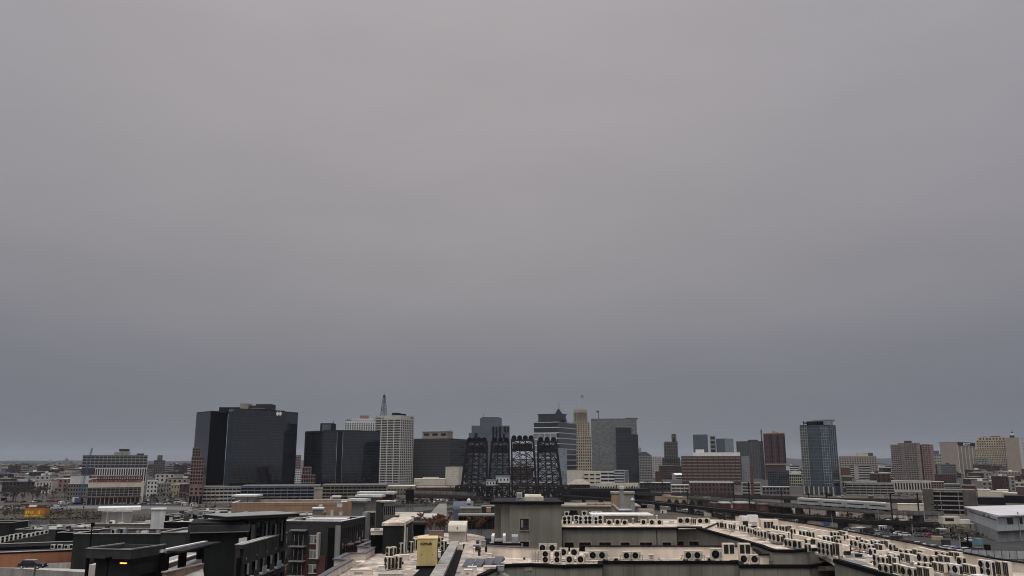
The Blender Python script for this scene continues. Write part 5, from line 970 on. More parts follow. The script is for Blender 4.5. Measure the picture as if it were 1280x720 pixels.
# ================================================================== FOREGROUND COMPLEX (taupe panelled building)
ZR = 18.8; ZW = 20.3; ZF = 20.0
cxm = thing('apartment_complex', 'taupe panelled building complex with pale membrane roofs filling the near foreground', 'apartment building', (0, 95, 0)); CO = Vector((0, 95, 0))
def part_poly(nm, pts, z0, z1, m, root=None, off=None):
    root = root or cxm; o = off or root.location; q = [(p[0] - o.x, p[1] - o.y) for p in pts]
    A_ = sum(q[i][0] * q[(i + 1) % len(q)][1] - q[(i + 1) % len(q)][0] * q[i][1] for i in range(len(q)))
    if A_ < 0: q.reverse()
    return MB().prism(q, z0 - o.z, z1 - o.z).build(nm, m, root)
def GP(px, py, z): p = G(px, py, z); return (p.x, p.y)
def wall_run(nm, pts, z0, z1, th, m, root=None, inset=0):
    """parapet following a polyline of (x,y)"""
    root = root or cxm; o = root.location; b = MB()
    for i in range(len(pts) - 1):
        A = Vector((pts[i][0] - o.x, pts[i][1] - o.y, (z0 + z1) / 2 - o.z + .003 * i)); B_ = Vector((pts[i + 1][0] - o.x, pts[i + 1][1] - o.y, (z0 + z1) / 2 - o.z + .003 * i))
        d = (B_ - A).normalized() * th * .5; b.bar(A - d * .9, B_ + d * .9, th, z1 - z0)
    return b.build(nm, m, root)
# near slab: front edge steps; back parapet
f = [GP(560, 740, ZR), GP(600, 723, ZR), GP(628, 709.5, ZR), GP(705, 707.5, ZR), GP(750, 707.5, ZR), GP(750.5, 704, ZR), GP(926, 704, ZR), GP(927, 709.5, ZR), GP(1045, 708.5, ZR)]
rightfar = [GP(1045, 692, ZR), GP(1010, 690, ZR), GP(953, 693, ZR)]
back = [GP(942, 689.5, ZR), GP(630, 690, ZR), GP(610, 689.5, ZR)]
left = [GP(606, 671, ZR), GP(588, 667, ZR), GP(545, 666, ZR), GP(520, 671, ZR), GP(478, 687, ZR), GP(470, 700, ZR), GP(440, 712, ZR), GP(405, 728, ZR), GP(395, 745, ZR)]
part_poly('roof_membrane', [GP(395, 745, ZR), GP(560, 740, ZR), GP(600, 723, ZR), GP(628, 709.5, ZR), GP(630, 690, ZR), GP(606, 690, ZR), GP(606, 671, ZR), GP(588, 667, ZR), GP(545, 666, ZR), GP(515, 671, ZR), GP(478, 686, ZR), GP(458, 700, ZR), GP(425, 716, ZR)], ZR - .4, ZR, 'roof_beige_dirty')
part_poly('roof_membrane', [GP(627, 709.5, ZR), GP(705, 707.5, ZR), GP(750, 707.5, ZR), GP(750.5, 704, ZR), GP(926, 704, ZR), GP(927, 709.5, ZR), GP(1050, 708.5, ZR), GP(1045, 690, ZR), GP(1010, 688, ZR), GP(953, 691, ZR), GP(942, 688.5, ZR), GP(629, 690, ZR)], ZR - .4, ZR + .004, 'roof_beige')
# near front walls under the slab edge with black coping
edge = [GP(600, 723, ZR), GP(628, 709.5, ZR), GP(664, 708.2, ZR), GP(706, 710.2, ZR), GP(750, 709, ZR), GP(750.5, 705, ZR), GP(926, 705, ZR), GP(927, 710, ZR), GP(1010, 710, ZR), GP(1046, 705, ZR), GP(1110, 724, ZR), GP(1150, 740, ZR)]
for i in range(len(edge) - 1): wall_run('front_wall', edge[i:i + 2], 0, ZR + .0, .36, 'panel_grey')
for i in range(len(edge) - 1): wall_run('coping', edge[i:i + 2], ZR + .01, ZR + .34 + .01 * (i % 2), .55, 'black_coping')
# white inner parapet at the back of the near slab
bp_ = [GP(628, 690, ZR), GP(650, 693, ZR), GP(700, 694, ZR), GP(731, 692, ZR), GP(734, 696, ZR), GP(941, 696, ZR)]
wall_run('inner_parapet', [GP(611, 694.5, ZR), GP(640, 697, ZR), GP(680, 698, ZR)], ZR, ZR + 1.15, .3, 'cream_membrane'); wall_run('coping', [GP(611, 694.5, ZR), GP(640, 697, ZR), GP(680, 698, ZR)], ZR + 1.16, ZR + 1.26, .5, 'purple_coping')
wall_run('inner_parapet', [GP(733, 697.5, ZR), GP(943, 697.5, ZR)], ZR, ZR + 1.3, .3, 'cream_membrane'); wall_run('coping', [GP(728, 697.5, ZR), GP(944, 697.5, ZR)], ZR + 1.31, ZR + 1.43, .5, 'black_coping')
wall_run('inner_parapet', [GP(944, 698, ZR), GP(952, 706, ZR), GP(975, 705, ZR), GP(1005, 701, ZR), GP(1020, 700, ZR)], ZR, ZR + 1.0, .3, 'cream_membrane'); wall_run('coping', [GP(944, 698, ZR), GP(952, 706, ZR), GP(975, 705, ZR), GP(1005, 701, ZR)], ZR + 1.01, ZR + 1.15, .5, 'black_coping')
# tall central block
DB = 127.0
bx0, bx1 = tx(626, 660) * DB, tx(702, 660) * DB; zb_ = zat(630, DB)
part_poly('block_wall', [(bx0, DB), (bx1, DB), (bx1, DB + 13), (bx0, DB + 13)], 0, zb_, 'panel_plain')
part_poly('block_wall', [(tx(618, 660) * (DB + 1.2), DB + 1.2), (bx0 - .01, DB + 1.2), (bx0 - .01, DB + 12), (tx(618, 660) * (DB + 1.2), DB + 12)], 0, zb_ - .02, 'panel_plain')
part_poly('block_wall', [(bx0 + (tx(637, 660) - tx(626, 660)) * DB, DB - .35), (bx1, DB - .35), (bx1, DB - .01), (bx0 + (tx(637, 660) - tx(626, 660)) * DB, DB - .01)], 0, zb_ - .05, 'panel_plain')
part_poly('block_cap', [(bx0 - 1.6, DB - .7), (bx1 + .4, DB - .7), (bx1 + .4, DB + 13.4), (bx0 - 1.6, DB + 13.4)], zb_, zb_ + .32, 'black_coping')
part_poly('block_roof', [(bx0 - 1.2, DB - .2), (bx1, DB - .2), (bx1, DB + 13), (bx0 - 1.2, DB + 13)], zb_ + .3, zb_ + .36, 'roof_dark')
for (y0, y1) in ((648, 662.5), (676.8, 692)):
    a_, b_ = tx(650, 655) * DB, tx(661, 655) * DB; z0_, z1_ = zat(y1, DB), zat(y0, DB)
    r = MB().box(a_, b_, DB - .42, DB - .36, z0_, z1_); r.recenter(CO); w_ = r.build('window', 'win_dark', cxm)
    fr = MB(); fr.box(a_ - .12, a_, DB - .48, DB - .34, z0_ - .12, z1_ + .12); fr.box(b_, b_ + .12, DB - .48, DB - .34, z0_ - .12, z1_ + .12); fr.box(a_, b_, DB - .48, DB - .34, z0_ - .12, z0_); fr.box(a_, b_, DB - .48, DB - .34, z1_, z1_ + .12); fr.recenter(CO); fr.build('frame', 'tan', w_)
    bl_ = MB().box(a_ + .15, a_ + .45, DB - .45, DB - .425, z0_ + .4, z1_ - .2); bl_.recenter(CO); bl_.build('blind', 'grey_mid', w_)
# long wing
DW = 129.0
segs = [(702, 846, DW), (847, 876, DW + 1.5)]
for i, (a, b_, D_) in enumerate(segs):
    part_poly('wing_wall', [(tx(a, 670) * D_, D_), (tx(b_, 670) * D_, D_), (tx(b_, 670) * D_, D_ + 14), (tx(a, 670) * D_, D_ + 14)], 0, ZW - .02 * i, 'panel_plain')
    wall_run('coping', [(tx(a, 670) * D_ + .2, D_), (tx(b_, 670) * D_, D_)], ZW + .01, ZW + .3, .5, 'black_coping')
part_poly('wing_roof', [(tx(702, 655) * DW, DW + .3), (tx(850, 655) * DW, DW + .3), (tx(880, 655) * DW, DW + 1), (tx(905, 655) * 150, 150), (tx(702, 650) * 150, 150)], ZW - .01, ZW + .06, 'roof_beige')
sl0 = Vector((tx(876, 670) * DW, DW)); sl1 = Vector(GP(953, 684.5, ZW))
wall_run('wing_wall', [tuple(sl0), tuple(sl1)], 0, ZW - .05, .4, 'panel_plain'); wall_run('coping', [tuple(sl0 + Vector((-.3, 0))), tuple(sl1)], ZW, ZW + .3, .6, 'black_coping')
MB_ = wall_run('coping', [GP(953, 684.5, ZW), GP(968, 690, ZW), GP(990, 690.5, ZW), GP(1020, 688, ZW)], ZW - .02, ZW + .26, .6, 'black_coping'); wall_run('wing_wall', [GP(953, 684.5, ZW), GP(968, 690, ZW), GP(990, 690.5, ZW), GP(1020, 688, ZW)], 0, ZW - .03, .4, 'panel_plain')
for (a, b_) in ((705.5, 717), (724, 738.5), (749, 763.5), (776, 787), (800, 815), (828, 839), (847.5, 857), (864, 876)):
    a_, b2 = tx(a, 680) * (DW), tx(b_, 680) * (DW); z1_ = zat(678, DW); z0_ = z1_ - 1.9; off = 1.5 if a > 847 else 0
    g_ = MB().box(a_, b2, DW - .06 + off, DW + .05 + off, z0_, z1_); g_.recenter(CO); w_ = g_.build('window', 'win_dark', cxm)
    fr = MB(); fr.box(a_ - .14, a_, DW - .1 + off, DW + .04 + off, z0_ - .1, z1_ + .14); fr.box(b2, b2 + .14, DW - .1 + off, DW + .04 + off, z0_ - .1, z1_ + .14); fr.box(a_, b2, DW - .1 + off, DW + .04 + off, z1_, z1_ + .14); fr.recenter(CO); fr.build('frame', 'tan', w_)
    if b_ - a > 12: m_ = MB().box((a_ + b2) / 2 - .05, (a_ + b2) / 2 + .05, DW - .09 + off, DW - .05 + off, z0_, z1_); m_.recenter(CO); m_.build('mullion', 'charcoal', w_)
for a in (820,): MB_ = None
jl = MB()
for (a, D_) in ((821, DW - .02), (846.5, DW - .02), (702.5, DW - .02)): jl.box(tx(a, 670) * D_ - .07, tx(a, 670) * D_ + .07, D_ - .03, D_ + .05, 0, ZW)
for i in range(14): jl.box(tx(638 + i * 0, 670) * 0, 0, 0, 0, 0, 0) if 0 else None
jl.recenter(CO); jl.build('panel_joint', 'charcoal', cxm)
# big right roof wing: stepped terraces
near = [(876, 661.5), (953, 684.5), (1020, 688), (1046, 703), (1110, 722), (1190, 745)]
far = [(1400, 737), (1280, 716), (1240, 709.5), (1180, 697), (1100, 680.5), (1020, 664.5), (965, 655), (921, 651), (890, 650)]
part_poly('roof_membrane', [GP(a, b_, ZF) for a, b_ in near + far], ZF - .5, ZF, 'roof_beige')
part_poly('wing_wall', [GP(1046, 703.4, ZF), GP(1110, 722.4, ZF), GP(1190, 745.4, ZF), GP(1400, 737, ZF), GP(1280, 716, ZF), GP(1200, 703, ZF)], 0, ZF - .52, 'panel_grey')
fl = [GP(a, b_, ZF) for a, b_ in [(1400, 737), (1280, 716), (1240, 709.5), (1180, 697), (1100, 680.5), (1020, 664.5), (965, 655.4), (921, 651)]]
wall_run('inner_parapet', fl, ZF - 2, ZF + .85, .3, 'cream_membrane'); wall_run('coping', fl, ZF + .86, ZF + .96, .55, 'black_coping')
nl_ = [GP(a, b_, ZF) for a, b_ in [(1046, 703), (1110, 722), (1190, 745)]]; wall_run('coping', nl_, ZF - .05, ZF + .35, .6, 'black_coping')
wall_run('panel_edge', nl_, 0, ZF - .06, .4, 'panel_grey')
# low divider parapets and dark roof mats on the right wing
for pts, hh_ in (([(965, 668), (1010, 678), (1060, 690)], .7), ([(1000, 664), (1050, 673), (1090, 684)], .7), ([(1095, 697), (1130, 700), (1150, 706)], .8), ([(1150, 693), (1190, 703)], .8), ([(1060, 680), (1100, 690)], .6)):
    wall_run('low_parapet', [GP(a, b_, ZF) for a, b_ in pts], ZF + .002, ZF + hh_, .35, 'cream_membrane')
for i, pts in enumerate(([(1020, 680), (1035, 681), (1040, 688), (1022, 687)], [(1050, 690), (1075, 692), (1085, 699), (1058, 697)], [(1045, 697), (1078, 702), (1092, 708), (1062, 704)], [(1183, 711), (1210, 716), (1200, 722), (1160, 719)], [(960, 676), (985, 679), (992, 683), (966, 680)], [(1000, 668), (1024, 671), (1030, 675), (1004, 673)], [(1085, 690), (1106, 694), (1112, 699), (1090, 696)], [(1120, 704), (1142, 706), (1150, 712), (1124, 710)], [(1160, 699), (1186, 705), (1180, 709), (1156, 704)], [(1215, 712), (1240, 717), (1236, 724), (1206, 720)], [(985, 690), (1004, 688), (1012, 689), (990, 692)])):
    part_poly('walkway_mat', [GP(a, b_, ZF) for a, b_ in pts], ZF + .002, ZF + .03 + .004 * i, 'roof_grey')
for i, pts in enumerate(([(955, 707), (1000, 704), (1030, 706), (1030, 709), (960, 709)],)):
    part_poly('walkway_mat', [GP(a, b_, ZR) for a, b_ in pts], ZR + .006, ZR + .03, 'roof_grey')
# ------------------------------------------------------------------ AC units
def ac_proto(two, col_='ac_beige', h=None):
    h = h or (1.38 if two else .82); r = thing('condenser_unit', None, None); w = .98; d = .4
    b = MB(); b.box(-w / 2, w / 2, 0, d, .1, .1 + h); b.box(-w / 2 - .01, w / 2 + .01, -.015, d + .01, .1 + h, .1 + h + .04); b.build('casing', col_, r)
    for k in range(2 if two else 1):
        zc = .1 + h * ((.27, .74)[k] if two else .52); rr_ = .31 if two else .33
        f_ = MB().tube((-.08, .01, zc), (-.08, -.03, zc), rr_, rr_, 18).build('fan_grille', 'black', r); g = MB()
        for q in range(3): g.tube((-.08, -.031, zc), (-.08, -.045, zc), rr_ * (1.05 - q * .3), rr_ * (1.02 - q * .3), 18) if 0 else None
        for q in range(4):
            a = math.pi * q / 4; g.bar((-.08 - math.cos(a) * rr_, -.04, zc - math.sin(a) * rr_), (-.08 + math.cos(a) * rr_, -.04, zc + math.sin(a) * rr_), .018)
        g.tube((-.08, -.03, zc), (-.08, -.055, zc), .07, .07, 10); g.build('guard', 'charcoal', f_)
    for q in range(3): MB().box(-w / 2 + .06 + q * .3, -w / 2 + .28 + q * .3, d - .01, d + .03, .16, h + .04).build('coil', 'coil', r)
    MB().box(w / 2 - .01, w / 2 + .03, .08, d - .04, .16, h + .02).build('coil', 'coil', r)
    MB().box(.32, .42, -.04, .0, .3, h - .1).build('service_panel', 'grey_box', r)
    for s in (-.36, .36): MB().box(s - .05, s + .05, -.05, d + .05, 0, .1).build('foot', 'galv', r)
    return r
ACP = {}
def put_ac(two, loc, rz, place, colr='ac_beige', s=1.0):
    k = (two, colr)
    if k not in ACP: ACP[k] = ac_proto(two, colr); o = ACP[k]; o.location = loc; o.rotation_euler.z = rz
    else: o = copy_thing(ACP[k], loc, rz)
    s *= JT(.94, 1.05); o.scale = (s * JT(.97, 1.03), s, s * JT(.96, 1.04)); o.rotation_euler.z += JT(-.05, .05)
    tag(o, ('tall two-fan ' if two else 'single-fan ') + ('beige' if colr == 'ac_beige' else 'white') + ' condenser unit', 'air conditioner', 'condenser units on the near roofs', place)
def ac(px, py, z, two, rz, place, n=1, dx=1.12, colr='ac_beige', s=1.0, dirv=None):
    p = G(px, py, z)
    for i in range(n):
        d = Vector((math.cos(rz), math.sin(rz), 0)) * dx * i; q = p + d; q.z = z + .01; put_ac(two, q, rz, place, colr, s)
JT = R.uniform
for (px, py, two) in ((679, 691.5, 0), (691, 691.5, 0), (705, 697, 0), (718.5, 697, 0)): ac(px, py - .5, ZR + (.9 if px < 695 else .3), two, JT(-.05, .05), 'in rear rank beside the central block')
for (px, two) in ((682.5, 1), (697, 1)): ac(px, 704.8, ZR, two, 0, 'in front rank below the central block', s=1.0)
for px in (712.5, 726.5): ac(px, 705.5, ZR, 0, 0, 'in front rank below the central block', s=1.05)
for (a, b_) in ((742, 753.5), (784, 795.2), (861.5, 872.8)):
    for px in (a, b_): ac(px, 700.3, ZR + .55, 0, 0, 'raised on stands before the white parapet')
    st_ = MB(); p = G((a + b_) / 2, 700.3, ZR); 
    for q in (-1.3, -.25, .25, 1.3):
        for y_ in (0, .4): st_.bar((q, y_, 0), (q, y_, .54), .06)
    st_.bar((-1.3, 0, .5), (1.3, 0, .5), .07); st_.bar((-1.3, .4, .5), (1.3, .4, .5), .07); o = st_.build('unit_stand', 'galv', loc=p); tag(o, 'galvanised stand carrying a pair of single-fan units', 'stand', 'unit stands on the near roof', 'before the white parapet')
for px in (896,): ac(px, 701, ZR + .3, 0, 0, 'before the white parapet near its right end', s=1.25)
for px in (757.5, 771, 858, 873, 889): ac(px, 706.5, ZR - .35, 0, 0, 'half sunk behind the black roof edge', s=.95)
for px in (931, 944.5): ac(px, 705.6, ZR, 0, 0, 'at right end of the near roof edge', s=1.12)
for (a, b_) in ((906, 918), (926, 938)):      # dark faced cabinets
    p = G((a + b_) / 2, 700.5, ZR); r = thing('cooling_cabinet', 'beige cabinet with two dark coil panels facing front', 'air conditioner', p, 0, 'coil cabinets on near roof', 'before the white parapet'); MB().box(-.65, .65, 0, .8, 0, 1.9).build('casing', 'ac_beige', r)
    for s in (-.33, .33): MB().box(s - .26, s + .26, -.03, .02, .75, 1.75).build('coil', 'coil', r)
sm = thing('vent_box', 'small beige rooftop vent hood midway along the white parapet', 'vent', G(814.5, 702, ZR)); MB().box(-.3, .3, 0, .4, 0, .75).build('box', 'cream_membrane', sm); MB().box(-.2, .2, -.03, .02, .3, .65).build('grille', 'grey_box', sm); MB().box(-.35, .35, -.06, .46, .75, .8).build('lid', 'cream_membrane', sm)
sm = thing('vent_box', 'small pale vent box at left end of the white parapet', 'vent', G(733, 700, ZR)); MB().box(-.3, .3, 0, .4, 0, .8).build('box', 'cream_membrane', sm); MB().box(-.2, .2, -.03, .02, .3, .65).build('grille', 'grey_box', sm)
for i, px in enumerate((667, 671, 675)):
    b = MB(); p = G(px, 703, ZR)
    for q in range(4): b.tube((q * .16 - .3, 0, 0), (q * .16 - .3, .1, 1.0 + .2 * (q % 2)), .035, .035, 6); b.tube((q * .16 - .3, .1, .3 + q * .2), (q * .16 + .5, .1, .3 + q * .2), .03, .03, 6)
    o = b.build('pipe_bundle', 'galv', loc=p); tag(o, 'tangle of thin refrigerant pipes', 'pipes', 'pipe bundles', 'left of the front condenser rank')
# wing roof row
for (px, two) in ((706.5, 1), (711.5, 1), (721, 1), (726, 1), (733, 1), (738, 1), (745.5, 1), (751, 1)): ac(px, 656, ZW, two, JT(-.06, .06), 'along the edge of the long wing roof', colr='ac_white', s=.9)
for px in (709, 716, 731, 743, 749): ac(px, 650, ZW, 1, JT(-.06, .06), 'second rank on the long wing roof', s=.95)
for px in (762, 772.5, 781.5, 805, 815.5, 825): ac(px, 657, ZW, 0, JT(-.1, .1), 'low units on the right half of wing roof', s=.95)
for px in (851.5, 860, 876, 884): ac(px, 655.5, ZW + .2, 0, 0, 'at the right end of the long wing roof', s=1.02)
ac(866, 655.5, ZW + .1, 0, math.pi, 'at the right end of the long wing roof', s=1.0)
vb = thing('roof_ventilator', 'dark round roof ventilator among wing roof units', 'vent', G(717, 651, ZW)); MB().tube((0, 0, 0), (0, 0, .9), .45, .45, 12).build('stack', 'galv', vb); MB().tube((0, 0, .9), (0, 0, 1.7), .85, .6, 12).build('hood', 'black', vb)
fl_ = thing('low_flat_penthouse', 'brown low penthouse with white roof on wing roof', 'penthouse', G(752, 655, ZW)); MB().box(.2, 6.0, 2, 6, 0, 1.2).build('wall', 'taupe', fl_); MB().box(-1.4, 8.6, 1.5, 7, 1.2, 1.4).build('roof', 'roof_white', fl_)
tb = thing('tan_cabinet', 'tan boxy cabinet with dark vent at right of wing roof', 'cabinet', G(803, 651, ZW)); MB().box(-.4, 2.1, 0, 2, 0, 1.9).build('box', 'tan', tb); MB().box(1.2, 1.6, -.04, .02, .8, 1.3).build('vent', 'black', tb); MB().box(-.1, .6, -.05, .02, .7, 1.5).build('label_plate', 'cream', tb)
# right roof groups: fans face left-front
A1 = math.radians(-84)
grp = [(1040, 672.5, 2, 0, .9), (1072, 679, 1, 0, .9), (1090, 684, 2, 0, .95), (1114, 690, 1, 0, 1), (1112, 702, 2, 0, 1.0), (1172, 700, 2, 0, 1), (1186, 717, 2, 0, 1.05), (1200, 708, 1, 0, 1.0), (1150, 714, 2, 0, 1.0), (990, 668.5, 1, 0, .9), (1056, 676.5, 1, 0, .95), (936, 668, 2, 0, .9), (1008, 690.0, 1, 0, .95), (898, 660.5, 1, 0, 1.0), (904, 661, 1, 0, 1), (912, 662, 2, 0, .9), (925, 664, 2, 0, .9), (945, 671.5, 3, 0, .95), (957, 672, 1, 0, .9), (963, 677, 2, 0, 1.1), (974, 678.5, 1, 0, .95), (983, 684.5, 2, 0, 1), (995, 686.5, 1, 0, 1),
       (968, 663.5, 1, 0, .9), (976, 664.5, 2, 0, .9), (1001, 672, 2, 0, 1.0), (1013, 674, 1, 0, .95), (1031, 679.5, 2, 0, 1), (1025, 693.5, 3, 1, .86), (1047, 682.5, 1, 0, .9), (1065, 684, 2, 0, 1), (1076, 688, 3, 0, 1.0), (1094, 709, 3, 1, .8), (1089, 696.5, 1, 0, 1.0),
       (1101, 716, 2, 0, 1), (1127, 697, 2, 0, 1.05), (1130, 721, 2, 0, 1.05), (1150, 704, 3, 0, 1.05), (1228, 719.5, 2, 1, .95)]
for (px, py, n_, two, s) in grp:
    s *= .9 if px > 1040 else 1
    pl = 'at rear of right wing' if px < 940 else ('in left part of right wing' if px < 1000 else ('in middle of right wing' if px < 1080 else 'in right part of right wing'))
    ac(px, py, ZF + .24, two, A1, pl, n_, 1.1 * s, 'ac_beige' if R.random() < .8 else 'ac_white', s)
    cb_ = G(px, py, ZF); e_ = 1.1 * s * (n_ + (2.1 if n_ > 1 and px not in (912, 925) else 0)) ; b = MB(); b.box(-.75, e_ - .35, -.25, .65, 0, .24); o = b.build('unit_curb', 'cream_membrane', loc=(cb_.x, cb_.y, ZF + .004), rz=A1); tag(o, 'long cream membrane curb carrying condenser units', 'roof curb', 'cream curbs under condenser units', 'on right wing')
    # backs of the facing row: coil side towards us
    if n_ > 1 and px not in (912, 925): 
        for k in range(2):
            u_ = 1.1 * s * (n_ + .45 + k); q = G(px, py, ZF) + Vector((math.cos(A1) * u_, math.sin(A1) * u_, 0)); q.z = ZF + .25; q += Vector((-math.sin(A1), math.cos(A1), 0)) * .4 * s; put_ac(bool(two), q, A1 + math.pi, pl, 'ac_beige', s)
wb = thing('rooftop_unit', 'large white boxy rooftop unit with dark louvre at rear of right roof', 'rooftop unit', G(928, 662.5, ZF)); MB().box(0, 2.3, 0, 1.6, .2, 2.0).build('casing', 'ac_white', wb); MB().box(1.0, 2.35, -.5, .6, 1.2, 2.2).build('hood', 'ac_white', wb); MB().box(.1, .9, -.04, .02, .5, 1.3).build('louvre', 'coil', wb); MB().box(1.2, 2.2, -.06, .02, .35, .6).build('louvre', 'coil', wb); MB().box(-.1, 2.4, -.1, 1.7, 0, .2).build('curb', 'cream_membrane', wb)
wb = thing('rooftop_unit', 'white parapet box with dark coil panels right of large boxy unit', 'rooftop unit', G(952, 662.5, ZF)); MB().box(0, 2.6, 0, 1.2, 0, 1.55).build('casing', 'cream_membrane', wb)
for q in range(3): MB().box(.4 + q * .5, .8 + q * .5, -.04, .02, .3, 1.2).build('coil', 'coil', wb)
vp = [(987, 684), (1036, 690), (1141, 706), (1049, 700), (1175, 716)]
for (a, b_) in vp:
    r = thing('vent_pipe', 'slim dark rooftop vent pipe', 'vent', G(a, b_, ZF), 0, 'vent pipes on right roof', 'on right roof wing'); MB().tube((0, 0, 0), (0, 0, 1.5 if a == 987 else .7), .06, .06, 8).build('pipe', 'charcoal', r); MB().tube((0, 0, 1.5 if a == 987 else .7), (0, 0, 1.65 if a == 987 else .8), .11, .08, 8).build('cap', 'charcoal', r)
for (a, b_) in ((962, 709), (1004, 707)):
    r = thing('metal_rack', 'small metal pipe rack on near roof', 'rack', G(a, b_ - 1.5, ZR), 0, 'pipe racks', 'right of the units'); b = MB()
    for q in range(6): b.bar((q * .15, 0, 0), (q * .15, 0, .55), .04)
    b.bar((0, 0, .2), (.8, 0, .2), .04); b.bar((0, 0, .5), (.8, 0, .5), .05); b.build('bars', 'red_lb' if a < 1000 else 'galv', r)
# loose conduits, drains, patches and scuppers on the membrane roofs
rr = random.Random(12)
for i in range(34):
    on_r = i % 2; a, y_ = (rr.uniform(960, 1230), 0) if on_r else (rr.uniform(490, 920), rr.uniform(698, 712)); z_ = ZF if on_r else ZR
    if on_r: y_ = 662 + (a - 960) * .2 + rr.uniform(6, 16)
    elif a > 625: y_ = rr.uniform(699, 704)
    p = G(a, y_, z_); ang = (A1 if on_r else 0) + rr.choice((0, math.pi / 2)) + rr.uniform(-.1, .1); L_ = rr.uniform(1.5, 5 if on_r else 3.5); pts = [Vector((0, 0, .1))]
    for k in range(3): pts.append(pts[-1] + Vector((L_ / 3, rr.uniform(-.15, .15), 0)))
    b = MB()
    for k in range(3): b.tube(pts[k], pts[k + 1], .035, .035, 5)
    for k in range(4): b.box(pts[k].x - .06, pts[k].x + .06, pts[k].y - .12, pts[k].y + .12, .0, .08)
    o = b.build('conduit_run', rr.choice(['galv', 'charcoal', 'black']), loc=(p.x, p.y, z_ + .008), rz=ang); tag(o, 'thin conduit run lying on blocks', 'conduit', 'conduits on the roofs', 'on right wing roof' if on_r else 'on the near roof')
for i in range(26):
    on_r = i % 2; a = rr.uniform(960, 1230) if on_r else rr.uniform(440, 600); y_ = 662 + (a - 960) * .2 + rr.uniform(4, 18) if on_r else rr.uniform(694, 716); z_ = ZF if on_r else ZR
    p = G(a, y_, z_); b = MB(); s_ = rr.uniform(.4, 1.4); n__ = 9; b.prism([(math.cos(6.283 * k / n__) * s_ * rr.uniform(.6, 1.1), math.sin(6.283 * k / n__) * s_ * rr.uniform(.8, 1.6)) for k in range(n__)], 0, .006 + .0004 * i)
    part = b.recenter((cxm.location.x - p.x, cxm.location.y - p.y, cxm.location.z - z_ - .006)).build('roof_patch', rr.choice(['roof_grey', 'roof_tan', 'conc', 'cream_membrane']), cxm)
rr = random.Random(55)
for i in range(70):
    k_ = i % 5; on_r = k_ > 1; a = rr.uniform(905, 1240) if on_r else (rr.uniform(430, 620) if k_ else rr.uniform(705, 870)); 
    y_ = (653 + (a - 905) * .19 + rr.uniform(4, 8 + (a - 905) * .035)) if on_r else (rr.uniform(686, 718) if k_ else rr.uniform(650, 656)); z_ = ZF if on_r else (ZR if k_ else ZW + .06)
    if not on_r and k_ and (500 < a < 585 or y_ < 690 + (520 - a) * .3): continue
    p = G(a, y_, z_); s_ = rr.uniform(.2, .5); t_ = rr.random(); cn_, cm_ = rr.choice((('pale', 'cream_membrane'), ('grey', 'galv'), ('black', 'charcoal'), ('white', 'ac_white')))
    r = thing('roof_vent', f'tiny {cn_} {"box" if t_ < .5 else "round"} roof vent', 'vent', (p.x, p.y, z_ + .006), rr.uniform(-.4, .4) + (A1 if on_r else 0), 'small vents on the near roofs', 'on right wing roof' if on_r else ('on the near roof' if k_ else 'on long wing roof'))
    if t_ < .5: MB().box(-s_, s_, -s_, s_, 0, s_ * 1.1).build('curb', cm_, r); MB().box(-s_ - .06, s_ + .06, -s_ - .06, s_ + .06, s_ * 1.1, s_ * 1.1 + .07).build('lid', cm_, r)
    else: MB().tube((0, 0, 0), (0, 0, s_ * 1.8), s_ * .35, s_ * .35, 8).build('pipe', cm_, r); MB().tube((0, 0, s_ * 1.8), (0, 0, s_ * 2.2), s_ * .6, s_ * .3, 8).build('cap', cm_, r)
sb_ = MB()
for pts in ([(640, 700.5), (735, 699.5), (940, 700.5)], [(640, 704.5), (745, 703.8), (925, 702.5)]):
    q = [G(a, b_, ZR) for a, b_ in pts]
    for k in range(len(q) - 1): sb_.bar(q[k] - CO + Vector((0, 0, .03)), q[k + 1] - CO + Vector((0, 0, .03)), .09, .05)
sb_.build('membrane_seam', 'roof_tan', cxm); sb_ = MB()
for t in range(9):
    a0 = 925 + t * 36; q0, q1 = G(a0, 655 + (a0 - 925) * .19, ZF), G(a0 - 14 + t * 3, 668 + (a0 - 925) * .235, ZF); sb_.bar(q0 - CO + Vector((0, 0, .03)), q1 - CO + Vector((0, 0, .03)), .1, .05)
sb_.build('membrane_seam', 'roof_tan', cxm)
# ------------------------------------------------------------------ generator, hatch, walkway and clutter
gn = thing('standby_generator', 'mustard yellow standby generator cabinet standing on the near roof', 'generator', G(533.5, 707.5, ZR + .35), math.radians(4)); gw = 1.08
MB().box(-gw, gw, 0, 3.4, .02, 2.75).build('enclosure', 'gen_yellow', gn); MB().box(-gw - .03, gw + .03, -.03, 3.43, 2.75, 2.85).build('roof_panel', 'gen_top', gn); MB().box(-gw - .05, gw + .05, -.05, 3.5, -.34, .02).build('fuel_base', 'black', gn)
for q in (-.75, -.25, .3, .8): MB().box(q - .02, q + .02, -.025, .01, .1, 2.1).build('door_seam', 'gen_top', gn)
for q in (-.55, .55): MB().box(q - .03, q + .03, -.05, .01, 1.1, 1.25).build('latch', 'black', gn)
for q in range(4): MB().box(gw - .01, gw + .03, .4 + q * .75, .9 + q * .75, .6, 2.2).build('louvre', 'charcoal', gn)
text('KOHLER', 'black', .3, (-.12, -.04, 2.2), (math.pi / 2, 0, 0), gn, ext=.012, sx=1.1)
hb = thing('roof_access_hatch', 'white curved-top rooftop housing at the head of the walkway', 'housing', G(571.5, 677.5, ZR)); hw = 1.24
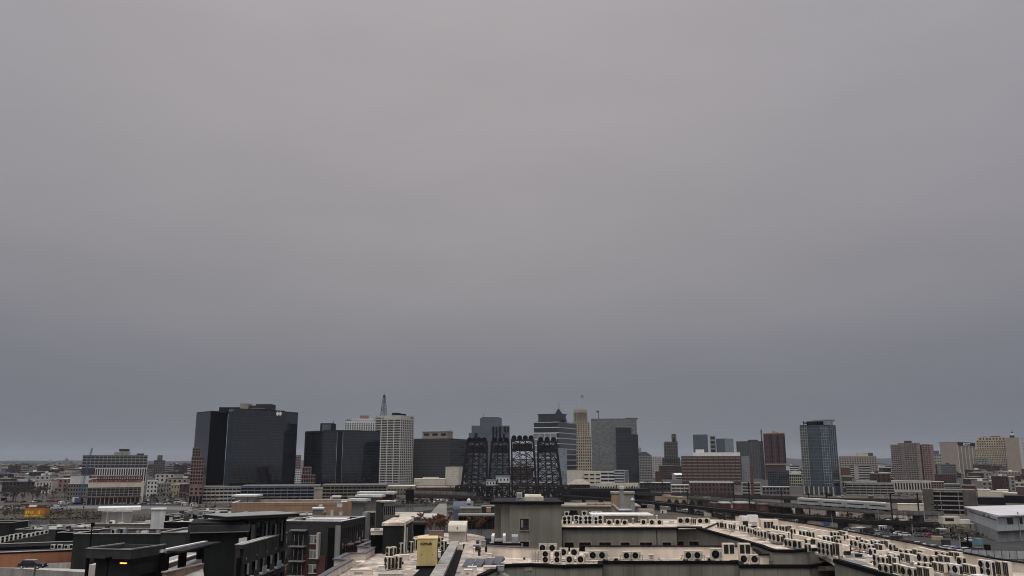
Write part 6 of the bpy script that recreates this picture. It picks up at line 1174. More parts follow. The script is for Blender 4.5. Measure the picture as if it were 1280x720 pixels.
MB().box(-hw, hw, 0, 3, 0, 1.45).build('wall', 'conc_lt', hb); hp_ = [(-.25, 1.45), (-.25, 1.6), (.0, 2.3), (.45, 2.55), (2.9, 2.75), (3.1, 2.6), (3.1, 1.45)]; MB().side(hp_, -hw - .08, hw + .08).build('roof', 'cream', hb); MB().box(-.1, .1, -.3, -.2, 1.9, 2.05).build('knob', 'charcoal', hb)
for q in (-.6, 0, .6): MB().box(q - .02, q + .02, -.02, .01, .1, 1.4).build('seam', 'grey_box', hb)
wk = thing('rooftop_duct_run', 'long straight grey duct run between flat black strips on near roof', 'duct', G(563, 680, ZR)); o = wk.location
def stripe(nm, a0, a1, b0, b1, z0, z1, m):
    q = [G(a0, 681, ZR), G(a1, 681, ZR), G(b1, 740, ZR), G(b0, 740, ZR)]; q = [(p.x - o.x, p.y - o.y) for p in q]; q.reverse(); MB().prism(q, z0, z1).build(nm, m, wk)
stripe('duct', 564, 574, 529, 548, .02, .5, 'conc'); stripe('black_strip', 558, 564, 497, 529, .01, .12, 'black'); stripe('black_strip', 574, 581, 548, 562, .01, .12, 'black')  # thin flat black strips along both sides of the duct
for q in range(7):
    t = (q + .5) / 7; p = G(564 - 35 * t, 681 + 59 * t, ZR); p2 = G(574 - 26 * t, 681 + 59 * t, ZR); MB().bar((p.x - o.x, p.y - o.y, .5), (p2.x - o.x, p2.y - o.y, .5), .08, .04).build('seam', 'grey_box', wk)
for i, (a, b_, w_, d_, h_, m_, lb) in enumerate(((596, 690, 1.0, .9, .85, 'conc_lt', 'square pale unit box behind the dark roof panels'), (575, 689, .7, .5, .8, 'ac_beige', 'small beige box right of the walkway head'), (604, 684, .7, .6, .8, 'grey_box', 'small grey vent box right of the square pale box'), (597, 682, .5, .5, .7, 'galv', 'small galvanised vent box behind the square pale box'),
        (590, 716, .9, .7, .55, 'roof_white', 'white curb box at lower left of the dark roof panels'), (612, 715, 1.3, .8, .5, 'cream_membrane', 'wide cream curb box below the dark roof panels'), (626, 714, .7, .8, .5, 'galv', 'grey curb box at the corner of the near roof'), (585, 719.5, .8, .8, .5, 'cream_membrane', 'cream curb box nearest the bottom edge'),
        (548, 699, .5, .5, .8, 'ac_white', 'small white electrical box right of the generator'), (502, 700, 1.6, .8, .5, 'cream_membrane', 'low cream curb left of the generator'), (512, 676, 1.0, .5, 1.1, 'teal_dark', 'grey framed box with black screen behind the generator'), (451, 719, 2.2, .6, .5, 'cream_membrane', 'long low cream curb in the lower left of near roof'), (488, 724, 2.4, .5, .45, 'conc_lt', 'long pale curb at the bottom edge'), (545, 672, 2.2, 1.2, .9, 'pink_stone', 'pinkish parapet stub left of the white rooftop housing'))):
    r = thing('curb_box', lb, 'roof box', G(a, b_, ZR)); MB().box(-w_ / 2, w_ / 2, 0, d_, 0, h_).build('body', m_, r); MB().box(-w_ / 2 - .03, w_ / 2 + .03, -.03, d_ + .03, h_, h_ + .06).build('lid', m_, r)
    if i in (0, 3, 10): MB().box(-w_ * .32, w_ * .32, -.03, .01, .2, h_ - .15).build('grille', 'coil' if i != 10 else 'black', r)
    else: MB().box(-w_ * .3, w_ * .1, -.02, .01, .12, .3).build('vent_slot', 'grey_box', r)
for i, (a, b_, h_) in enumerate(((583, 709.5, 0), (596, 709, 0), (608, 708, 0), (620, 706, 0))):
    r = thing('dark_roof_panel', 'tilted dark grey roof panel', 'panel', G(a, b_, ZR), math.radians(-12), 'row of tilted dark panels', 'on the near roof before the parapet'); MB().add if 0 else None
    b = MB(); b.add([(-.5, -.1, .1), (.5, -.1, .1), (.6, 1.5, .75), (-.4, 1.5, .75), (-.5, -.1, .04), (.5, -.1, .04), (.6, 1.5, .69), (-.4, 1.5, .69)], [(0, 1, 2, 3), (7, 6, 5, 4), (0, 4, 5, 1), (1, 5, 6, 2), (2, 6, 7, 3), (3, 7, 4, 0)]); b.build('panel', 'solar', r)
    MB().bar((-.3, 1.4, 0), (-.3, 1.4, .68), .05).build('strut', 'galv', r); MB().bar((.5, 1.4, 0), (.5, 1.4, .68), .05).build('strut', 'galv', r)
# units left of the generator (tall, side on)
for (px, py, n_) in ((482, 713, 1), (487, 712, 1), (492, 711, 1), (496, 712, 1), (499, 693, 1), (503, 690, 1), (512, 691, 1), (517, 688, 1), (484, 700, 1), (549, 686, 1), (553, 690, 1), (490, 699, 1)):
    ac(px, py, ZR, 1, math.radians(-62) + JT(-.1, .1), 'crowded left of the generator' if px < 520 else 'between generator and walkway', 1, s=.92)
pb = MB()
# purple-grey capped parapet zigzagging on the left of the near roof
zz_ = [GP(478, 683, ZR), GP(464, 684, ZR), GP(449, 690.5, ZR), GP(467, 692, ZR), GP(455, 700, ZR), GP(434, 700.5, ZR), GP(420, 708, ZR), GP(437, 709.5, ZR), GP(415, 722, ZR), GP(395, 735, ZR)]
for i in range(len(zz_) - 1):
    wall_run('outer_parapet', zz_[i:i + 2], ZR - 3, ZR + .72, .35, 'cream_membrane'); wall_run('parapet_cap', zz_[i:i + 2], ZR + .73, ZR + .83 + .01 * (i % 2), .65, 'purple_coping')
part_poly('left_wall', [zz_[0], zz_[1], zz_[2], zz_[3], zz_[4], zz_[5], zz_[6], zz_[7], zz_[8], zz_[9], (zz_[9][0] + 20, zz_[9][1]), (zz_[0][0] + 12, zz_[0][1])], 0, ZR - .45, 'panel_grey')
# dark shed
sh = tower('stair_shed', 'black metal-clad rooftop shed with pinkish roof left of the generator', 'shed', 478.5, 504, 515.5, 657, 109, 0, zb=ZR - 1.4, wall='dark_stucco', roof='roof_beige', yr=670)
b = MB(); 
for q in range(12): b.box(-sh['w'] + (q + .2) * sh['w'] / 12, -sh['w'] + (q + .6) * sh['w'] / 12, -.04, .01, 0, sh['h'] - .05)
b.build('cladding_ribs', 'dark_stucco', sh); MB().tube((.12, .4, .8), (.12, .4, sh['h'] + .2), .12, .12, 8).build('flue', 'ac_white', sh); MB().tube((.35, .9, .8), (.35, .9, sh['h'] - .3), .09, .09, 8).build('flue', 'galv', sh)
s2 = tower('low_shed', 'low black shed joined left of the black rooftop shed with capped parapet', 'shed', 463.5, 478.3, 478.4, 668.5, 110, 0, zb=ZR - 1.6, wall='black', roof='roof_beige', yr=676, deep=4, parapet=.4, pmat='cream_membrane')
# box with blocks at recess left of the tall block
lr = thing('roof_light_well', 'white-railed roof well with dark ladder rack left of tall taupe block', 'roof well', G(611, 691, ZR)); MB().box(0, 4.0, 0, 5, 0, .9).build('curb', 'grey_mid', lr); MB().box(-.1, 4.1, -.1, .4, .9, 1.15).build('coping', 'black_coping', lr)
for x_ in (.3, 1.75): MB().box(x_, x_ + .35, .5, 4.6, .9, 2.0).build('side_rail', 'white_wall', lr)
MB().box(.66, 1.74, .6, 4.5, .9, 1.3).build('ladder_bed', 'black', lr); MB().box(2.9, 3.7, .6, 4.6, .9, 1.9).build('side_slab', 'galv', lr)
for q in range(5): MB().box(.7, 1.7, .8 + q * .75, .95 + q * .75, 1.3, 1.45).build('rung', 'silver', lr)
rt = thing('rooftop_tent', 'cream arched plastic cover on top of the tall taupe block', 'cover', (tx(656, 628) * 129, 129, zb_ + .37)); pr_ = [(-.0, 0), (0, .55), (.3, .8), (2.2, .8), (2.6, 0)]
MB().prism([(0, 0), (2.8, 0), (2.8, 2.5), (0, 2.5)], 0, .55).build('cover', 'cream', rt); MB().tube((0, 1.2, .5), (2.5, 1.2, .5), .45, .4, 12).build('arched_top', 'cream', rt)
rt = thing('rooftop_cabinet', 'small white cabinet with dark emblem beside the arched cover', 'cabinet', (tx(646, 628) * 129, 129, zb_ + .37)); MB().box(0, .8, 0, .6, .45, 1.2).build('cabinet', 'white_wall', rt); MB().box(.1, .7, -.03, .01, .6, 1.05).build('plate', 'grey_box', rt); MB().box(-.1, 1.2, .1, .7, 0, .45).build('base', 'galv', rt)
# ------------------------------------------------------------------ behind the central block
bk = tower('brown_ridge_building', 'long brown low roof with orange-tan boxes behind wing roof units', 'building', 701, 800, 801, 634, 200, 0, wall='taupe', roof='roof_tan', deep=14, z1=None, yr=635)
for i, (a, b_) in enumerate(((724, 733), (734, 745), (746, 754), (755, 765))): 
    D_ = 203; r = thing('orange_tan_box', 'orange-tan plywood box', 'box', (tx(a, 630) * D_, D_, zat(634, 200) + .36), 0, 'orange-tan boxes', 'on the long brown roof'); w_ = (tx(b_, 630) - tx(a, 630)) * D_; MB().box(0, w_, 0, 2, 0, zat(629.5 + (i == 0) * 1.5, D_) - zat(634, 200) - .36).build('body', 'orange_tan', r); MB().box(-.06, w_ + .06, -.05, 2.05, zat(629.5 + (i == 0) * 1.5, D_) - zat(634, 200) - .36, zat(629.5 + (i == 0) * 1.5, D_) - zat(634, 200) - .28).build('lid', 'roof_beige', r)
tn = tower('tan_headhouse', 'tan rooftop headhouse behind steel ducts, right of brown low roof', 'headhouse', 764, 793, 793.5, 617.3, 190, 0, zb=14, wall='tan', roof='roof_tan', deep=6, yr=625)
MB().box(-tn['w'] * .95, -tn['w'] * .6, -.08, .02, 4.2, tn['h'] - .3).build('recess', 'orange_tan', tn); MB().box(-tn['w'] * .98, -tn['w'] * .58, -.1, .02, 1, 3.8).build('opening', 'black', tn)
du = thing('steel_duct', 'galvanised steel duct with tall stack and elbow before tan headhouse', 'duct', (tx(791, 640) * 180, 180, zat(652, 180))); k = 180 / F
MB().tube((0, 0, 0), (0, 0, (652 - 627) * k), 2.6 * k, 2.6 * k, 12).build('stack', 'galv', du); MB().tube((0, 0, 25 * k), (0, 0, 28 * k), 3.2 * k, 1.2 * k, 12).build('cap', 'galv', du); MB().tube((-1 * k, 0, 13 * k), (-17 * k, 0, 13 * k), 2.2 * k, 2.2 * k, 12).build('duct', 'galv', du); MB().tube((-17 * k, 0, 13 * k), (-25 * k, 0, 20 * k), 2.2 * k, 2.0 * k, 12).build('elbow', 'galv', du); MB().box(-13 * k, -9 * k, 2, 3.5, 10 * k, 38 * k).build('chimney', 'galv', du); MB().box(-14 * k, -8 * k, 1.8, 3.7, 38 * k, 41 * k).build('chimney_cap', 'white_wall', du)
# ------------------------------------------------------------------ middle: courtyard buildings beyond the roof
sp = tower('brown_sloped_roof', 'small building with broad brown sloping roof left of lift bridge foot', 'building', 537, 556.5, 557, 646, 300, 0, wall='grey_mid', roof='taupe', deep=4, yr=645)
w, h = sp['w'], sp['h']; b = MB(); b.add([(-w - .5, -.5, h + .36), (.5, -.5, h + .36), (.5, 22, h + 3.4), (-w + 3, 22, h + 3.4), (-w - .5, -.5, h + .1), (.5, -.5, h + .1), (.5, 22, h + .2), (-w + 3, 22, h + .2)], [(0, 1, 2, 3), (7, 6, 5, 4), (0, 4, 5, 1), (1, 5, 6, 2), (2, 6, 7, 3), (3, 7, 4, 0)]); b.build('sloping_roof', 'taupe', sp)
bb = thing('curved_roof_hall', 'blue-grey barrel-roofed hall behind the brown sloping roof', 'hall', (tx(567, 634) * 360, 360, 0)); w_ = (tx(590, 634) - tx(567, 634)) * 360; zt_ = zat(627.5, 360)
MB().box(0, w_, 0, 14, 0, zt_ - 3).build('wall', 'blue_grey', bb); b = MB(); prf = [(0, zt_ - 3)] + [(7 - 7 * math.cos(math.pi * q / 10), zt_ - 3 + 3 * math.sin(math.pi * q / 10)) for q in range(1, 10)] + [(14, zt_ - 3)]; b.side(prf, -.4, w_ + .4); b.build('roof', 'blue_grey', bb)
b = MB(); c2 = thing('roof_dome_vent', 'small white dome vent on the blue-grey barrel roof', 'vent', (tx(586, 628) * 362, 362, zt_ - .6)); MB().tube((0, 0, 0), (0, 0, 1.2), .9, .9, 10).build('drum', 'white_wall', c2); MB().tube((0, 0, 1.2), (0, 0, 2.0), .9, .3, 10).build('dome', 'white_wall', c2)
t1 = tower('brown_flat_block', 'long low brown-roofed block right of the brown sloping roof', 'building', 575, 601, 601.5, 636.5, 280, 2, wall='charcoal', roof='taupe', deep=10, yr=640, L=S(nf=1, nb=14, sp=.2, pr=.5, frame='taupe', top=1.0))
tower('dark_flat_block', 'small dark flat block with peach wall panel left of tall taupe block', 'building', 602, 618, 618.5, 634, 290, 2, wall='charcoal', roof='taupe', deep=8, yr=640)
pp = thing('peach_box', 'small peach-coloured box left of the tall taupe block', 'box', (tx(608, 638) * 282, 282, zat(640.5, 282))); MB().box(0, 1.4, 0, 1.5, 0, 1.4).build('body', 'orange_tan', pp); MB().box(-.05, 1.45, -.05, 1.55, 1.4, 1.5).build('lid', 'cream', pp); MB().box(.3, .6, .4, .8, -zat(640.5, 282) + .1, -.01).build('post', 'charcoal', pp)
w2 = tower('courtyard_gallery', 'glazed dark gallery with long grey roof crossing the courtyard', 'gallery', 573, 622, 622.5, 645, 200, 2, wall='win_dark', roof='grey_mid', deep=5, yr=650, L=S(nf=2, nb=8, sp=.08, pr=.09, frame='charcoal', glass='win_dark', top=.3))
w3 = tower('courtyard_wall_block', 'low grey courtyard wall block below brown sloping roof', 'building', 499, 545, 545.5, 648.5, 210, -2, wall='grey_mid', roof='conc_lt', deep=16, yr=650)
w4 = tower('dark_pergola_block', 'black framed pergola structure between the shed and leafless red shrubs', 'pergola', 516.5, 531, 531.5, 655.5, 150, 2, zb=12, wall='black', roof='charcoal', deep=4, yr=655)
w5 = tower('pale_roof_strip', 'pale pinkish roof strip beyond the black rooftop shed', 'building', 492, 528, 529, 644.6, 260, -4, wall='tan', roof='roof_beige', deep=12, yr=645)
tr_ = thing('courtyard_terrace', 'raised dark courtyard terrace planted with rusty leafless shrubs', 'terrace', (0, 0, 0)); q = [G(515, 676, 15), G(640, 672, 15), G(640, 652, 15), G(515, 652, 15)]; MB().prism([(p.x, p.y) for p in q], 0, 15).build('planter', 'charcoal', tr_)
rr = random.Random(77)
for i in range(44):
    a = rr.uniform(519, 557) if i < 28 else rr.uniform(584, 612); p = G(a, rr.uniform(656, 669), 15); put_tree(3 + rr.randrange(2), p, rr.uniform(0, 6), rr.uniform(.5, .85), 'rusty leafless shrub', 'rusty shrubs on the terrace', 'on the courtyard terrace')
# ================================================================== LEFT FOREGROUND
# orange-tan long building
tower('orange_parapet_building', 'long building with orange-tan top wall stretching across left middle ground', 'building', 290, 444, 445, 631, 270, 0, wall='orange_tan', roof='roof_tan', deep=20, yr=635, parapet=.8, cap='roof_white')
tt = tower('olive_stair_tower', 'olive-tan L-shaped stair tower rising above the orange-tan wall', 'stair tower', 392.5, 403, 403.5, 611.5, 290, 0, zb=8, wall='tan', roof='roof_tan', deep=6, yr=620); b = MB().box(.02, 2.4, .3, 5.5, 0, tt['h'] - (623.5 - 611.5) * 290 / F).build('low_part', 'tan', tt)
tower('grey_penthouse', 'small grey penthouse right of the olive stair tower', 'penthouse', 415.5, 426, 426.5, 621.5, 290, 0, zb=8, wall='grey_wall', roof='roof_white', deep=5, yr=625)
tower('grey_penthouse', 'lower dark penthouse left of the orange chimney wall', 'penthouse', 427, 433.5, 434, 628, 285, 0, zb=8, wall='charcoal', roof='roof_white', deep=5, yr=628)
tower('orange_stair_wall', 'orange-tan upright wall piece beside the pale-capped grey towers', 'wall', 435, 445.5, 446, 621.7, 268, 0, zb=8, wall='orange_tan', roof='roof_tan', deep=3, yr=625)
def capped(nm, lb, xl, xc, xr, yt, D_, a, zb, m, th, over, yr, deep=None, roofm='roof_white'):
    r = tower(nm, lb, 'stair tower', xl, xc, xr, yt + th * .8, D_, a, zb=zb, wall=m, roof=roofm, deep=deep, yr=yr); w, d, h = r['w'], r['d'], r['h']
    MB().box(-w - over, over, -over, d + over, h + .36, h + .36 + th * D_ / F).build('roof_slab', roofm, r); return r
capped('capped_tower', 'grey block under bright white slab roof, nearest of three capped towers', 439.5, 455, 458, 626, 228, 20, 0, 'grey_wall', 2.6, .8, 632)
capped('capped_tower', 'taller grey block under white slab roof, middle of three capped towers', 448, 474, 477.5, 620.8, 245, 10, 0, 'grey_wall', 2.4, .8, 630, None)
capped('capped_tower', 'dark glazed block under white slab roof, farthest of three capped towers', 450, 490, 492, 616.8, 262, 5, 0, 'charcoal', 2.2, .8, 630)
tower('dark_balcony_wing', 'dark wing with stepped parapet right of the capped towers', 'building', 470, 477.8, 494, 628, 238, 62, zb=0, wall='charcoal', roof='roof_beige', yr=640, Rt=S(nf=5, nb=6, sp=.35, pr=.35, frame='grey_wall', glass='win_dark', top=1))
# apartment block with balconies
ap_ = tower('balcony_apartments', 'grey and red-brick apartment block with stacked balconies and white-framed windows', 'apartment building', 356, 426, 455.5, 655, 188, 8, wall='charcoal', roof='roof_dark', yr=670, parapet=.5, cap='roof_white',
      Rt=S(nf=5, nb=12, sp=.3, pr=.4, frame='charcoal', glass='win_dark', top=1.0, punch=True))
w, d, h = ap_['w'], ap_['d'], ap_['h']; fh = 3.05; sc_ = w / 70.0
def fx(px): return -w + (px - 356) * sc_
def fbox(nm, a, b_, y0, y1, z0, z1, m, p=None): return MB().box(fx(a), fx(b_), y0, y1, z0, z1).build(nm, m, p or ap_)
fbox('brick_panel', 356.5, 361.5, -.12, 0, 0, h - 6.6, 'brick'); fbox('brick_panel', 378, 386.5, -.12, 0, 0, h - 6.4, 'brick'); fbox('brick_panel', 399, 409, -.5, 0, 0, h - 6.6, 'brick'); fbox('recess', 410.5, 418, -.2, 0, 0, h - .8, 'black'); fbox('pilaster', 419.5, 425.8, -.3, 0, 0, h - .3, 'grey_mid'); fbox('sign_blade', 398.5, 401.5, -1.3, -.1, h - 7.2, h - 1.8, 'conc_lt')
for i in range(5):
    z0_ = h - 4.45 - i * fh
    if z0_ < 0: break
    fbox('brick_panel' if i else 'spandrel', 387, 398.5, -.05, 0, z0_ - .9, z0_ + .1, 'brick_dk' if i % 2 == 0 else 'charcoal')
    wn = fbox('window', 388, 397.5, -.1, .05, z0_ + .35, z0_ + 1.95, 'lit_win'); fbox('frame', 387.6, 397.9, -.13, -.06, z0_ + 1.95, z0_ + 2.1, 'white_wall', wn); fbox('frame', 387.6, 397.9, -.13, -.06, z0_ + .2, z0_ + .35, 'white_wall', wn); fbox('frame', 392.4, 393.0, -.13, -.06, z0_ + .35, z0_ + 1.95, 'white_wall', wn); fbox('sash', 394.8, 397.2, -.12, -.09, z0_ + .45, z0_ + 1.2, 'win_dark', wn)
    dr_o = fbox('balcony_door', 368.5, 379.5, -.08, .05, z0_ - .1, z0_ + 2.1, 'win_dark')
    for a in (368.2, 373.7, 379.2): fbox('frame', a, a + .5, -.14, -.06, z0_ - .1, z0_ + 2.15, 'white_wall', dr_o)
    bc = fbox('balcony', 364.5, 384, -1.6, 0, z0_ - .35, z0_ - .12, 'grey_mid'); rl = MB()
    for q in range(12): xx = fx(364.7) + (fx(383.8) - fx(364.7)) * q / 11; rl.bar((xx, -1.55, z0_ - .12), (xx, -1.55, z0_ + .85), .05)
    rl.bar((fx(364.6), -1.55, z0_ + .85), (fx(383.9), -1.55, z0_ + .85), .08); rl.bar((fx(364.7), 0, z0_ + .85), (fx(364.7), -1.55, z0_ + .85), .07); rl.bar((fx(383.8), 0, z0_ + .85), (fx(383.8), -1.55, z0_ + .85), .07); rl.build('railing', 'dark_steel', bc)
    w0 = fbox('window', 356.8, 359.2, -.14, .05, z0_ + .3, z0_ + 1.9, 'lit_win'); fbox('frame', 356.5, 359.5, -.16, -.13, z0_ + 1.05, z0_ + 1.15, 'white_wall', w0)
fbox('canopy', 364.5, 384.5, -1.4, 0, h - 1.5, h - 1.25, 'grey_mid')
for i in range(5):
    for k in range(6): z0_ = h - 4.4 - i * fh; MB().box(.05, 1.3, d * (.08 + k * .155), d * (.15 + k * .155), z0_ - .3, z0_ - .1).build('side_balcony', 'grey_mid' if (i + k) % 2 else 'brick', ap_); 
for k in range(6): MB().box(.06, .14, d * (.16 + k * .155), d * (.2 + k * .155), 0, h - 4 - (k % 2) * 2).build('brick_strip', 'brick', ap_)
MB().box(-.7, .5, d + .1, d + 2.2, 0, h + 1.5).build('end_pier', 'grey_mid', ap_)
rr = random.Random(41)
for i in range(5):
    for k in range(11):
        z0_ = h - 4.3 - i * fh; y0 = d * (.06 + k * .083); t_ = rr.random()
        if t_ < .35: MB().box(.055, .12, y0, y0 + d * .03, z0_ + .2, z0_ + 1.9).build('window', 'lit_win' if t_ < .2 else 'win_dark', ap_)
        elif t_ < .6: MB().box(.055, .13, y0, y0 + d * .045, z0_ - .9, z0_ + .1).build('panel', rr.choice(['brick', 'grey_mid', 'conc_dk', 'brick_tan']), ap_)
        elif t_ < .8: q_b = MB().box(.1, 1.1, y0, y0 + d * .05, z0_ - .25, z0_ - .1).build('side_balcony', 'conc', ap_); MB().box(1.05, 1.1, y0, y0 + d * .05, z0_ - .1, z0_ + .85).build('railing', 'galv', q_b)
for k in range(7): MB().box(-w * .98 + k * w * .14, -w * .98 + k * w * .14 + rr.uniform(.5, 1.4), d * .3, d * .3 + 1, h + .03, h + rr.uniform(.5, 1.0)).build('roof_unit', rr.choice(['galv', 'charcoal', 'ac_white']), ap_)
cn2 = thing('white_canopy_roof', 'long white flat canopy on roof of the balcony apartments', 'canopy', (tx(382, 650) * 193, 193, zat(654, 193))); w_ = (tx(433, 650) - tx(382, 650)) * 193; zt_ = zat(648.3, 193) - zat(654, 193); MB().box(0, w_, 0, 4, zt_ - .6, zt_).build('roof_slab', 'roof_white', cn2)
for q in range(4): MB().box(.5 + q * (w_ - 1.4) / 3, .8 + q * (w_ - 1.4) / 3, .4, .7, 0, zt_ - .61).build('post', 'white_wall', cn2); 
MB().box(.8, w_ - .8, 1.5, 3.6, 0, zt_ - .62).build('enclosure', 'charcoal', cn2)
tower('dark_side_wing', 'dark windowed wing right of balcony apartments before capped grey towers', 'building', 456, 457.5, 468.5, 641, 225, 60, zb=0, wall='charcoal', roof='roof_beige', yr=650, Rt=S(nf=5, nb=5, sp=.3, pr=.3, frame='charcoal', glass='win_dark', top=1))
sx = tower('stair_headhouse', 'grey rooftop headhouse with pale trim on orange-tan building front', 'headhouse', 391, 404.5, 405, 636.5, 240, 0, zb=8, wall='grey_wall', roof='roof_white', deep=4, yr=640)
# big dark building
dk = tower('dark_stucco_building', 'large near-black stucco building with deep fascia left of balcony apartments', 'apartment building', 236, 304, 306, 655.5, 132, 6, wall='dark_stucco', roof='roof_dark', yr=690, deep=10)
w, d, h = dk['w'], dk['d'], dk['h']; MB().box(-w - .3, .8, -.8, d, h - .95, h - .03).build('fascia', 'dark_fascia', dk); MB().box(-w, .6, -.9, -.79, h - 1.05, h - .95).build('drip_edge', 'grey_mid', dk)
MB().box(-w - .4, 1, -.95, -.5, h + .0, h + .12).data if 0 else None
lf = tower('dark_loft', 'dark setback loft storey with broad flat roof and tall windows', 'loft', 301, 306, 357.5, 650.5, 134, 45, zb=zat(690, 133), wall='teal_dark', roof='roof_dark', yr=660, Rt=S(nf=1, nb=5, sp=.02, pr=.3, frame='teal_dark', glass='win_dark', top=.3))
w, d, h = lf['w'], lf['d'], lf['h']; MB().box(-6, 2.2, -4, d + 1.0, h + .36, h + .78).build('roof_overhang', 'dark_fascia', lf); MB().box(-6.2, 2.4, -4.2, d + 1.2, h + .78, h + .86).build('roof_edge', 'grey_mid', lf)
for q, s in ((.15, .6), (.5, .3), (.72, .3), (.88, .25)): MB().box(.03, .1, d * q, d * q + s, h * .25, h * .85).build('blind', 'lit_win', lf)
pr2 = tower('dark_balcony_building', 'dark balconied building with sloping-away parapet beneath the loft', 'apartment building', 294, 303, 357, 686, 122, 2, zb=0, wall='charcoal', roof='roof_grey', yr=690, Rt=S(nf=5, nb=6, sp=.34, pr=.3, frame='charcoal', glass='win_dark', top=2.2), parapet=.5)
w, d, h = pr2['w'], pr2['d'], pr2['h']
rr = random.Random(17)
for i in range(3):
    for k in range(5):
        y0, y1 = d * (.1 + k * .17), d * (.2 + k * .17); z0_ = h - 4.2 - i * 3.0; bb_ = MB().box(.06, 1.2, y0, y1, z0_, z0_ + .2).build('balcony', 'conc', pr2); MB().box(1.12, 1.2, y0, y1, z0_ + .2, z0_ + 1.15).build('railing', 'galv' if (i + k) % 2 else 'charcoal', bb_)
        if rr.random() < .7: MB().box(.0, .08, y0 + .2, y0 + .2 + rr.uniform(.3, .8), z0_ + .5, z0_ + 2.0).build('blind', rr.choice(['lit_win', 'conc', 'grey_mid']), pr2)
for k in range(4): MB().box(-.0, .08, d * (.08 + k * .22), d * (.08 + k * .22) + .12, h - 1.6, h - 1.3).build('wall_light', 'galv', pr2)
for i, (a, b_) in enumerate(((306, 679), (311, 678))): r = thing('patio_chair', 'pale patio seat on the terrace below dark loft', 'chair', G(a, b_ + 3, zat(686, 122) + .1), 1.2, 'patio seats', 'on loft terrace'); MB().box(-.4, .4, 0, .7, .25, .45).build('seat', 'white_wall', r); MB().box(-.4, .4, .7, .8, .25, 1.0).build('backrest', 'white_wall', r); [MB().box(x_, x_ + .08, y_, y_ + .08, 0, .25).build('leg', 'grey_box', r) for x_ in (-.38, .3) for y_ in (.02, .6)]
MB().box(-w + .3, -w + .9, -.08, .02, h - 6, h - 1.2).build('window', 'black', pr2)
# pergola
pg = thing('white_edged_pergola', 'dark pergola with white edge beam sloping up beside near-black building', 'pergola', (tx(200, 700) * 100, 100, 0)); o = pg.location
pA = P(201, 689, 96) - o; pB = P(257, 677.5, 118) - o; b = MB(); b.bar(pA, pB, .5, .3); b.build('edge_beam', 'roof_white', pg); b = MB(); b.bar(pA + Vector((.2, .5, -.55)), pB + Vector((.2, .5, -.45)), .7, .4); b.build('beam', 'black', pg); b = MB(); b.bar(pA + Vector((1.4, .4, -.1)), pB + Vector((1.0, .4, -.1)), 1.8, .2); b.build('roof', 'roof_dark', pg)
for t in (.0, .36, .78): q = pA.lerp(pB, t); MB().box(q.x - .1, q.x + .65, q.y + .2, q.y + .9, -o.z, q.z - .5).build('column', 'black', pg)
for t in (.3, .6, .95): q = pA.lerp(pB, t); MB().box(q.x - .05, q.x + .05, q.y - .35, q.y - .26, q.z - .75, q.z - .16).build('bracket', 'white_wall', pg)
pz = 12.0
def plank(nm, lb, x0, y0, x1, y1, D0_, D1_, hh, m, cap, th=.4, cat='wall'):
    A = P(x0, y0, D0_); B_ = P(x1, y1, D1_); r = thing(nm, lb, cat, (A.x, A.y, 0)); o = r.location
    A2 = A - o; B2 = B_ - o; b = MB(); zc = Vector((0, 0, -hh / 2)); b.bar(A2 + zc, B2 + zc, th, hh); b.build('wall', m, r); MB().bar(A2 + Vector((0, 0, .06)), B2 + Vector((0, 0, .06)), th + .2, .12).build('coping', cap, r); return r
r = plank('terrace_wall', 'tan brick terrace wall with pale coping at the bottom edge under pergola', 205, 716, 252, 705.5, 92, 104, 6, 'brick_tan', 'conc'); MB().box(2.9, 3.2, -.35, 3.5, -0, 0).data if 0 else None
plank('terrace_wall', 'shorter tan brick wall behind pergola columns', 208, 705, 245, 693.5, 104, 116, 5, 'brick_tan', 'white_wall')
plank('terrace_wall', 'dark grey retaining wall at far side of the small terrace', 200, 699, 240, 699, 125, 125, 6, 'conc_dk', 'conc')
dkk = thing('terrace_floor', 'pale concrete terrace floor behind the tan brick walls', 'terrace', (tx(180, 700) * 100, 100, 0)); q = [G(195, 722, 15.6), G(262, 722, 15.6), G(262, 700, 15.6), G(180, 700, 15.6)]
q = [P(190, 719, 96), P(256, 712, 96), P(250, 702, 122), P(195, 702, 122)]; MB().prism([(p.x - dkk.location.x, p.y - dkk.location.y) for p in q], 0, zat(716, 100)).build('slab', 'conc', dkk)
# stair kiosk with lit lamp
ks = tower('stair_kiosk', 'dark stair kiosk with wide flat fascia roof and glowing orange lamp', 'kiosk', 119, 163, 202, 703, 92, 14, zb=0, wall='dark_stucco', roof='roof_dark', yr=712)
w, d, h = ks['w'], ks['d'], ks['h']; ov = MB(); ov.box(-w - .9, .3, -.55, -.3, h + .36, h + 1.3); ov.box(-w - .9, -w - .65, -.3, d, h + .36, h + 1.3); ov.box(.05, .3, -.3, d, h + .36, h + 1.3); ov.box(-w - .65, .05, d - .25, d, h + .36, h + 1.3); ov.build('fascia', 'dark_fascia', ks); rim = MB(); rim.box(-w - .95, .35, -.6, -.35, h + 1.3, h + 1.36); rim.box(-w - .95, -w - .7, -.35, d, h + 1.3, h + 1.42); rim.box(.1, .35, -.35, d, h + 1.3, h + 1.42); rim.build('rim', 'grey_mid', ks); MB().box(-w - .65, .05, -.3, d - .25, h + .5, h + .85).build('roof_surface', 'roof_grey', ks)
MB().box(-1.25, -.5, -.12, .0, h - .15, h + .0).build('lit_lamp', 'lamp_orange', ks)
for q in (.35, .6): MB().box(-.02, .06, d * q, d * q + 1.1, h - 2.6, h - 1.4).build('window', 'black', ks)
MB().box(-w - .85, -w - .6, -.5, -.25, 0, h + .35).build('corner_post', 'black', ks)
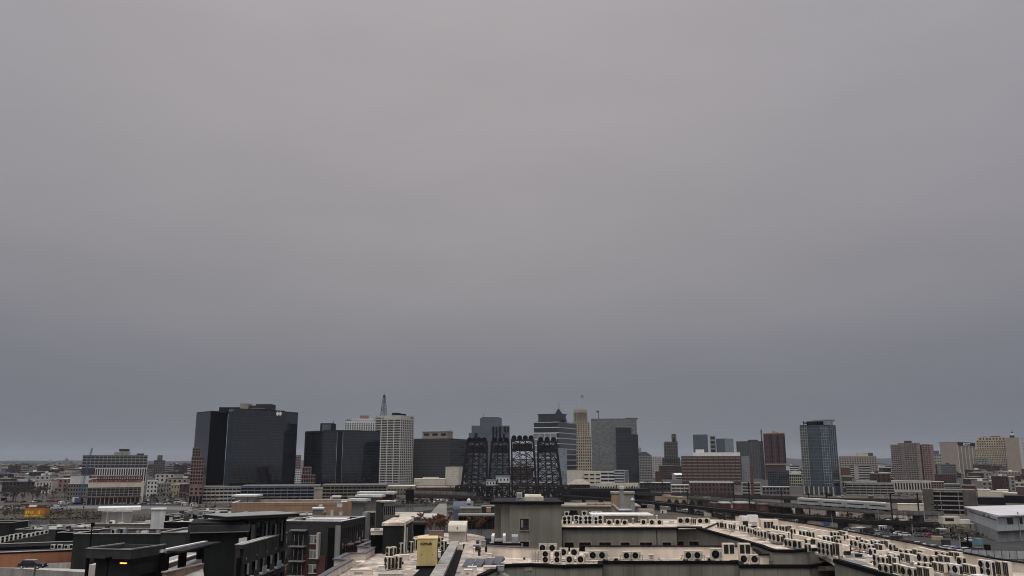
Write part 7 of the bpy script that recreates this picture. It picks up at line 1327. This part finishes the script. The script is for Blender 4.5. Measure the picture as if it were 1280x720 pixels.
for (a, y0, y1, D_, lb, hd) in ((136, 696, 745, 84, 'black street lamp with round head before the stair kiosk', 1), (115.5, 655.5, 700, 112, 'slim black light pole with square head left of stair kiosk', 0)):
    p = P(a, y0, D_); t = thing('street_lamp', lb, 'street lamp', (p.x, p.y, 0)); MB().tube((0, 0, 0), (0, 0, p.z - .3), .12, .08, 8).build('pole', 'black', t)
    if hd: MB().tube((0, 0, p.z - .45), (0, 0, p.z - .05), .16, .34, 12).build('lamp_head', 'black', t); MB().tube((0, 0, p.z - .05), (0, 0, p.z + .05), .34, .2, 12).build('cap', 'black', t)
    else: MB().box(-.12, .22, -.15, .15, p.z - .3, p.z + .2).build('lamp_head', 'black', t)
# parking deck with car and brown building
bw_ = tower('brown_stucco_building', 'long orange-brown stucco wall building at lower left behind parking ramp', 'building', -60, 111, 113, 688.3, 176, -2, wall='brown_stucco', roof='roof_dark', deep=20, yr=695, parapet=.3, pmat='black_coping', zb=0)
pd = thing('parking_ramp', 'concrete parking ramp deck with stained parapets at lower left', 'parking ramp', (tx(50, 710) * 160, 160, 0)); o = pd.location
A = P(-60, 704.5, 158); B_ = P(112, 713, 158); zc = lambda a: 0
b = MB(); q = [P(-60, 711, 156), P(122, 716, 156), P(122, 711, 172), P(-60, 708, 172)]; b.add([(p.x - o.x, p.y - o.y, p.z) for p in q] + [(p.x - o.x, p.y - o.y, p.z - .5) for p in q], [(0, 1, 2, 3), (7, 6, 5, 4), (0, 4, 5, 1), (1, 5, 6, 2), (2, 6, 7, 3), (3, 7, 4, 0)]); b.build('deck', 'conc_lt', pd)
def par(nm, a0, y0, a1, y1, D_, hh, m): A = P(a0, y0, D_) - o; B_ = P(a1, y1, D_) - o; z = Vector((0, 0, hh / 2)); MB().bar(A - z, B_ - z, .35, hh).build(nm, m, pd)
par('front_parapet', -60, 706, 112, 715.5, 154.5, 9.0, 'conc'); par('back_parapet', 52, 704.5, 122, 702, 171, 1.6, 'conc'); par('panel_joint', 42, 707, 43, 707.1, 154.2, 6, 'conc_dk'); MB().box(*(P(113, 712, 150).x - o.x - .4, P(113, 712, 150).x - o.x + 2.2, -10, -2, 0, zat(706, 150))).build('end_pier', 'conc_lt', pd)
cloc = P(25, 710, 160); c = put_car('black', 'car', (cloc.x, cloc.y, P(40, 710, 160).z), math.radians(-91), None, False, None) if False else None
c = car_proto('parked_car', 4.6, 1.5, 'car_black'); c.location = (cloc.x, 160, zat(710.6, 160)); c.rotation_euler.z = math.radians(-92); tag(c, 'dark hatchback car with pale roof on the concrete parking ramp', 'car'); c.name = 'parked_car'
for ch_ in c.children:
    if ch_.name.startswith('roof'): ch_.data.materials[0] = MATS['car_silver']
# roofs at far left: table of (label, xl, xr, ytop, D, depth, wall, roof)
for (lb, xl, xr, yt, D_, dp_, wm, rm, zb0) in (
    ('dark block at left edge with vertical seam below riverside field', -40, 12, 655, 260, 10, 'dark_stucco', 'black_coping', 0),
    ('low dark building under a pale tan roof, left one of two', 19, 70, 663.3, 235, 18, 'dark_fascia', 'conc', 0),
    ('low dark building under a pale blue-grey roof, right one of two', 71, 120, 660.5, 240, 16, 'black', 'conc_lt', 0),
    ('black fascia strip building ending before the grey-roofed strip', 70, 147, 663.5, 205, 4, 'black', 'black_coping', 0),
    ('grey flat roof wing behind dark parapet at left', 72, 146, 667.5, 195, 8, 'black', 'roof_grey', 0),
    ('dark wall building with thin pale top line behind the stair kiosk', 92, 202, 669.5, 168, 12, 'dark_stucco', 'roof_dark', 0),
    ('charcoal fascia block with pale top left of near-black building', 201, 232, 668, 150, 10, 'dark_fascia', 'grey_mid', 0),
    ('long tan-grey parapet building behind the stair kiosk roofs', 118, 232, 656.5, 215, 8, 'taupe', 'roof_white', 0),
    ('long dark roof running beneath the orange-tan wall', 205, 312, 654.3, 200, 26, 'black', 'conc_lt', 0),
    ('black roofscape block between white box and orange-tan wall', 205, 285, 645.5, 235, 18, 'black', 'roof_dark', 0),
    ('charcoal parapet block rising in steps toward the garage', 235, 290, 640, 265, 12, 'black', 'grey_mid', 0),
    ('long taupe roof strip left of the balcony apartments', 345, 392, 645.5, 245, 16, 'taupe', 'roof_tan', 0),
    ('dark roof patch with pale edge left of balcony apartments', 357, 386, 652.5, 205, 10, 'black', 'conc_lt', 0)):
    w_m = (tx(xr, yt) - tx(xl, yt)) * D_; x0 = tx(xl, yt) * D_; z1_ = zat(yt, D_); r = thing('flat_roof_building', lb, 'building', (x0, D_, zb0))
    MB().box(0, w_m, 0, dp_, 0, z1_).build('wall', wm, r); MB().box(.3, w_m - .3, .3, dp_ - .3, z1_, z1_ + .03).build('roof', rm, r)
    pb = MB(); pb.box(-.05, w_m + .05, -.06, .3, z1_ - .001, z1_ + .3); pb.box(-.05, w_m + .05, dp_ - .3, dp_ + .05, z1_ - .001, z1_ + .3); pb.box(-.05, .3, .3, dp_ - .3, z1_ - .001, z1_ + .3); pb.box(w_m - .3, w_m + .05, .3, dp_ - .3, z1_ - .001, z1_ + .3); pb.build('parapet', wm, r); cb = MB(); cb.box(-.1, w_m + .1, -.12, .22, z1_ + .3, z1_ + .4); cb.box(-.1, w_m + .1, dp_ - .22, dp_ + .1, z1_ + .3, z1_ + .4); cb.box(-.1, .2, .22, dp_ - .22, z1_ + .3, z1_ + .4); cb.box(w_m - .2, w_m + .1, .22, dp_ - .22, z1_ + .3, z1_ + .4); cb.build('coping', 'conc_lt', r)
    OCC.append((xl, xr, yt, D_, x0, D_, 10))
    if w_m > 9:
        for q in range(max(3, int(w_m / 1.6))):
            if R.random() < .7: xx = R.uniform(.06, .9) * w_m; s_ = R.uniform(.5, 1.3); u = MB().box(xx, min(w_m - .4, xx + s_), dp_ * .3, dp_ * .3 + s_ * .8, z1_ + .031, z1_ + .031 + R.uniform(.5, 1.1)).build('roof_curb', R.choice(['ac_white', 'galv', 'conc_lt', 'charcoal']), r)
sd = tower('dark_slope_wing', 'long black roof edge sloping up from left edge to the kiosk', 'building', -60, 90, 91, 683, 182, 8, zb=0, wall='black', roof='black_coping', deep=6, yr=680)
for i in range(9): ac(66 + i * 8 + (4 if i > 5 else 0) + JT(-1, 1), 686.5, zat(687.8, 178) + .05, 0, JT(-.3, .3), 'along top of the orange-brown stucco wall', 1, colr='ac_white', s=.95)
for i in range(11): ac(3 + i * 5.5, 679 - i * 1.15, zat(680 - i * 1.0, 205), i < 5, 1.2 + JT(-.3, .3), 'on the dark roof at far left', 1, colr='ac_white', s=1.0)
gb = tower('white_roofed_box', 'grey panelled rooftop box with overhanging white roof at left', 'penthouse', 127, 165, 166.5, 639.5, 222, -1, zb=9, wall='grey_mid', roof='roof_white', deep=7, yr=645)
w, h = gb['w'], gb['h']; MB().box(-w - 1.0, 1.9, -.9, 8, h + .36, h + 1.1).build('roof_slab', 'roof_white', gb)
for q in (.18, .68): MB().box(-w * (1 - q) - .06, -w * (1 - q) + .06, -.08, .01, 1, h - .03).build('downpipe', 'white_wall', gb)
wbx = tower('white_corrugated_box', 'white corrugated rooftop box right of white-roofed grey box', 'penthouse', 189, 206.5, 208, 637.3, 215, 2, zb=8, wall='white_metal', roof='white_metal', deep=4, yr=645); MB().box(-wbx['w'] * .85, -wbx['w'] * .5, -.05, .02, wbx['h'] - 3.0, wbx['h'] - 2.6).data if 0 else None
b = MB(); rr = random.Random(3)
for i in range(26):
    a = rr.uniform(210, 285); y_ = rr.uniform(643, 652); D_ = 215; p = P(a, y_, D_ + rr.uniform(-4, 10)); w_ = rr.uniform(.6, 1.6); r = thing('roof_clutter_box', 'small rooftop service box', 'roof box', p, rr.uniform(-.3, .3), 'service boxes on the black roofscape', 'on the black roofscape'); MB().box(0, w_, 0, w_, -1, rr.uniform(.2, .7)).build('box', rr.choice(['charcoal', 'galv', 'conc_lt', 'grey_mid', 'black']), r); MB().box(-.05, w_ + .05, -.05, w_ + .05, .7, .76).build('lid', 'grey_mid', r)
gc = thing('hut_roof_box', 'grey white-roofed hut before the garage at centre left', 'hut', (tx(293, 630) * 280, 280, zat(634, 280))); w_ = (tx(316, 630) - tx(293, 630)) * 280; hh_ = zat(618.5, 280) - zat(634, 280); MB().box(0, w_, 0, 6, 0, hh_ - .5).build('wall', 'grey_mid', gc); MB().box(-.8, w_ + 1.2, -.8, 6.8, hh_ - .5, hh_).build('roof', 'roof_white', gc); MB().box(w_ * .7, w_ * .72, -.06, .0, 0, hh_ - .6).build('downpipe', 'charcoal', gc); MB().box(1, w_ - 1, 1, 5, -zat(634, 280), -.01).build('lower_wall', 'taupe', gc)
for (a, y_, D_, w_, h_, m_, lb) in ((421, 634, 265, 1.6, 1.2, 'white_wall', 'small white roof unit on orange-tan building'), (412.5, 625, 292, 1.4, 1.2, 'white_wall', 'white box beside the olive stair tower'), (413, 645, 230, .6, 1.6, 'white_wall', 'thin white roof pipe above canopy of the balcony apartments'), (424, 644, 230, .8, .9, 'white_wall', 'tiny white roof unit above canopy of the balcony apartments'), (396, 633.5, 268, 1.8, .9, 'roof_white', 'small pale roof curb on the orange-tan wall')):
    r = thing('roof_unit', lb, 'roof unit', P(a, y_, D_)); MB().box(0, w_, 0, 1, 0, h_).build('box', m_, r); MB().box(-.05, w_ + .05, -.05, 1.05, h_, h_ + .08).build('lid', 'grey_mid', r)
# ================================================================== LABEL ORDINALS
ORD = ['first', 'second', 'third', 'fourth', 'fifth', 'sixth', 'seventh', 'eighth', 'ninth', 'tenth', 'eleventh', 'twelfth']
def ordw(i): return ORD[i] if i < 12 else f'{i + 1}{"st" if (i + 1) % 10 == 1 and i != 10 else "nd" if (i + 1) % 10 == 2 else "rd" if (i + 1) % 10 == 3 else "th"}'
cl = {}
for o_, lb, pl in CL: cl.setdefault((lb, pl), []).append(o_)
for (lb, pl), os_ in cl.items():
    os_.sort(key=lambda o: proj(*o.location)[0])
    for i, o_ in enumerate(os_):
        o_['label'] = (lb + ' ' + pl) if len(os_) == 1 else f'{lb}, {ordw(i)} from left {pl}'
for o_ in bpy.data.objects:
    if 'label' in o_ and not 4 <= len(o_['label'].split()) <= 16: print('LABEL', o_['label'])
    for k in ('w', 'd', 'h'):
        if k in o_: del o_[k]

SK = [(120,123,129),(122,124,131),(130,130,136),(143,141,144),(156,152,154),(168,163,165),(175,170,172)]
HAZE = 0.000035; EXPO = 0.0
# ================================================================== SKY, LIGHT, HAZE, CAMERA
SUN_EL = 70; SUN_AZ = 200
w = bpy.data.worlds.new('World'); sc.world = w; w.use_nodes = True; N = w.node_tree.nodes; L = w.node_tree.links; N.clear()
out = N.new('ShaderNodeOutputWorld'); sky = N.new('ShaderNodeTexSky'); sky.sky_type = 'NISHITA'; sky.sun_disc = False; sky.sun_elevation = math.radians(SUN_EL); sky.sun_rotation = math.radians(SUN_AZ); sky.dust_density = 4; sky.altitude = 30
b1 = N.new('ShaderNodeBackground'); b1.inputs[1].default_value = .05; L.new(sky.outputs[0], b1.inputs[0])
tc = N.new('ShaderNodeTexCoord'); nv = N.new('ShaderNodeVectorMath'); nv.operation = 'NORMALIZE'; L.new(tc.outputs['Generated'], nv.inputs[0]); sep = N.new('ShaderNodeSeparateXYZ'); L.new(nv.outputs[0], sep.inputs[0])
mp = N.new('ShaderNodeMapping'); mp.inputs['Scale'].default_value = (1.0, 1.0, 3.4); L.new(nv.outputs[0], mp.inputs[0])
n1 = N.new('ShaderNodeTexNoise'); n1.inputs['Scale'].default_value = 2.2; n1.inputs['Detail'].default_value = 5; n1.inputs['Roughness'].default_value = .45; L.new(mp.outputs[0], n1.inputs[0])
ds = N.new('ShaderNodeMath'); ds.operation = 'MULTIPLY_ADD'; ds.inputs[1].default_value = .06; L.new(n1.outputs[0], ds.inputs[0]); 
ad = N.new('ShaderNodeMath'); ad.operation = 'SUBTRACT'; ad.inputs[1].default_value = .03; L.new(sep.outputs[2], ad.inputs[0]); L.new(ad.outputs[0], ds.inputs[2])
cr = N.new('ShaderNodeValToRGB'); L.new(ds.outputs[0], cr.inputs[0])
def lin(r, g, b): f = lambda c: ((c / 255 + .055) / 1.055) ** 2.4 if c > 10 else c / 255 / 12.92; return (f(r), f(g), f(b), 1)
stops = [(0.0, lin(*SK[0])), (.07, lin(*SK[1])), (.12, lin(*SK[2])), (.17, lin(*SK[3])), (.26, lin(*SK[4])), (.4, lin(*SK[5])), (.52, lin(*SK[6])), (1.0, (1.9, 1.9, 1.92, 1))]
e = cr.color_ramp.elements; e[0].position = 0; e[0].color = stops[0][1]; e[1].position = 1; e[1].color = stops[-1][1]
for p, c in stops[1:-1]: q = e.new(p); q.color = c
# cool towards the sides, a little warmer in the middle
gx = N.new('ShaderNodeMapRange'); gx.inputs[1].default_value = .1; gx.inputs[2].default_value = .75; gx.inputs[3].default_value = 0; gx.inputs[4].default_value = 1
ab = N.new('ShaderNodeMath'); ab.operation = 'ABSOLUTE'; sh = N.new('ShaderNodeMath'); sh.operation = 'ADD'; sh.inputs[1].default_value = .08; L.new(sep.outputs[0], sh.inputs[0]); L.new(sh.outputs[0], ab.inputs[0]); L.new(ab.outputs[0], gx.inputs[0])
mx = N.new('ShaderNodeMix'); mx.data_type = 'RGBA'; mx.blend_type = 'MULTIPLY'; L.new(gx.outputs[0], mx.inputs[0]); L.new(cr.outputs[0], mx.inputs[6]); mx.inputs[7].default_value = (.84, .86, .92, 1)
n2 = N.new('ShaderNodeTexNoise'); n2.inputs['Scale'].default_value = 5; n2.inputs['Detail'].default_value = 6; L.new(mp.outputs[0], n2.inputs[0]); r2 = N.new('ShaderNodeMapRange'); r2.inputs[1].default_value = .3; r2.inputs[2].default_value = .7; r2.inputs[3].default_value = .972; r2.inputs[4].default_value = 1.028; L.new(n2.outputs[0], r2.inputs[0])
vs_ = N.new('ShaderNodeVectorMath'); vs_.operation = 'SCALE'; L.new(mx.outputs[2], vs_.inputs[0]); L.new(r2.outputs[0], vs_.inputs['Scale'])
b2 = N.new('ShaderNodeBackground'); b2.inputs[1].default_value = 1.0; L.new(vs_.outputs[0], b2.inputs[0])
ms = N.new('ShaderNodeMixShader'); ms.inputs[0].default_value = .94; L.new(b1.outputs[0], ms.inputs[1]); L.new(b2.outputs[0], ms.inputs[2]); L.new(ms.outputs[0], out.inputs['Surface'])
sl = bpy.data.lights.new('sun', 'SUN'); sl.energy = 1.5; sl.angle = math.radians(22); sl.color = (1, .95, .88); so = bpy.data.objects.new('sun', sl); col.objects.link(so)
az = math.radians(SUN_AZ); dv = Vector((math.sin(az) * math.cos(math.radians(SUN_EL)), math.cos(az) * math.cos(math.radians(SUN_EL)), math.sin(math.radians(SUN_EL)))); so.rotation_euler = dv.to_track_quat('Z', 'Y').to_euler(); so.location = (0, 0, 300)
if HAZE:
    hm = bpy.data.materials.new('haze'); hm.use_nodes = True; nt = hm.node_tree; nt.nodes.clear(); o_ = nt.nodes.new('ShaderNodeOutputMaterial'); v = nt.nodes.new('ShaderNodeVolumePrincipled'); v.inputs['Density'].default_value = HAZE; v.inputs['Color'].default_value = (.82, .88, 1, 1); v.inputs['Anisotropy'].default_value = .1; nt.links.new(v.outputs[0], o_.inputs['Volume'])
    MATS['haze'] = hm; hb_ = MB().box(-9200, 9200, -400, 12200, -1, 190).build('haze', 'haze'); hb_['kind'] = 'stuff'
cam = bpy.data.cameras.new('camera'); cam.sensor_width = 36; cam.lens = F / 1280 * 36; cam.clip_end = 40000; cam.clip_start = .5
co = bpy.data.objects.new('camera', cam); col.objects.link(co); co.location = (0, 0, H); co.rotation_euler = (math.pi / 2 + TH, 0, 0); sc.camera = co
sc.view_settings.view_transform = 'Standard'; sc.view_settings.look = 'None'; sc.view_settings.exposure = EXPO; sc.view_settings.gamma = 1; sc.view_settings.use_curve_mapping = False
sc.cycles.pixel_filter_type = 'BLACKMAN_HARRIS'; sc.cycles.filter_width = 1.05; sc.cycles.max_bounces = 5; sc.cycles.volume_bounces = 0; sc.cycles.use_denoising = True
